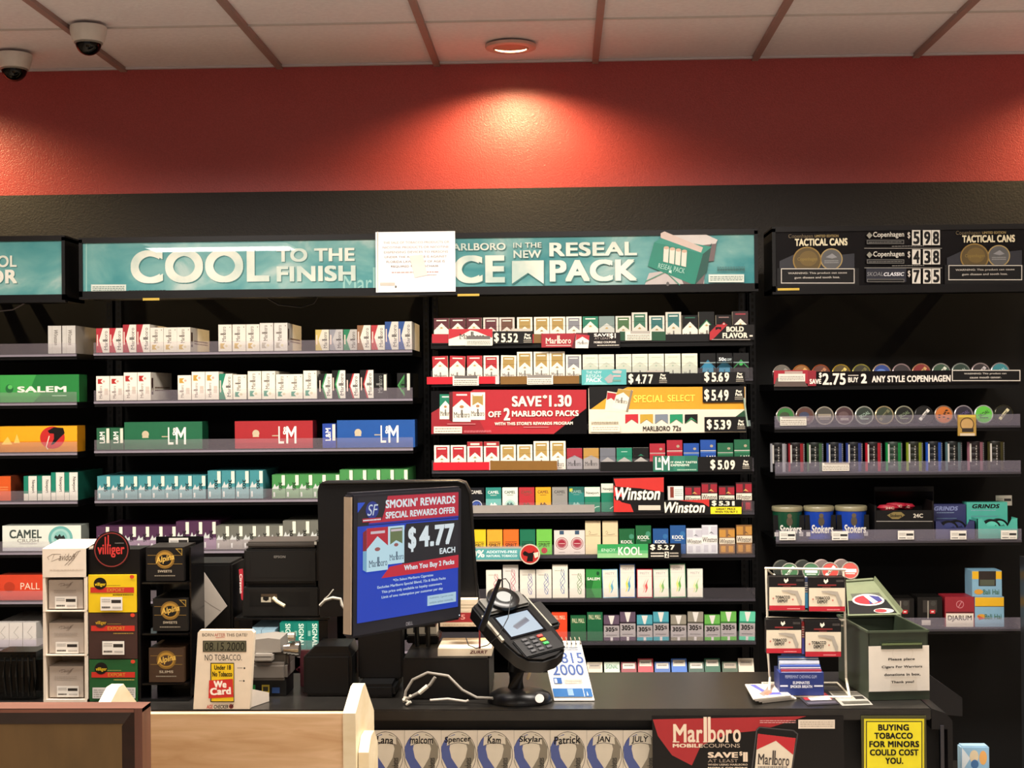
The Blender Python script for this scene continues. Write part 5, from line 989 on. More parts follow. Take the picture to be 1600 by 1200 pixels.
def sheet(i, cx, nm):
    x0, x1 = cx - 28.5, cx + 28.5; it = [('r', x0, 1215, x0 + .8, 1141, 'a8a49a')]
    # the ribbon: blue limb and grey limb crossing
    L = [(cx - 4, 1147), (cx - 16, 1153), (cx - 24, 1166), (cx - 25, 1182), (cx - 19, 1196), (cx - 6, 1212)]
    R_ = [(cx + 2, 1147), (cx + 15, 1153), (cx + 22, 1166), (cx + 22, 1182), (cx + 16, 1196), (cx + 2, 1212)]
    it += [('e', cx - 1, 1179, 28, 36, '3a3a3c'), ('e', cx - 1, 1179, 27.2, 35.2, 'd8d2c2')]
    P = lambda pts: [(cx - 1 + a, b_) for a, b_ in pts]
    it += [('p', P([(6, 1147), (18, 1153), (25.5, 1167), (25, 1184), (16, 1202), (8, 1215), (-8, 1215), (3, 1198), (11, 1184), (14, 1170), (11, 1158), (2, 1150)]), '857f70'),
           ('p', P([(-6, 1147), (-19, 1153), (-27, 1167), (-26, 1184), (-16, 1204), (-9, 1215), (9, 1215), (-1, 1199), (-11, 1184), (-14, 1170), (-12, 1158), (-3, 1150)]), '4c5c9c'),
           ('p', P([(-17, 1152), (0, 1146.5), (16, 1152), (17, 1163), (9, 1161), (-9, 1161), (-18, 1165)]), 'd8d2c2'),
           ('k', P([(-17, 1165), (-8, 1161.5), (0, 1160.5), (8, 1161.5), (15, 1164)]), .9, '6a6864'), ('t', 'diabetes', cx + 9, 1204, cx + 19, 1184, '2a2a2a', {'b': .02, 'rot': 1})]
    wl = 5.0 * len(nm) + 6
    it.append(('t', nm, cx - 2 - wl / 2, 1162, cx + wl / 2 - 2, 1150, '141214', {'b': .03, 's': .1, 'ang': .05 * ((i % 3) - 1)}))
    card('ribbon_paper', 'white paper with blue-and-grey ribbon and handwritten name, %s from the left' % ORD[i], 'paper', (x0, 1141, x1, 1215), CY0 + .036 - .002 * (i % 2), 'ddd6c8', it, th=.001, group='named ribbon papers hung along the counter front', e=.00015)
for i, nm in enumerate(['Lana', 'malcom', 'Spencer', 'Kam', 'Skylar', 'Patrick', 'JAN', 'JULY']): sheet(i, 603.5 + i * 56.9, nm)
x0 = 1020
it = [('p', [(1020, 1124), (1260, 1119), (1190, 1141), (1140, 1146), (1095, 1165), (1081, 1196), (1050, 1180), (1028, 1150)], '9a1c22'), ('t', 'MARL', 1051, 1160, 1157, 1120, 'dccab4', {'b': .03}), ('t', 'MOBILE', 1051, 1168, 1098, 1162, 'dccab4', {'b': .06}), ('t', 'COUPONS', 1099, 1168, 1156, 1162, 'b8a896', {'b': .0}),
      ('t', 'SAVE', 1106, 1184, 1153, 1175, 'dccab4', {'b': .06}), ('t', '$', 1155, 1181, 1160, 1174, 'dccab4', {'b': .03}), ('t', '1', 1161, 1190, 1168, 1175, 'dccab4', {'b': .07}), ('t', 'AT LEAST', 1106, 1191, 1153, 1186, 'a09080', {'b': 0}), ('t', 'WHEN USING MARLBORO', 1106, 1196, 1168, 1193, 'c8b8a4', {'b': .03}), ('t', 'MOBILE COUPONS', 1106, 1202, 1168, 1198, 'c8b8a4', {'b': .05}),
      ('p', [(1181, 1140), (1186, 1135), (1240, 1140), (1247, 1146), (1236, 1216), (1172, 1216)], '3a383a'), ('p', [(1183, 1141), (1187, 1137), (1239, 1142), (1245, 1147), (1234, 1216), (1174, 1216)], '100f10'), ('p', [(1184, 1146), (1243, 1153), (1234, 1216), (1178, 1216)], 'd8ccb8'), ('p', [(1184, 1146), (1243, 1153), (1239, 1179), (1212, 1157), (1182, 1171)], 'b01c26'), ('t', 'MARL', 1184, 1195, 1233, 1172, '3a3230', {'b': .02, 'ang': -.06}), ('l', 1184, 1200, 1230, 1196, 1, '6a6058'),
      ('r', 1247, 1138, 1304, 1124, 'd8ccbc'), ('l', 1250, 1136, 1302, 1126, 3, 'b0a496'), ('l', 1187, 1130, 1243, 1124, 2, 'c08a88')]
card('counter_poster', 'black-and-red counter poster lettered MOBILE COUPONS', 'poster', (1020, 1119, 1318, 1215), CY0 - .004, mat('131112', .3), it, th=.002)
it = [('r', 1347, 1216, 1447, 1119, '3c3a14'), ('r', 1350, 1216, 1444, 1123, 'd0c41c'), ('r', 1353, 1216, 1441, 1126.5, '2a2810'), ('r', 1354.5, 1216, 1439.5, 1128, 'e0d41e')]
for i, (s_, a_, b__) in enumerate([('BUYING', 1372, 1420), ('TOBACCO', 1366, 1426), ('FOR MINORS', 1358, 1436), ('COULD COST', 1359, 1435), ('YOU.', 1383, 1411)]):
    it.append(('t', s_, a_, 1141.5 + i * 13, b__, 1131.5 + i * 13, '1a180e', {'b': .06}))
card('warning_sign', 'yellow sign lettered BUYING TOBACCO FOR MINORS COULD COST YOU', 'sign', (1347, 1119, 1447, 1216), CY0 - .006, '4a481c', it, th=.004)
# a pale blue card box in the gap beyond the counter
t = B(); a = at(1502, 1215, 4.1); b_ = at(1546, 1166, 4.1); t.box(a.x, b_.x, 4.1, 4.14, a.z, b_.z, '9cc0d8', bev=.004)
t.art([('r', 1503, 1214, 1545, 1168, '8cb8d8'), ('p', [(1503, 1168), (1516, 1185), (1503, 1206)], 'd8e4ec'), ('e', 1522, 1182, 7, 10, 'd8c8a8'), ('e', 1536, 1184, 6, 11, 'e0a860'), ('e', 1523, 1194, 6, 7, '3a6aa0'), ('r', 1505, 1214, 1545, 1206, 'c8dce8')], (0, 4.1, 0), XU, ZU, pxmap(4.1, 0, 0)); o = t.make('card_box'); tag(o, 'pale blue picture box low in the gap beyond the counter end', 'box')
t = B(); t.box(a.x - .03, b_.x + .03, 4.07, 4.3, 0, a.z - .001, mat('0c0b0c', .5), bev=.006); tag(t.make('low_stand'), 'black stand holding the pale blue box beyond the counter', 'stand')
# ------------------------------------------------------------------ point-of-sale screens
def E(c, s=.95): return mat(c, emit=s)
Yl, Yr = 3.29, 3.63
pl = at(549, 999, Yl); prr = at(722, 965, Yr)
uu = Vector((prr.x - pl.x, prr.y - pl.y, 0)); MW = uu.length; uu.normalize()
vv = Vector((0, 0, 1)); nn = uu.cross(vv)
rl = Matrix.Rotation(math.radians(1.2), 4, -nn); uu = (rl @ uu).normalized(); vv = (rl @ vv).normalized(); MH = .335
MX = Matrix.Translation(pl) @ Matrix((uu, -nn, vv)).transposed().to_4x4()      # local x right, y away from the viewer, z up
e = empty('customer_monitor'); e.matrix_world = MX; tag(e, 'black customer display monitor showing a $4.77 rewards offer', 'monitor')
t = B(); t.box(0, MW, 0, .028, 0, MH, mat('1c1d24', .3), bev=.006); t.box(-.0006, .004, .003, .025, .01, MH - .01, mat('8a7a68', .35)); t.make('casing', e)
bz = .016
t = B(); SW, SH_ = MW - 2 * bz - .004, MH - 2 * bz - .014; ox, oz = bz + .002, bz + .018
t.poly([(ox, -.0004, oz), (ox + SW, -.0004, oz), (ox + SW, -.0004, oz + SH_), (ox, -.0004, oz + SH_)], E('0b1020'))
Wt = 'e8f4f8'
def spk(x, y, w_, h_, roofc, fr):
    r = [('r', x, y, x + w_, y + h_, E('c4e8f4'))]
    if fr: r.append(('p', [(x + w_ * .14, y + h_ * .95), (x + w_ * .88, y + h_ * .95), (x + w_ * .88, y + h_ * .52), (x + w_ * .5, y + h_ * .62), (x + w_ * .14, y + h_ * .52)], E(roofc)))
    else: r.append(('p', [(x, y + h_), (x + w_, y + h_), (x + w_, y + h_ * .56), (x + w_ * .5, y + h_ * .8), (x, y + h_ * .52)], E(roofc)))
    return r + [('r', x + w_ * .18, y + h_ * .86, x + w_ * .85, y + h_ * .92, E('d8c8d0')), ('e', x + w_ / 2, y + h_ * .5, w_ * .13, h_ * .045, E('a05a5a')), ('t', 'MARL', x + w_ * .1, y + h_ * .1, x + w_ * .96, y + h_ * .32, E('203a5a'), {'b': .01})]
it = [('r', 0, 0, 1, .77, E('0a3fc0')), ('p', [(0, .96), (.07, .96), (0, .88)], E('1c50d0')), ('e', .135, .895, .06, .07, E('16308c')), ('t', 'SF', .09, .85, .19, .94, E('d0dce8'), {'b': -.005, 's': .25}), ('r', .045, .8, .22, .83, E('c01c38')), ('l', .05, .805, .215, .825, 1, E(Wt)),
      ('p', [(.28, 1), (1, .995), (1, .79), (.1, .79), (.12, .8), (.22, .8), (.25, .88)], E('c4203c')), ('r', .1, .775, 1, .79, E('1a2c9c')), ('t', "SMOKIN' REWARDS", .26, .9, .965, .97, E(Wt), {'b': .05}), ('t', 'SPECIAL REWARDS OFFER', .26, .815, .965, .87, E(Wt), {'b': .05}),
      ('p', [(.46, .76), (1, .755), (1, .43), (.42, .43), (.44, .7)], E('0b1020')), ('t', '$', .48, .52, .56, .73, E(Wt), {'b': .04}), ('t', '4.77', .59, .55, .955, .73, E(Wt), {'b': .06}), ('t', 'EACH', .80, .475, .965, .525, E(Wt), {'b': .05}),
      ('p', [(.42, .43), (1, .45), (1, .34), (.22, .335), (.3, .42)], E('d01f38')), ('t', 'When You Buy 2 Packs', .44, .362, .955, .418, E(Wt), {'b': .05})]
it += spk(.28, .44, .16, .31, '6a7a50', True) + [('p', [(.045, .42), (.08, .40), (.08, .74), (.045, .72)], E('8a1828')), ('p', [(.045, .42), (.08, .40), (.08, .57), (.045, .57)], E('7ab0d0'))] + spk(.08, .40, .2, .35, 'c01c34', False)
for i, (s_, a_, b__) in enumerate([('*On Select Marlboro Cigarettes', .33, .73), ('Excludes Marlboro Special Blend, 72s & Black Packs', .18, .86), ('This price only available to loyalty customers', .22, .82), ('Limit of one redemption per customer per day', .22, .83)]):
    y = .29 - i * .042; it.append(('t', s_, a_, y, b__, y + .028, E('cfe4f4'), {'b': .03}))
it += [('r', .67, .05, .97, .135, E('b8d8ea')), ('t', 'WARNING: Cigarette smoke', .69, .1, .94, .12, E('5a7a94'), {'b': .0}), ('t', 'contains carbon monoxide.', .69, .065, .94, .085, E('5a7a94'), {'b': .0})]
t.art(it, (ox, -.0006, oz), XU, ZU, unit(SW, SH_), e=.00008); t.make('screen', e)
t = B(); t.art([('t', 'DELL', MW * .47, .009, MW * .53, .017, '8a8c94', {'b': .0}), ('e', MW - .012, .012, .0016, .0016, mat('e8f0f8', emit=2.0))], (0, 0, 0), XU, ZU, lambda a, b_: (a, b_), e=.0004); t.make('brand_badge', e)
t = B(); t.box(MW / 2 - .06, MW / 2 + .06, .028, .05, .05, .28, PLAST, bev=.006); t.make('rear_cover', e)

# cashier terminal behind it, seen from its back, on a thick post
YP = 3.74
e = empty('register_terminal', (0, 0, 0)); tag(e, 'black cashier terminal seen from the back, behind the customer monitor', 'register')
t = B(); pts = [at(x, y, YP) for x, y in [(496, 768), (499, 757), (507, 752), (716, 750), (727, 753), (735, 768), (742, 880), (748, 940), (760, 948), (500, 965)]]
t.prism([(p.x, p.z) for p in pts][::-1], YP, YP + .045, 'y', mat('0e0e0f', .35)); t.make('screen_housing', e)
t = B(); t.tube([at(503, 755, YP - .002), at(715, 752.5, YP - .002), at(727, 756, YP - .002), at(735, 772, YP - .002), at(742, 880, YP - .002), at(747, 940, YP - .002)], .004, mat('1c1b1b', .3)); t.make('edge_rim', e)
ZMIN = ZC + .034
t = B(); pbox(t, 560, 940, 628, 1106, YP - .02, .06, mat('0b0b0c', .4), bev=.004); ZMIN = 0
t.make('post', e)
t = B(); a = at(566, 1090, YP); b_ = at(624, 1090, YP); t.box(a.x, b_.x, YP - .1, YP + .08, ZC + .001, ZC + .035, mat('0d0d0e', .4), bev=.008); t.make('foot', e)
t = B(); pbox(t, 706, 937, 762, 966, YP + .03, .02, mat('8a8480', .5, bump=.4, bscale=900)); t.make('speaker_panel', e)
t = B(); pbox(t, 630, 975, 680, 980, YP + .02, .05, PLAST); t.tube([at(650, 945, YP + .03), at(652, 1010, YP + .03)], .006, PLAST); t.tube([at(668, 945, YP + .03), at(669, 1010, YP + .03)], .006, PLAST); t.make('cable_arm', e)

# cash drawer and what is stacked on it
ZMIN = ZC + .001
pb_obj('cash_drawer', 'black cash drawer under the stacked red-and-cream boxes', 'cash drawer', 630, 1028, 764, 1100, 3.62, .26, mat('0e0d0d', .35), [('r', 636, 1094, 758, 1093, '1c1b1b')], bev=.004)
DZ = max((at(640, 1028, 3.62).z), ZC)
ZMIN = 0
o = pb_obj('card_tray', 'low cream tray with dark red lettering on the drawer\'s front edge', 'tray', 684, 1014, 768, 1026, 3.64, .16, 'd8c8ae', [('t', 'ZURRT', 734, 1022, 762, 1017, '5a1c1c', {'b': .05, 's': .2}), ('r', 748, 1014, 751, 985, '7a1c20')], DZ + .0005)
TZ = max(v.co.z for v in o.data.vertices) + o.location.z
o = pb_obj('paper_box', 'cream-and-red box numbered 1875 on the cash drawer', 'box', 688, 988, 752, 1012, 3.69, .045, 'c8b49a', [('r', 689, 1005, 741, 990, '8a1c20'), ('t', '1875', 699, 1001, 727, 993, 'd08a80', {'b': .03}), ('l', 692, 1011, 742, 1007, 1, 'a89478')], TZ + .0006)
TZ = max(v.co.z for v in o.data.vertices) + o.location.z
pb_obj('paper_slip_stack', 'cream paper slips piled on top of the 1875 box', 'papers', 690, 969, 746, 987, 3.69, .04, 'd0bfa4', [('r', 690, 982, 746, 981, 'a8977c'), ('r', 690, 977, 746, 976, 'b8a78c')], TZ + .0006)
pb_obj('white_receipt_box', 'small white box glimpsed under the monitor corner', 'box', 636, 985, 682, 1006, 3.86, .06, 'd8cdb8', [('r', 646, 1004, 652, 988, '1a1818'), ('r', 664, 1004, 670, 988, '1a1818')], DZ + .02)
t = B(); a = at(636, 1010, 3.84); b_ = at(686, 1010, 3.84); t.box(a.x, b_.x, 3.83, 3.93, DZ, DZ + .0195, PLAST, bev=.003); tag(t.make('adapter_box'), 'black adapter block under the small white box', 'adapter')
t = B(); t.tube([at(632, 1095, 3.58), at(634, 1080, 3.58), at(645, 1062, 3.58), at(668, 1051, 3.58), at(700, 1056, 3.58), at(722, 1078, 3.58), at(745, 1090, 3.58), at(770, 1091, 3.56)], .0035, mat('8a847a', .5)); tag(t.make('data_cable'), 'grey cable arching over the counter in front of the cash drawer', 'cable')
t = B(); t.tube([at(632, 1094, 3.56), at(655, 1082, 3.56), at(672, 1070, 3.56), at(680, 1058, 3.56)], .004, mat('7a756c', .5)); t.tube([at(655, 1083, 3.56), at(668, 1072, 3.56)], .0055, 'd0c8b8'); tag(t.make('data_cable'), 'grey cable with a white sleeve lying beside the terminal post', 'cable')
t = B(); p = at(640, 1097, 3.56)
for i in range(5): t.tube([(p.x + random.uniform(-.015, .012), 3.56 + random.uniform(-.02, .02), ZC + .004 + i * .003), (p.x + random.uniform(-.015, .015), 3.56 + random.uniform(-.02, .02), ZC + .012 + i * .003)], .0035, 'c8c0b0')
tag(t.make('cable_clip'), 'white cable clip heaped at the foot of the terminal post', 'clip')
t = B(); t.tube([at(672, 1094, 3.56), at(700, 1092, 3.56), at(728, 1096, 3.56), at(732, 1094, 3.56)], .003, 'b8b0a4'); tag(t.make('white_cable'), 'short white cable end lying on the counter before the drawer', 'cable')

# payment terminal on its stand
C0 = at(774, 968, 3.42); A = Vector((.80, .55, .12)).normalized(); L_ = Vector((.56, -.66, -.5)); L_ = (L_ - A * L_.dot(A)).normalized(); Nn = L_.cross(A).normalized()
if Nn.z < 0: Nn = -Nn
e = empty('payment_terminal'); e.matrix_world = Matrix.Translation(C0) @ Matrix((A, -L_, Nn)).transposed().to_4x4()   # x across, -y towards the shopper, z up from the face
tag(e, 'black card payment terminal on a stand beside the monitor', 'payment terminal')
DK = mat('131314', .28); GR = mat('3a3834', .4)
t = B()
out = [(-.028, .062), (-.03, -.02), (-.024, -.09), (-.016, -.13), (.000, -.155), (.03, -.168), (.07, -.166), (.10, -.152), (.116, -.125), (.12, -.09), (.122, .0), (.118, .06), (.09, .075), (.0, .075)]
t.prism(out, -.036, -.004, 'z', DK); t.prism([(x * .96 + .002, y * .97) for x, y in out], -.004, .002, 'z', mat('1a1a1b', .22)); t.make('housing', e)
t = B(); t.box(-.006, .096, -.078, .006, .002, .004, mat('0c0d12', .1)); t.make('display_glass', e)
t = B(); t.box(0, .09, -.072, 0, .0041, .0044, E('a8c4dc', .9)); t.make('display', e)
t = B(); it = [('p', [(.022, -.042), (.07, -.024), (.075, -.036), (.028, -.054)], E('5a6a90', .8))] + [('p', [(.026 + i * .0042, -.038 + i * .0016), (.028 + i * .0042, -.037 + i * .0016), (.031 + i * .0042, -.049 + i * .0016), (.029 + i * .0042, -.05 + i * .0016)], E('20284a', .7)) for i in range(11)]
t.art(it, (0, 0, .0045), XU, (0, 1, 0), lambda a, b_: (a, b_), e=.0001); t.make('display_print', e)
t = B(); t.box(-.008, .104, -.15, -.086, .002, .007, mat('202022', .3), bev=.003); t.make('keypad_plate', e)
for i in range(4):
    for j in range(3):
        t = B(); x = .02 + j * .022; y = -.096 - i * .0135; c = '2c2c30'
        if j == 2 and i < 3: c = ['a8281c', 'c8a81c', '1c8a3c'][i]
        t.box(x - .008, x + .008, y - .005, y + .005, .0068, .0098, mat(c, .35), bev=.0015); t.make('key', e)
t = B(); t.box(-.014, .108, .012, .07, .002, .012, mat('4a4844', .4), bev=.005); t.lathe([(.04, .012), (.04, .02), (.034, .023), (.026, .024)], DK, (.046, .045, 0), n=32); t.make('reader_hood', e)
t = B(); t.lathe([(.019, .0245), (.019, .0262), (.001, .0264)], mat('f0ece0', emit=.9), (.046, .042, 0), n=28); t.make('contactless_light', e)
t = B(); t.box(-.0275, -.021, -.075, .02, -.004, .0032, mat('8a8578', .3)); t.box(.1145, .1175, -.07, .045, .0, .004, mat('8a8578', .3)); t.make('silver_trim', e)
t = B(); t.box(.116, .155, -.06, .035, -.03, -.006, mat('1c1b1b', .35), bev=.006); t.make('card_slot', e)
# stylus leaning in its holder, with its cord
t = B(); p0, p1 = at(752, 985, 3.38), at(781, 905, 3.38); t.tube([p0, p0.lerp(p1, .5), p1], .0085, mat('0c0c0d', .3), r2=.0045)
o = empty('stylus'); t.make('shaft', o); ST = o; tag(o, 'black stylus leaning upright against the payment terminal', 'stylus')
t = B(); t.tube([at(781, 906, 3.38), at(790, 904, 3.38), at(796, 912, 3.38), at(799, 930, 3.37), at(794, 965, 3.33), at(780, 992, 3.31), at(762, 1008, 3.33), at(744, 1013, 3.36), at(732, 1008, 3.38), at(728, 996, 3.4)], .0012, mat('0a0a0a', .4)); t.make('stylus_cord', ST)
e = empty('terminal_stand', (at(812, 1092, 3.58).x, 3.60, ZC)); tag(e, 'black payment terminal stand with a round white badge on its foot', 'stand')
t = B(); pr = []
for r_, h in [(.001, .034), (.03, .034), (.055, .03), (.072, .02), (.078, .006), (.078, .001)]: pr.append((r_, h))
t.lathe(pr[::-1], mat('141415', .32), n=40)
for q in t.v: q.x *= 1.04; q.y *= .85
t.make('foot', e)
t = B(); t.tube([(-.01, .0, .03), (-.008, .0, .08), (-.004, -.02, .12), (0, -.06, .15)], .022, DK, n=14); t.make('neck', e)
t = B(); t.lathe([(.011, 0), (.011, .002), (.0, .002)], 'e4e0d8', n=24, M=Matrix.Translation((.05, -.052, .018)) @ Matrix.Rotation(math.radians(62), 4, 'X')); t.make('round_badge', e)
t = B(); t.tube([(.02, -.02, .06), (.03, -.035, .09), (.024, -.045, .115)], .004, 'c8b898'); t.make('cable_loop', e)

# spiral calendar card
BL, BR_ = at(866, 1087, 3.60), at(929, 1082, 3.60); BL.z = BR_.z = ZC + .002; TR_ = at(907, 1001, 3.655); ud = (BR_ - BL); vd = TR_ - BR_
e = empty('flip_calendar'); tag(e, 'white spiral-bound date calendar standing behind the payment terminal', 'calendar')
wn, hn = ud.length, vd.length; un, vn = ud.normalized(), vd.normalized(); nrm = un.cross(vn).normalized()
t = B(); P4 = [BL, BR_, BR_ + vd, BL + vd]; t.add(P4 + [q - nrm * .004 for q in P4], [(0, 1, 2, 3), (7, 6, 5, 4), (0, 4, 5, 1), (1, 5, 6, 2), (2, 6, 7, 3), (3, 7, 4, 0)], 'e6e0d6')
t.art([('t', '0815', .2, .62, .96, .8, '3f5a94', {'b': .02}), ('t', '2000', .12, .42, .9, .6, '3f5a94', {'b': .02}), ('l', .5, .84, .9, .9, 2, '8a9ab0'), ('r', .1, .28, .3, .38, '2a5a9c'), ('r', .12, .29, .18, .36, 'e0e4e8'), ('l', .36, .28, .8, .36, 2, 'b0a898'), ('r', .02, .06, .98, .2, '2566a4'), ('r', .77, .06, .785, .2, 'd8e0e8'), ('r', .38, .08, .52, .19, '88a8c8'), ('p', [(.84, .08), (.88, .08), (.86, .15)], 'e8ecf0')] + [('r', .08 + i * .11, .93, .115 + i * .11, .955, '3c382e') for i in range(9)], BL, un, vn, unit(wn, hn), e=.0003); t.make('date_page', e)
t = B()
for i in range(9):
    c = BL + vd + un * wn * (.1 + i * .11); pts = [c + (-nrm) * (.008 * math.cos(a) - .003) + vn * (.008 * math.sin(a) + .0) for a in [k * 2 * PI / 10 for k in range(11)]]; t.tube(pts, .0011, mat('b8b09c', .3, .5), n=5)
t.make('spiral_binding', e)
t = B(); back = [BL + vd, BR_ + vd, Vector((BR_.x, BR_.y + .11, ZC + .002)), Vector((BL.x, BL.y + .11, ZC + .002))]; t.add(back, [(0, 1, 2, 3)], 'c8c2b4'); t.make('easel_back', e)

# ------------------------------------------------------------------ wire rack with gift-card boxes
WR = mat('d8cfbc', .35); YW = 3.70
def wob(t, pts, r=.0026, c=WR): t.tube(pts, r, c, n=7)
e = empty('wire_rack'); tag(e, 'white wire counter rack holding four card packets and cans', 'rack')
def WP(x, y, dy=0.0): return at(x, y, YW + dy)
t = B(); zf = ZC + .004
def foot(px): p = at(px, 1060, YW); return p
wob(t, [WP(1197, 888), WP(1199, 960), WP(1200, 1022), WP(1203, 1058), Vector((WP(1196, 1062).x, YW - .06, zf))], .0032); t.make('left_post', e)
t = B(); wob(t, [WP(1318, 892), WP(1320, 960), WP(1322, 1060), Vector((WP(1318, 1070).x, YW - .08, zf))], .0032); t.make('right_post', e)
t = B(); wob(t, [WP(1195, 888), WP(1322, 890)], .0032); wob(t, [WP(1197, 965), WP(1321, 969)], .0032)
for y in (901, 914, 927, 940, 953): wob(t, [WP(1197, y), WP(1320, y + 2)])
t.make('cross_wire', e)
t = B()
for y0, x0_ in ((888, 1196), (966, 1198)):
    wob(t, [WP(x0_, y0), WP(x0_ + 12, y0 + 10, .10), WP(1318, y0 + 12, .10), WP(1320, y0 + 2)])
for i in range(5): wob(t, [WP(1200 + i * 26, 905, .0), WP(1206 + i * 25, 906, .10)], .002)
t.make('wire_tray', e)
t = B(); a = at(1196, 1062, YW); b_ = at(1320, 1062, YW); wob(t, [Vector((a.x, YW - .06, zf)), Vector((b_.x, YW - .08, zf)), ], .0032); wob(t, [Vector((a.x, YW - .06, zf)), Vector((a.x + .005, YW + .1, zf)), Vector((b_.x, YW + .1, zf)), Vector((b_.x, YW - .08, zf))], .0028); t.make('base_wire', e)
def packet(x0, y0, x1, y1, lab, kk):
    w_, h = x1 - x0, y1 - y0; s_ = (y0 - y1) * 0
    it = [('r', x0, y1 - 1, x1, y0 + h * .31, 'd6cbb4'), ('r', x0, y1 - .5, x1, y1 - h * .15, 'b0182a'), ('p', [(x0 + w_ * .42, y0 + h * .05), (x0 + w_ * .47, y0 + h * .1), (x0 + w_ * .52, y0 + h * .04), (x0 + w_ * .54, y0 + h * .12), (x0 + w_ * .46, y0 + h * .19), (x0 + w_ * .41, y0 + h * .12)], 'ece4d2'), ('r', x0 + w_ * .24, y0 + h * .25, x1 - w_ * .24, y0 + h * .21, '7a1c1c'), ('l', x0 + w_ * .76, y0 + h * .14, x1 - 2, y0 + h * .07, 2, '5a5450'), ('l', x0 + w_ * .38, y0 + h * .3, x0 + w_ * .6, y0 + h * .27, 1, '8a3a3a'),
          ('p', [(x0 + w_ * .34, y0 + h * .40), (x0 + w_ * .55, y0 + h * .39), (x0 + w_ * .8, y0 + h * .42), (x0 + w_ * .86, y0 + h * .58), (x0 + w_ * .92, y0 + h * .72), (x0 + w_ * .9, y0 + h * .84), (x0 + w_ * .84, y0 + h * .82), (x0 + w_ * .78, y0 + h * .66), (x0 + w_ * .74, y0 + h * .52), (x0 + w_ * .62, y0 + h * .5), (x0 + w_ * .52, y0 + h * .46), (x0 + w_ * .36, y0 + h * .44)], 'a39c90'),
          ('t', 'TOBACCO', x0 + w_ * .17, y0 + h * .65, x0 + w_ * .58, y0 + h * .56, '1a1614', {'b': .06}), ('t', 'DEPOT', x0 + w_ * .23, y0 + h * .76, x0 + w_ * .52, y0 + h * .67, '1a1614', {'b': .06}), ('e', x0 + w_ * .11, y0 + h * .64, 1.4, 1.6, 'b87a6a'), ('e', x0 + w_ * .66, y0 + h * .67, 1.4, 1.6, 'b87a6a'), ('l', x0 + w_ * .5, y1 - h * .03, x1 - w_ * .14, y1 - h * .09, 1, 'd88a8a')]
    Y = YW - .035; a = at(x0, y1, Y); b_ = at(x1, y0, Y); ee = empty('card_packet', (0, 0, 0)); tag(ee, lab, 'card packet', 'card packets hung on the wire rack')
    t = B(); t.box(a.x, b_.x, Y, Y + .026, a.z, b_.z, '141012'); t.art(it, (0, Y, 0), XU, ZU, pxmap(Y, 0, 0), e=.0002); t.make('box_body', ee)
    t = B(); t.box(a.x, b_.x, Y + .027, Y + .03, b_.z - .02, b_.z + .001, '141012'); t.make('hang_tab', ee)
packet(1202, 901, 1257.5, 954, 'black, cream and red card packet, upper one nearer the left wire post', 0)
packet(1264, 902, 1320, 955.5, 'black, cream and red card packet, upper one at the right wire post', 0)
packet(1197.5, 968, 1252, 1021, 'black, cream and red card packet, lower one nearer the left wire post', 0)
packet(1258.5, 970, 1314, 1026.5, 'black, cream and red card packet, lower one above the blue gum box', 0)
for x0, y0, x1, y1, c1, c2, lab in [(1257.8, 903, 1263, 950, '2c3a5a', '4aa0d0', 'slim blue-and-black stick packet between the two upper card packets'), (1253, 972, 1257.5, 1022, 'b02828', '5a5ab0', 'slim red-to-violet stick packet between the two lower card packets')]:
    t = B(); pbox(t, x0, y0, x1, y1, YW - .02, .02, c1, [('r', x0, y1, x1, (y0 + y1) / 2, c2), ('l', x0, (y0 + y1) / 2, x1, y0 + 6, 5, 'd8d0c0')]); tag(t.make('stick_packet'), lab, 'packet')
for i, (cx, face, tc, lk) in enumerate([(1234, '2c5a34', 'c8d8c0', 'green-and-white'), (1267.5, '2c5a38', 'd0d8c8', 'pale-banded green'), (1297.5, 'b8342c', 'e8d0c0', 'red script-lettered'), (1328.5, 'c03a30', 'f0e0d0', 'red-and-white')]):
    ee = can_proto(dict(face=face, rim='a8a89c', txt='band' if i in (1, 3) else 'slash', tc=tc), .0225, .022); Y = YW + .03; p = at(cx, 893 - i * .5, Y); ee.location = p; ee.rotation_euler = (math.radians(-14), 0, math.radians(-8)); tag(ee, '%s round can, %s from the left on the wire rack' % (lk, ORD[i]), 'tobacco can', 'cans displayed on top of the wire rack')
    t = B(); t.lathe([(.0225, 0), (.0225, .02), (.01, .02)], mat('2c302c' if i < 2 else '7a6c68', .45), (p.x - .014, Y + .03, p.z + .002), ax='y', n=28); tag(t.make('tobacco_can'), 'grey-sided can stacked behind the %s can on the wire rack' % lk, 'tobacco can', 'cans displayed on top of the wire rack')
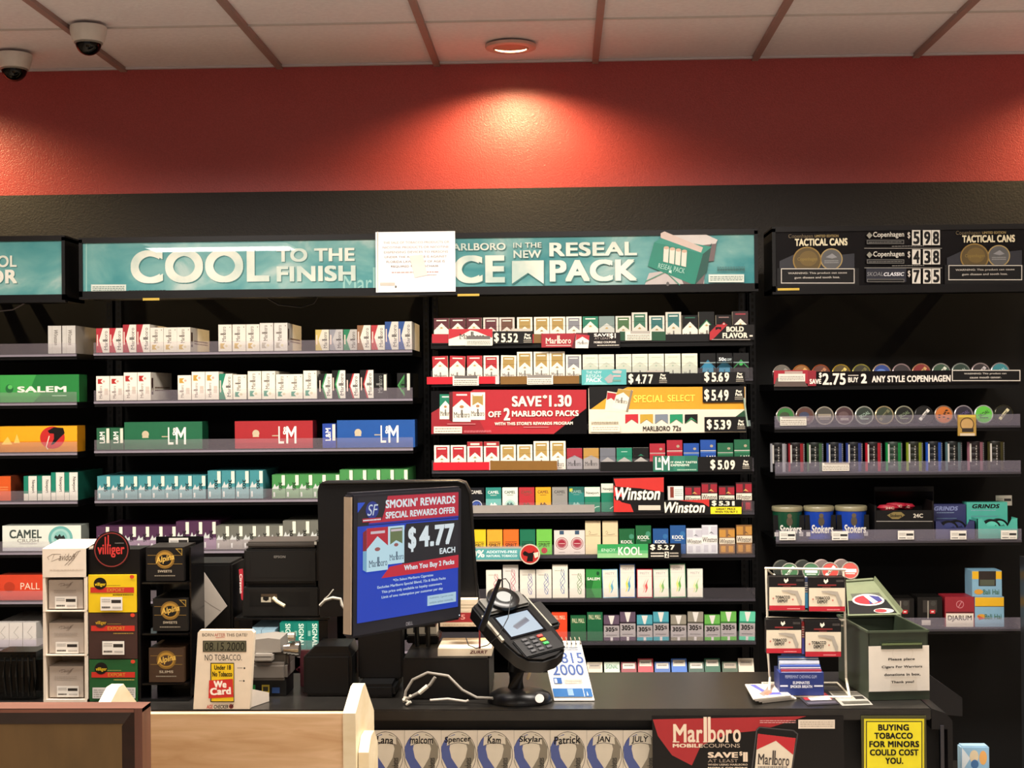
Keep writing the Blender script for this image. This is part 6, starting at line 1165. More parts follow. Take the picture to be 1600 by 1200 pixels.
# gum box
e = empty('gum_box'); tag(e, 'blue display box of chewing gum lettered ELIMINATES SMOKER BREATH', 'gum box')
t = B(); Y = 3.625; a = at(1218, 1077, Y); b_ = at(1287, 1051, Y); a.z = ZC + .0085
t.box(a.x, b_.x, Y, Y + .09, a.z, b_.z, '1a2c6c'); t.art([('t', 'PEPPERMINT CHEWING GUM', 1227, 1060, 1276, 1055, 'a8b0d0', {'b': 0}), ('t', 'ELIMINATES', 1239, 1069, 1265, 1064.5, 'dce0e8', {'b': .04}), ('t', 'SMOKER BREATH', 1235, 1075, 1269, 1070.5, 'dce0e8', {'b': .04}), ('r', 1219, 1073, 1231, 1070.5, 'c8ccd8'), ('r', 1272, 1073, 1286, 1070.5, 'c8ccd8')], (0, Y, 0), XU, ZU, pxmap(Y, 0, 0)); t.make('tray', e)
t = B(); H = at(1250, 1022, Y + .08).z; t.add([(a.x + .012, Y + .03, b_.z), (b_.x, Y + .03, b_.z), (b_.x, Y + .085, H), (a.x + .018, Y + .085, H)], [(0, 1, 2, 3)], '24408a'); t.add([(a.x + .018, Y + .086, H), (b_.x, Y + .086, H), (b_.x, Y + .09, a.z), (a.x, Y + .09, a.z)], [(0, 1, 2, 3)], '1a2c6c'); t.make('header_flap', e)
for i in range(4):
    t = B(); z = b_.z - .004 + i * .0085; y = Y + .006 + i * .016; t.box(a.x + .006, b_.x - .004, y, y + .012, z - .03, z + .009, ['8a2030', '2a4a9a', 'c8ccd4', '2c5aa0'][i]); t.box(a.x + .006, b_.x - .004, y - .0005, y, z + .002, z + .005, 'd8d8dc'); tag(t.make('gum_pack'), '%s chewing gum pack in the blue gum box, row %s from the front' % (['red', 'dark blue', 'silvery', 'light blue'][i], CNT[i + 1]), 'gum pack', 'gum packs in the blue gum box')

# ------------------------------------------------------------------ ammunition can used as a donation box
OLV = mat('2a3326', .4, vary=.1, bscale=20); OLV2 = mat('6b7358', .45, vary=.08)
p = at(1358, 1098, 3.60); e = empty('donation_can', (p.x, 3.60, ZC + .001), math.radians(5)); tag(e, 'open olive green metal ammunition can used as a donation box', 'donation box')
AW, AD, AH = .150, .27, at(1400, 987, 3.6).z - ZC; th = .003
t = B(); t.box(0, AW, 0, th, 0, AH, OLV); t.box(0, AW, AD - th, AD, 0, AH, OLV); t.box(0, th, 0, AD, 0, AH, OLV); t.box(AW - th, AW, 0, AD, 0, AH, OLV); t.box(0, AW, 0, AD, 0, .004, OLV)
t.box(-.002, AW + .002, -.002, 0.001, .0, .02, OLV); t.make('can_body', e)
t = B()
for q in ((-.002, AW + .002, -.003, .002), (-.002, AW + .002, AD - .002, AD + .003), (-.003, .002, -.002, AD + .002), (AW - .002, AW + .003, -.002, AD + .002)): t.box(q[0], q[1], q[2], q[3], AH - .004, AH + .001, mat('3c4636', .4))
t.make('rolled_rim', e)
t = B(); t.box(.03, .134, -.008, -.001, AH - .036, AH - .028, mat('5c6a44', .4), bev=.002); t.box(.028, .136, -.006, 0, AH - .046, AH - .026, OLV, bev=.002); t.make('latch_bar', e)
t = B(); t.box(-.001, AW + .001, -.0045, -.0035, .022, .134, 'd9d2c6')
it = []
for i, (s_, a_, b__) in enumerate([('Please place', .32, .76), ('Cigars For Warriors', .21, .88), ('donations in box,', .25, .85), ('Thank you!', .36, .74)]):
    y = .70 - i * .167; it.append(('t', s_, a_, y - .035, b__, y + .035, '3a342e', {'b': .05}))
it += [('p', [(.34, .02), (.8, .02), (.78, .32), (.36, .32)], 'd2cabc'), ('c', .56, .84, .17, .165, 'c8c0b2')]
it = it[-2:] + it[:-2]
t.art(it, (-.001, -.0045, .022), XU, ZU, unit(AW + .002, .112), e=.0003); t.make('paper_sign', e)
# the hinged lid lies open towards the rack
q = [at(1325, 962, 3.86), at(1322, 909, 3.98), at(1364, 906, 3.98), at(1407, 960, 3.86)]
t = B(); nrm = (q[1] - q[0]).cross(q[3] - q[0]).normalized(); nrm = -nrm if nrm.y > 0 else nrm
t2 = [v_ - nrm * .006 for v_ in q]; t.add(q + t2, [(0, 1, 2, 3), (7, 6, 5, 4), (0, 4, 5, 1), (1, 5, 6, 2), (2, 6, 7, 3), (3, 7, 4, 0)], OLV2)
f = [q[3], q[2], q[2] + nrm * .014 + Vector((.004, 0, 0)), q[3] + nrm * .014 + Vector((.006, 0, 0))]; t.add(f, [(0, 1, 2, 3)], OLV2); t.tube([q[1] + nrm * .002, q[2] + nrm * .002], .004, OLV2)
o = t.make('open_lid'); o.parent = e; o.matrix_parent_inverse = (Matrix.Translation(e.location) @ Matrix.Rotation(math.radians(5), 4, 'Z')).inverted()
def bil(a, b_): return q[0].lerp(q[3], a).lerp(q[1].lerp(q[2], a), b_) + nrm * .0012
t = B()
def bpoly(pts, c, k=0): t.add([bil(*z) + nrm * (.0004 * k) for z in pts], [tuple(range(len(pts)))], c)
bpoly([(.02, .04), (.95, .04), (.93, .42), (.02, .42)], '17171a')
bpoly([(.15, .44), (.9, .44), (.88, .62), (.1, .62)], '4a4c40', 1)
cir = lambda cx, cy, rx, ry: [(cx + rx * math.cos(a), cy + ry * math.sin(a)) for a in [k * 2 * PI / 24 for k in range(24)]]
bpoly(cir(.5, .42, .38, .17), 'c8c4bc', 2); bpoly(cir(.5, .42, .33, .13), 'a81c28', 3); bpoly([(.5, .29), (.83, .38), (.8, .5), (.52, .55)], '2a2c6a', 4); bpoly([(.42, .54), (.55, .54), (.7, .34), (.58, .3)], 'e0dcd4', 5)
bpoly(cir(.72, .1, .2, .07), 'b8b4ac', 2); bpoly(cir(.66, .1, .12, .05), 'a82830', 3)
o = t.make('sticker_sheet'); o.parent = e; o.matrix_parent_inverse = (Matrix.Translation(e.location) @ Matrix.Rotation(math.radians(5), 4, 'Z')).inverted()

# leaflets lying on the counter
def leaflet(name, lab, px, z, c, items, thick=.0012, group=None):
    P = [onz(x, y, z) for x, y in px]; t = B(); t.add(P + [v_ - Vector((0, 0, thick)) for v_ in P], [(0, 1, 2, 3), (7, 6, 5, 4), (0, 4, 5, 1), (1, 5, 6, 2), (2, 6, 7, 3), (3, 7, 4, 0)], c)
    def bb(a, b_): return P[0].lerp(P[1], a).lerp(P[3].lerp(P[2], a), b_)
    for k, (pts, cc) in enumerate(items): t.add([bb(*s_) + Vector((0, 0, .0002 * (k + 1))) for s_ in pts], [tuple(range(len(pts)))], cc)
    return tag(t.make(name), lab, 'leaflet', group)
R4 = lambda a, b_, c, d: [(a, b_), (c, b_), (c, d), (a, d)]
leaflet('coupon_leaflet', 'black-and-red coupon leaflet flat on the counter before the gum box', [(1262, 1102), (1312, 1100), (1288, 1079), (1238, 1080)], ZC + .002, '2a262c', [(R4(.1, .35, .95, .92), 'a01c28'), (R4(.2, .7, .9, .9), 'c86a6a'), (R4(.25, .3, .9, .6), 'ddd0c8'), ([(.4, .6), (.75, .6), (.57, .78)], 'ddd0c8'), (R4(.05, .05, .95, .2), '4a4650')])
leaflet('grey_leaflet', 'pale grey leaflet flat on the counter beside the donation can', [(1316, 1102.5), (1364, 1101), (1344, 1080), (1294, 1080)], ZC + .002, '9a968c', [(R4(.05, .7, .95, .95), '5a564e'), (R4(.1, .3, .9, .65), 'a8a498'), (R4(.1, .08, .95, .26), '4a4840'), (R4(.62, .4, .92, .62), '2a2826')])
for i in range(4):
    dx, dy = [0, 3, 9, 14][i], [0, 2, 3.5, 5][i]; z = ZC + .016 - i * .004
    leaflet('ribbon_leaflet', '%s white ribbon leaflet of the loose stack before the wire rack' % ['topmost', 'second', 'third', 'lowest'][i], [(1177 + dx, 1092 + dy), (1236 + dx * .6, 1086 + dy), (1214 + dx, 1068 + dy), (1164 + dx, 1069 + dy)], z, 'e2dacb', [([(.12, .95), (.3, .95), (.5, .35), (.8, .3), (.8, .1), (.42, .16)], '5a5aa8'), ([(.75, .95), (.9, .95), (.6, .35), (.3, .1), (.22, .3), (.45, .5)], '8a7a70'), ([(.35, .3), (.55, .45), (.6, .3), (.4, .12)], 'c06a58')], thick=.003, group='ribbon leaflets stacked on the counter')

# ------------------------------------------------------------------ cigar towers
def cigar_box(px, Y, c, items, lab, tagpx=None, group=None, d=.06, side=None):
    x0, y0, x1, y1 = px; e = empty('cigar_box'); tag(e, lab, 'cigar box', group)
    t = B(); a = at(x0, y1, Y); b_ = at(x1, y0, Y); t.box(a.x, b_.x, Y, Y + d, a.z, b_.z, c); t.art(items, (0, Y, 0), XU, ZU, pxmap(Y, 0, 0), e=.0002); t.make('box_body', e)
    if tagpx:
        x0, y0, x1, y1 = tagpx; t = B(); pbox(t, x0, y0, x1, y1, Y - .004, .0008, 'd9d4cb', [('r', x0 + (x1 - x0) * .5, y0 + (y1 - y0) * .45, x1 - 2, y0 + (y1 - y0) * .2, '26221f'), ('l', x0 + 2, y1 - 2, x0 + (x1 - x0) * .45, y1 - (y1 - y0) * .38, 1, '4a4642'), ('l', x0 + 2, y0 + (y1 - y0) * .4, x0 + (x1 - x0) * .45, y0 + 2, 2, 'a8a49e'), ('l', x0 + (x1 - x0) * .55, y1 - 2, x1 - 2, y1 - (y1 - y0) * .36, 1, 'a8a49e')], e=.0001); t.make('price_sticker', e)
    return e
def script(x0, y0, x1, y1, c, wd=.8):
    w_, h = x1 - x0, y1 - y0; P = lambda a, b_: (x0 + a * w_, y0 + b_ * h)
    return [('k', [P(.05, .6), P(0, .45), P(.15, .25), P(.4, .25), P(.38, .5), P(.12, .72), P(.2, .3)], wd, c), ('t', 'avidoff', x0 + w_ * .34, y0 + h * .66, x0 + w_ * .86, y0 + h * .2, c, {'b': -.01, 's': .45}), ('k', [P(.52, .98), P(.7, .6), P(.88, .1), P(1, .02)], wd, c), ('k', [P(.62, .98), P(.8, .55), P(.94, .1)], wd, c)]
YT = 3.62; CB = 'd2c5b4'
e = empty('cigar_tower'); tag(e, 'white cardboard cigar tower with script lettering and three openings', 'cigar display')
t = B(); f = at(68, 1096, YT - .02); g = at(134.5, 857, YT - .02); ZT = ZC + .001
DT = .13; t.box(f.x, g.x, YT + .10, YT + .104, ZT, g.z + .012, 'b8ac9c'); t.box(f.x, f.x + .007, YT - .02, YT + .10, ZT, g.z, CB); t.box(g.x - .006, g.x, YT - .02, YT + .10, ZT, g.z, CB)
for ya, yb in ((857, 902), (954, 956), (1023, 1025), (1093, 1097)):
    a = at(68, yb, YT - .02); b_ = at(136, ya, YT - .02); t.box(f.x, g.x, YT - .0205, YT + (.1 if yb - ya < 10 else .003), max(a.z, ZT), b_.z, CB)
t.add([(f.x, YT - .02, g.z), (g.x, YT - .02, g.z), (g.x, YT + .104, g.z + .012), (f.x, YT + .104, g.z + .012)], [(0, 1, 2, 3)], 'd8ccbc')
t.art(script(74, 860, 126, 884, '6a5c50', .7) + [('l', 78, 892, 130, 889, 1, 'b8a898')], (0, YT - .0206, 0), XU, ZU, pxmap(YT - .0206, 0, 0)); t.make('tower_body', e)
for i, (px, tg) in enumerate([((76.5, 906, 129.5, 951.3), (86, 932, 120, 951)), ((77, 973, 131, 1020.5), (87, 1003, 122.5, 1021)), ((77.5, 1041, 130, 1089.5), (89, 1072, 123, 1089))]):
    x0, y0, x1, y1 = px
    cigar_box(px, YT - .008, 'b5aa9f', script(x0 + 15, y0 + 3, x0 + 38, y0 + 13, '6a5c54', .5) + [('l', x0 + 8, y0 + 21, x1 - 10, y0 + 15, 2, 'a0958a')], 'pale grey cigar box in the %s opening of the white tower' % ['top', 'middle', 'bottom'][i], tg, 'pale cigar boxes in the white tower', d=.08)
# villiger tower
e = empty('cigar_tower'); tag(e, 'black cigar tower with a round red-lettered topper', 'cigar display')
t = B(); a = at(139.2, 1097, YT); b_ = at(219, 858, YT); t.box(a.x, b_.x, YT - .004, YT + .09, ZT, b_.z, mat('0d0b0c', .35)); t.make('tower_body', e)
t = B(); c = at(174, 859, YT - .006); r = 29 * 3.62 / 2250; t.lathe([(r, 0), (r, .004)], mat('120c0c', .3), (c.x, c.y, c.z), ax='y', n=44)
t.art([('c', 0, 0, r * .94, r * .88, '7a2622'), ('t', 'villiger', -r * .76, -r * .42, r * .72, r * .32, 'c0302c', {'b': .03}), ('r', -r * .36, r * .2, -r * .29, r * .7, 'c0302c'), ('r', -r * .20, r * .2, -r * .13, r * .8, 'c0302c'), ('l', r * .2, r * .3, r * .7, r * .42, 1, '5a5450')], c, XU, ZU, lambda a_, b__: (a_, b__)); t.make('round_topper', e)
def vil(x0, y0, w_, ink='1a1410', lg='1a1410', lc='e8c818'):
    return [('e', x0 + 18, y0 + 14, 10, 9.5, lg), ('t', 'villiger', x0 + 10, y0 + 19, x0 + 27, y0 + 12, lc, {'b': .02}), ('r', x0 + 16, y0 + 13, x0 + 17.3, y0 + 7, lc), ('r', x0 + 3, y0 + 28, x0 + w_ - 3, y0 + 19.5, 'b8281c'), ('t', 'EXPORT', x0 + 29, y0 + 26.5, x0 + 56, y0 + 21, 'c8902c', {'b': 0}), ('e', x0 + 18, y0 + 14, 9.6, 9, lg), ('t', 'villiger', x0 + 10, y0 + 19, x0 + 27, y0 + 12, lc, {'b': .02}), ('l', x0 + 38, y0 + 33, x0 + w_ - 4, y0 + 30, 1, ink), ('l', x0 + 28, y0 + 17.5, x0 + 50, y0 + 16, 1, ink), ('e', x0 + w_ - 6, y0 + 3, 3.5, 3, 'c83a20')]
cigar_box((138.5, 898, 212.5, 957), YT - .012, 'd8b60c', vil(138.5, 898, 74, lc='e8c818'), 'yellow cigar box with red EXPORT band in the black tower', (157, 933, 191, 954), 'cigar boxes stacked in the black tower', d=.006)
cigar_box((139.5, 958, 213.5, 1029.5), YT - .012, '38211c', vil(139.5, 958, 74, '9a7a3a', '38211c', 'c8a01c'), 'brown cigar box with red EXPORT band in the black tower', (160, 1002, 194, 1023), 'cigar boxes stacked in the black tower', d=.006)
cigar_box((140, 1030.5, 214, 1096), YT - .012, '124f24', vil(140, 1030.5, 74, 'b0a050', '1a1410', 'd8b81c') + [('r', 145, 1091, 212, 1074, 'c8c4c0'), ('l', 147, 1090, 210, 1076, 4, '9a968e')], 'green cigar box with red EXPORT band in the black tower', None, 'cigar boxes stacked in the black tower', d=.006)
# black acrylic tower of three boxes
e = empty('cigar_tower'); tag(e, 'open black acrylic cigar tower with three shelves of dark boxes', 'cigar display')
AC = mat('0e0d0e', .15)
t = B(); a = at(244, 900, YT + .15); b_ = at(318, 838, YT + .15); t.box(a.x, b_.x, YT + .15, YT + .155, ZT, b_.z, AC, bev=.001); t.make('back_panel', e)
t = B(); t.box(b_.x - .004, b_.x, YT + .02, YT + .15, ZT, at(300, 850, YT + .1).z, AC); t.make('side_panel', e)
for yy in (910, 990, 1068):
    t = B(); p = at(222, yy, YT); q_ = at(300, yy, YT); t.box(p.x, b_.x - .004, YT, YT + .149, p.z - .004, p.z, AC); t.make('shelf', e)
t = B(); p = at(222, 1099, YT); t.box(p.x, b_.x, YT - .01, YT + .155, ZT, ZT + .006, AC); t.make('base', e)
t = B(); pbox(t, 264, 840.5, 294, 853, YT + .146, .001, 'd0cac0', [('r', 279, 848, 293, 843.5, '26221f'), ('l', 266, 852, 278, 843, 2, 'a8a49e')]); t.make('price_sticker', e)
for i, (x0, y0, x1, y1, c, tx) in enumerate([(228.5, 855, 287, 908, '1c1816', 'SWEETS'), (239, 935, 293, 986, '1e1b18', 'SWEETS'), (233, 1012, 287, 1066, '3c2818', 'SLIMS')]):
    Y = YT + .006; cx, cy = (x0 + x1) / 2, y0 + 19; w_ = x1 - x0
    it = [('r', x0 + 2, cy - 6, x1 - 2, cy - 6.7, '8a6c30'), ('r', x0 + 2, cy + 7.5, x1 - 2, cy + 6.8, '8a6c30'), ('e', cx, cy, 15, 14.5, '7a5a20'), ('e', cx, cy, 12.5, 11.5, 'a87e2c'), ('e', cx, cy + 1, 10, 8.5, c), ('t', 'Alpina', cx - 15, cy + 6, cx + 15, cy - 6, 'd8b050', {'b': .03, 's': .3, 'ang': .22}), ('t', tx, cx - 11, cy + 20.5, cx + 11, cy + 16.5, 'a89c88', {'b': .04}), ('l', cx - 16, cy + 27, cx + 16, cy + 24, 1, '8a8070')]
    if i < 2: it.append(('p', [(x1 - 13, y0 + 2), (x1 - 2, y0 + 2), (x1 - 2, y0 + 13)], '9a7c34')); it.append(('p', [(x1 - 10, y0 + 3.2), (x1 - 3, y0 + 3.2), (x1 - 3, y0 + 10)], c))
    ee = cigar_box((x0, y0, x1, y1), Y, c, it, '%s cigar box lettered %s on the acrylic tower\'s %s shelf' % (['dark', 'dark', 'brown'][i], tx, ['top', 'middle', 'lowest'][i]), None, 'gold-lettered cigar boxes in the acrylic tower', d=.12)
# white card standing on its corner behind the tower
t = B(); Y = YT + .19; pts = [at(x, y, Y) for x, y in [(300, 868), (316, 890), (355, 947), (317, 985), (290, 960)]]; t.prism([(p.x, p.z) for p in pts][::-1], Y, Y + .002, 'y', 'a89f94'); t.art([('k', [(317, 937), (330, 946), (345, 955)], .8, '6a6058')], (0, Y, 0), XU, ZU, pxmap(Y, 0, 0)); tag(t.make('folded_card'), 'pale grey pointed card sticking out beside the acrylic tower', 'card')
t = B(); Y = YT + .2; a = at(285, 1000, Y); b_ = at(362, 880, Y); t.box(a.x, b_.x, Y + .004, Y + .16, ZT, b_.z, mat('0a0a0a', .4), bev=.006); tag(t.make('dark_cabinet'), 'black box standing behind the acrylic cigar tower', 'box')
# dark bag at the border
t = B(); pbox(t, -20, 1023, 64, 1097, YT, .12, mat('0f0f0e', .22), bev=.02)
for i in range(6): t.tube([at(8 + i * 9, 1030, YT - .001), at(5 + i * 10, 1060, YT - .004), at(9 + i * 9, 1090, YT - .001)], .003, mat('1c1c1a', .2))
o = t.make('black_bag'); settle(o, ZC + .001); tag(o, 'shiny black bag on the counter beside the white cigar tower', 'bag')
t = B(); pbox(t, 67, 1030, 72, 1045, YT + .05, .01, 'd8d0c4'); o = t.make('label_stub'); settle(o, o.data.vertices[0].co.z); o.hide_render = True; bpy.data.objects.remove(o)

# ------------------------------------------------------------------ receipt printer on its stand
YPR = 3.80; PR = mat('171614', .45); PR2 = mat('211f1d', .4)
e = empty('receipt_printer'); tag(e, 'black receipt printer with a network port, on a raised stand', 'printer')
t = B(); pbox(t, 381, 857, 496, 912, YPR, .16, PR, [('t', 'EPSON', 428, 872, 446, 868, '6a6660', {'b': .05}), ('r', 391, 872, 391.6, 902, '0d0c0b'), ('r', 391, 902, 484, 902.6, '0d0c0b'), ('r', 484, 870, 484.6, 902, '0d0c0b'), ('r', 385, 857.5, 494, 859, '0a0908')], bev=.006); t.make('upper_case', e)
t = B(); pbox(t, 384, 846, 494, 856, YPR + .004, .15, mat('3a3632', .4), bev=.005); pbox(t, 491, 846.5, 494.5, 851, YPR, .003, 'b8b4a8'); t.make('paper_cover', e)
t = B(); pts = [at(x, y, YPR) for x, y in [(494, 846), (506, 848), (512, 862), (514, 900), (514, 942), (498, 945)]]; t.prism([(p.x, p.z) for p in pts][::-1], YPR + .004, YPR + .15, 'y', mat('131211', .35)); t.make('side_cheek', e)
t = B(); pbox(t, 378, 918, 498, 964, YPR - .004, .16, PR, [('r', 390, 948, 484, 925, '060606'), ('r', 395, 946, 465, 926, '0a0a09'), ('r', 408, 941, 433, 928, '3a2c1c'), ('r', 408, 941, 423.5, 933, 'a8a08c'), ('p', [(411, 932), (420, 932), (420, 937), (416, 939), (411, 937)], '0c0c0c'), ('r', 428, 937, 433, 933, 'a8a08c')], bev=.003); pbox(t, 384, 911, 494, 919, YPR + .02, .13, mat('0c0b0b', .5)); t.make('connector_bay', e)
t = B(); t.tube([at(427, 934, YPR - .008), at(433, 940, YPR - .014), at(445, 947, YPR - .02)], .005, 'c8bc9c'); t.make('network_cable', e)
e = empty('printer_stand'); tag(e, 'black stand carrying the receipt printer above the card machine', 'stand')
t = B(); pbox(t, 366, 965, 515, 969, YPR - .01, .18, PLAST); t.make('top_plate', e)
for x0, x1 in ((366, 374), (498, 512)):
    t = B(); a = at(x0, 1000, YPR); b_ = at(x1, 969, YPR); t.box(a.x, b_.x, YPR + .0, YPR + .16, ZC + .001, at(x0, 969.2, YPR).z - .001, PLAST); t.make('leg', e)
t = B(); pts = [at(x, y, 3.77) for x, y in [(373, 890), (379, 889), (380, 912), (379, 938), (377, 936), (375, 915)]]; t.prism([(p.x, p.z) for p in pts][::-1], 3.77, 3.775, 'y', 'a01c2c'); t.art([('t', 'Ciravon', 374.5, 927, 378.5, 897, 'e8d8d0', {'b': .03, 'rot': -1})], (0, 3.77, 0), XU, ZU, pxmap(3.77, 0, 0)); tag(t.make('red_lanyard'), 'narrow red lettered lanyard hanging beside the printer', 'lanyard')
t = B(); t.tube([at(500, 946, 3.73), at(508, 938, 3.725), at(520, 934, 3.72), at(532, 936, 3.72), at(534, 945, 3.72), at(538, 950, 3.72)], .004, 'a8a498'); t.tube([at(506, 937, 3.725), at(514, 930, 3.725), at(521, 921, 3.725)], .0015, 'a8a498'); tag(t.make('grey_cable'), 'pale grey cable bundle between the printer and the terminal', 'cable')

# grey card machine / validator under the printer
YG = 3.66; GM = mat('5c5650', .35); GM2 = mat('8a837a', .3)
e = empty('check_reader'); tag(e, 'grey check reader with a chrome roll under the printer', 'check reader')
t = B(); pbox(t, 385, 1036, 448, 1064, YG, .12, GM, [('r', 396, 1034, 424, 1026, '3a3632')], bev=.008); pbox(t, 392, 1020, 450, 1042, YG + .02, .1, mat('4a453f', .35), bev=.006); t.make('lower_case', e)
t = B(); pts = [at(x, y, YG) for x, y in [(384, 1002), (418, 998), (436, 1000), (438, 1020), (384, 1022)]]; t.prism([(p.x, p.z) for p in pts][::-1], YG + .01, YG + .11, 'y', GM2); t.make('top_cover', e)
t = B(); pbox(t, 396, 1022, 426, 1034, YG - .006, .03, GM2, [('r', 398, 1027, 424, 1026, '3a3632')], bev=.003); t.make('paper_slot', e)
t = B(); c = at(452, 1006, YG); 
for k in range(4): t.lathe([(.005, 0), (.014 + .002 * k, 0), (.014 + .002 * k, .010), (.005, .010)], mat('b0aaa0', .12, .9), (at(442 + k * 6, 1012, YG).x, YG + .02, at(442, 1016, YG).z), ax='x', n=24)
t.lathe([(.012, 0), (.012, .016)], mat('c8c0b0', .15, .7), (at(450, 1000, YG).x, YG + .01, at(450, 996, YG).z), ax='x', n=20); t.make('chrome_roll', e)
t = B(); t.box(at(388, 1064, YG).x, at(446, 1064, YG).x, YG + .01, YG + .11, ZC + .001, at(388, 1064, YG).z + .004, mat('0c0c0c', .5)); Yq = YG + .009
t.art([('r', 409, 1083, 421, 1070, 'a08c20'), ('r', 411, 1080, 419, 1073, '2a2410'), ('r', 392, 1083, 399, 1070, '1a7a3a'), ('r', 425, 1083, 437, 1074, '1c3a6a')], (0, Yq, 0), XU, ZU, pxmap(Yq, 0, 0)); t.make('port_block', e)
t = B()
rnd = random.Random(3)
for i in range(7):
    p = at(460 + rnd.uniform(-8, 12), 1025 + rnd.uniform(-14, 26), YG + .145); s_ = .018
    t.add([(p.x + rnd.uniform(-s_, s_), p.y + rnd.uniform(-s_, s_), p.z + rnd.uniform(-s_, s_)) for _ in range(4)], [(0, 1, 2), (0, 2, 3), (0, 3, 1), (1, 2, 3)], mat('a89a98' if i % 2 else '6a2c38', .15))
t.box(at(455, 1050, YG).x, at(475, 1050, YG).x, YG + .125, YG + .14, ZC + .001, at(455, 1030, YG).z, mat('4a2028', .2)); tag(t.make('candy_bag'), 'crumpled clear-and-red plastic wrapper beside the check reader', 'wrapper')
t = B(); a = at(474, 1090, 3.66); b_ = at(549, 1022, 3.66); t.box(a.x, b_.x, 3.66, 3.80, ZC + .001, b_.z, mat('0c0b0b', .4), bev=.008); c_ = at(480, 1022, 3.66); t.prism([(a.x, b_.z - .01), (b_.x, b_.z - .01), (b_.x - .01, b_.z + .018), (a.x + .03, b_.z + .018)], 3.67, 3.79, 'y', mat('0e0d0d', .35)); tag(t.make('black_box'), 'plain black box beside the terminal post and the check reader', 'box')

# age checker sign
YA = 3.514; e = empty('age_checker'); tag(e, 'cream plastic age checker sign reading BORN AFTER THIS DATE', 'age sign')
t = B(); q = [at(x, y, YA) for x, y in [(302, 1112), (309, 989), (312, 985), (393, 985), (397, 989), (390, 1113)]]; zb = ZC + .001
q[0].z = q[5].z = zb
t.prism([(p.x, p.z) for p in q][::-1], YA, YA + .022, 'y', 'd9cab4'); t.make('face_panel', e)
t = B(); it = [('t', 'BORN', 316, 994.5, 333.5, 989.5, '3a342e', {'b': 0}), ('t', 'AFTER', 335, 994.5, 352, 989.5, 'a03a2c', {'b': 0}), ('t', 'THIS DATE?', 354, 994.5, 386.5, 989.5, '3a342e', {'b': 0}), ('k', [(337, 996.5), (351, 995.5)], .7, 'b83a2c'), ('r', 317, 1018.5, 385, 1001, '2c2a22'), ('r', 318.5, 1017.5, 383.5, 1002, '55543f'), ('t', '08.15.2000', 320, 1016.5, 382, 1003.5, '14140f', {'b': .0, 's': .08}), ('t', 'NO TOBACCO.', 320, 1032, 378, 1022.5, '2e2a26', {'b': 0}),
      ('r', 329, 1097, 366, 1035.5, '2a2414'), ('r', 330.5, 1095.5, 365, 1037, 'dcb818'), ('t', 'Under 18', 335, 1046.5, 361, 1039, '1c1810', {'b': .05}), ('t', 'No Tobacco', 332, 1057, 363, 1049, '1c1810', {'b': .05}), ('p', [(327, 1063), (364, 1060.5), (365, 1089), (326, 1091)], 'c02a26'), ('t', 'We', 334, 1074.5, 354, 1063.5, 'f0e6d8', {'b': .07}), ('t', 'Card', 328.5, 1085.5, 361, 1074, 'f0e6d8', {'b': .07, 'ang': .05}), ('t', 'AGE', 323, 1107, 333, 1101, 'b83a2c', {'b': .04, 's': .2}), ('t', 'CHECKER', 334.5, 1107, 357, 1101, '2a2622', {'b': .05, 's': .2}), ('e', 361.5, 1103.5, 3.6, 3.6, '6a2420'), ('k', [(359.5, 1103), (361.5, 1105), (365, 1100)], .8, '1a1614'),
      ('l', 371, 1044.5, 379, 1042.5, 1, '5a544c'), ('e', 382.3, 1043.8, 1.4, 1.4, '2a2622'), ('l', 374, 1064.5, 379, 1062.5, 1, '5a544c'), ('e', 381.3, 1063.6, 1.4, 1.4, '2a2622')]
t.art(it, (0, YA, 0), XU, ZU, pxmap(YA, 0, 0), e=.00012); t.make('printed_face', e)
t = B(); x1 = q[5].x; t.add([(x1 - .02, YA + .022, zb), (x1, YA + .022, zb), (x1 + .03, YA + .09, zb), (x1 - .01, YA + .09, zb), (x1 - .02, YA + .022, zb + .012), (x1, YA + .022, zb + .045), (x1 + .03, YA + .09, zb + .022), (x1 - .01, YA + .09, zb + .012)], [(0, 3, 2, 1), (4, 5, 6, 7), (0, 1, 5, 4), (1, 2, 6, 5), (2, 3, 7, 6), (3, 0, 4, 7)], 'cfc3b4'); t.make('rear_foot', e)

# ------------------------------------------------------------------ wooden rack and framed board in front
OAK = ramp_mat('pale_oak', [(0.3, 'c59c70'), (0.5, 'd0aa7f'), (0.7, 'dcb890')], scale=5, detail=8, rough=.45, stretch=(1, 1, 9), dist=1.2)
OAKW = ramp_mat('bleached_wood', [(0.3, 'd8c6a0'), (0.7, 'e6d8b8')], scale=12, detail=5, rough=.5, stretch=(1, 1, 3))
Y0 = 2.60; zt = at(540, 1115.5, Y0).z; xr_ = at(537, 1115, Y0).x
e = empty('display_rack'); tag(e, 'pale wooden display rack with pointed side panels', 'display rack')
XLb = xr_ - .44 - .66
t = B(); t.box(XLb, xr_ - .001, Y0 + .002, Y0 + .022, .12, zt, OAK); t.make('back_board', e)
zp = at(545, 1070, 2.71).z; zr = at(568, 1110, 2.85).z
for k in range(3):
    X = xr_ - k * .44; off = [(Y0 - .004, .05), (Y0 - .004, zt + .002), (2.695, zp), (2.725, zp), (2.85, zr), (2.86, .05)]
    t = B(); t.prism(off, X - .001 if k == 0 else X - .024, X + .022 if k == 0 else X - .001, 'x', OAKW)
    if k: 
        t = B(); t.prism([(y + (.024 if y < Y0 + .02 and z_ <= zt + .01 else 0), z_) for y, z_ in off], X - .024, X - .001, 'x', OAKW)
    t.make('side_panel', e)
t = B(); a = at(545, 1215, 2.62); b_ = at(563, 1176, 2.62); bb_ = at(577, 1152, 2.75)
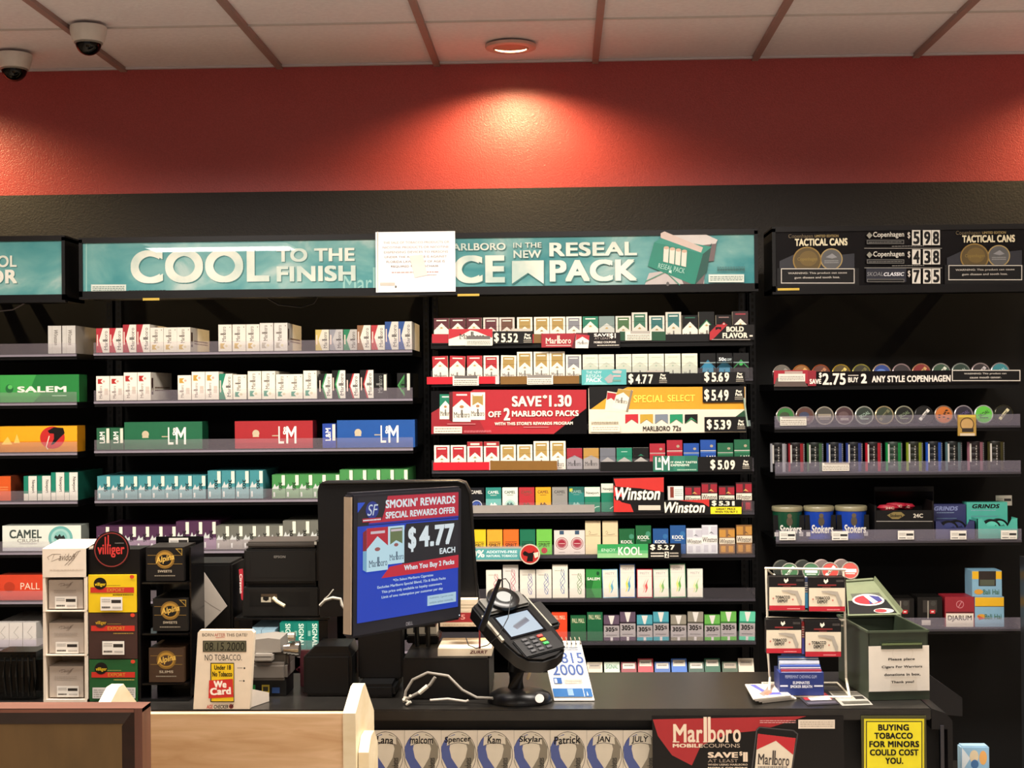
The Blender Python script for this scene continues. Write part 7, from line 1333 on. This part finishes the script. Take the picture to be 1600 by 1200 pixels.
t.prism([(2.62, .3), (2.62, b_.z), (2.655, b_.z + .022), (2.70, b_.z + .022), (2.75, b_.z - .01), (2.75, .3)], xr_ + .023, xr_ + .042, 'x', OAKW); t.make('end_cleat', e)
t = B(); t.box(XLb, xr_ - .024, Y0 + .045, 2.84, zt - .16, zt - .145, mat('1c1814', .5)); t.make('rack_shelf', e)
t = B(); t.box(XLb, xr_ - .36, Y0 + .024, Y0 + .027, zt - .01, zt + .006, mat('8a8680', .3, .3)); t.make('metal_edge', e)
t = B(); a = at(466, 1114, Y0 + .06); b_ = at(520, 1112, Y0 + .06); t.box(a.x, b_.x, Y0 + .05, Y0 + .14, zt - .144, at(490, 1112.2, Y0 + .14).z, '8a1c24'); tag(t.make('red_carton'), 'red box just peeking over the pale wooden rack', 'box')
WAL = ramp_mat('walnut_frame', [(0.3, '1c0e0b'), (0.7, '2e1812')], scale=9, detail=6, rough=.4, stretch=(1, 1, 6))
YF = 2.2; e = empty('framed_board'); tag(e, 'dark brown wooden framed board at the lower left corner', 'framed board')
X1 = at(222, 1110, YF).x; ZF = at(100, 1107.5, YF).z; xL = -2.05
sw = .036; D = .046
t = B()
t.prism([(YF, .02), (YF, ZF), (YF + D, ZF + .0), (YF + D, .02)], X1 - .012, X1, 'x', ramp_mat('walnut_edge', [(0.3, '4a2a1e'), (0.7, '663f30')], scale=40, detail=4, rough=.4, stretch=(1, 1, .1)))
t.add([(X1 - .012, YF, ZF), (X1 - .012, YF, .02), (X1 - .036, YF + .014, .02), (X1 - .036, YF + .014, ZF - .03)], [(0, 1, 2, 3)], WAL); t.make('side_rail', e)
t = B(); t.add([(xL, YF, ZF), (X1 - .001, YF, ZF), (X1 - .03, YF + .012, ZF - .026), (xL, YF + .012, ZF - .026)], [(0, 3, 2, 1)], WAL)
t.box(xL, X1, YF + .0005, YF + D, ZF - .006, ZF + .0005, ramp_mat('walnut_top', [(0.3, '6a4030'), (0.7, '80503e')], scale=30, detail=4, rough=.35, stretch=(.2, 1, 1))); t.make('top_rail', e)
t = B(); t.box(xL, X1 - .012, YF + .014, YF + D - .01, .02, ZF - .007, ramp_mat('board_felt', [(0.35, '5a4424'), (0.65, '6a502c')], scale=5, detail=4, rough=.8, stretch=(4, 1, 1))); t.make('board_panel', e)
t = B(); t.box(xL, X1, YF, YF + D, 0, .02, WAL); t.make('bottom_rail', e)

# ------------------------------------------------------------------ the shop's ceiling troffers (behind the viewer, mirrored in the sign)
for i, (x, y) in enumerate([(-2.85, -1.95), (0.4, -0.6)]):
    e = empty('ceiling_troffer', (x, y, CEIL)); tag(e, 'fluorescent ceiling panel above the shop floor, %s' % ['left rear', 'centre'][i], 'ceiling light')
    t = B(); t.box(-.6, .6, -.3, .3, -.006, -.004, mat('fff0d8', emit=6.0)); t.make('diffuser', e)
    t = B()
    for q in ((-.62, -.6, -.32, .32), (.6, .62, -.32, .32), (-.6, .6, -.32, -.3), (-.6, .6, .3, .32)): t.box(q[0], q[1], q[2], q[3], -.01, 0, 'c8c0b8')
    t.make('frame', e)
for o in COL.objects:
    if o.type == 'LIGHT' and o.name.startswith('troffer'): o['kind'] = 'helper'
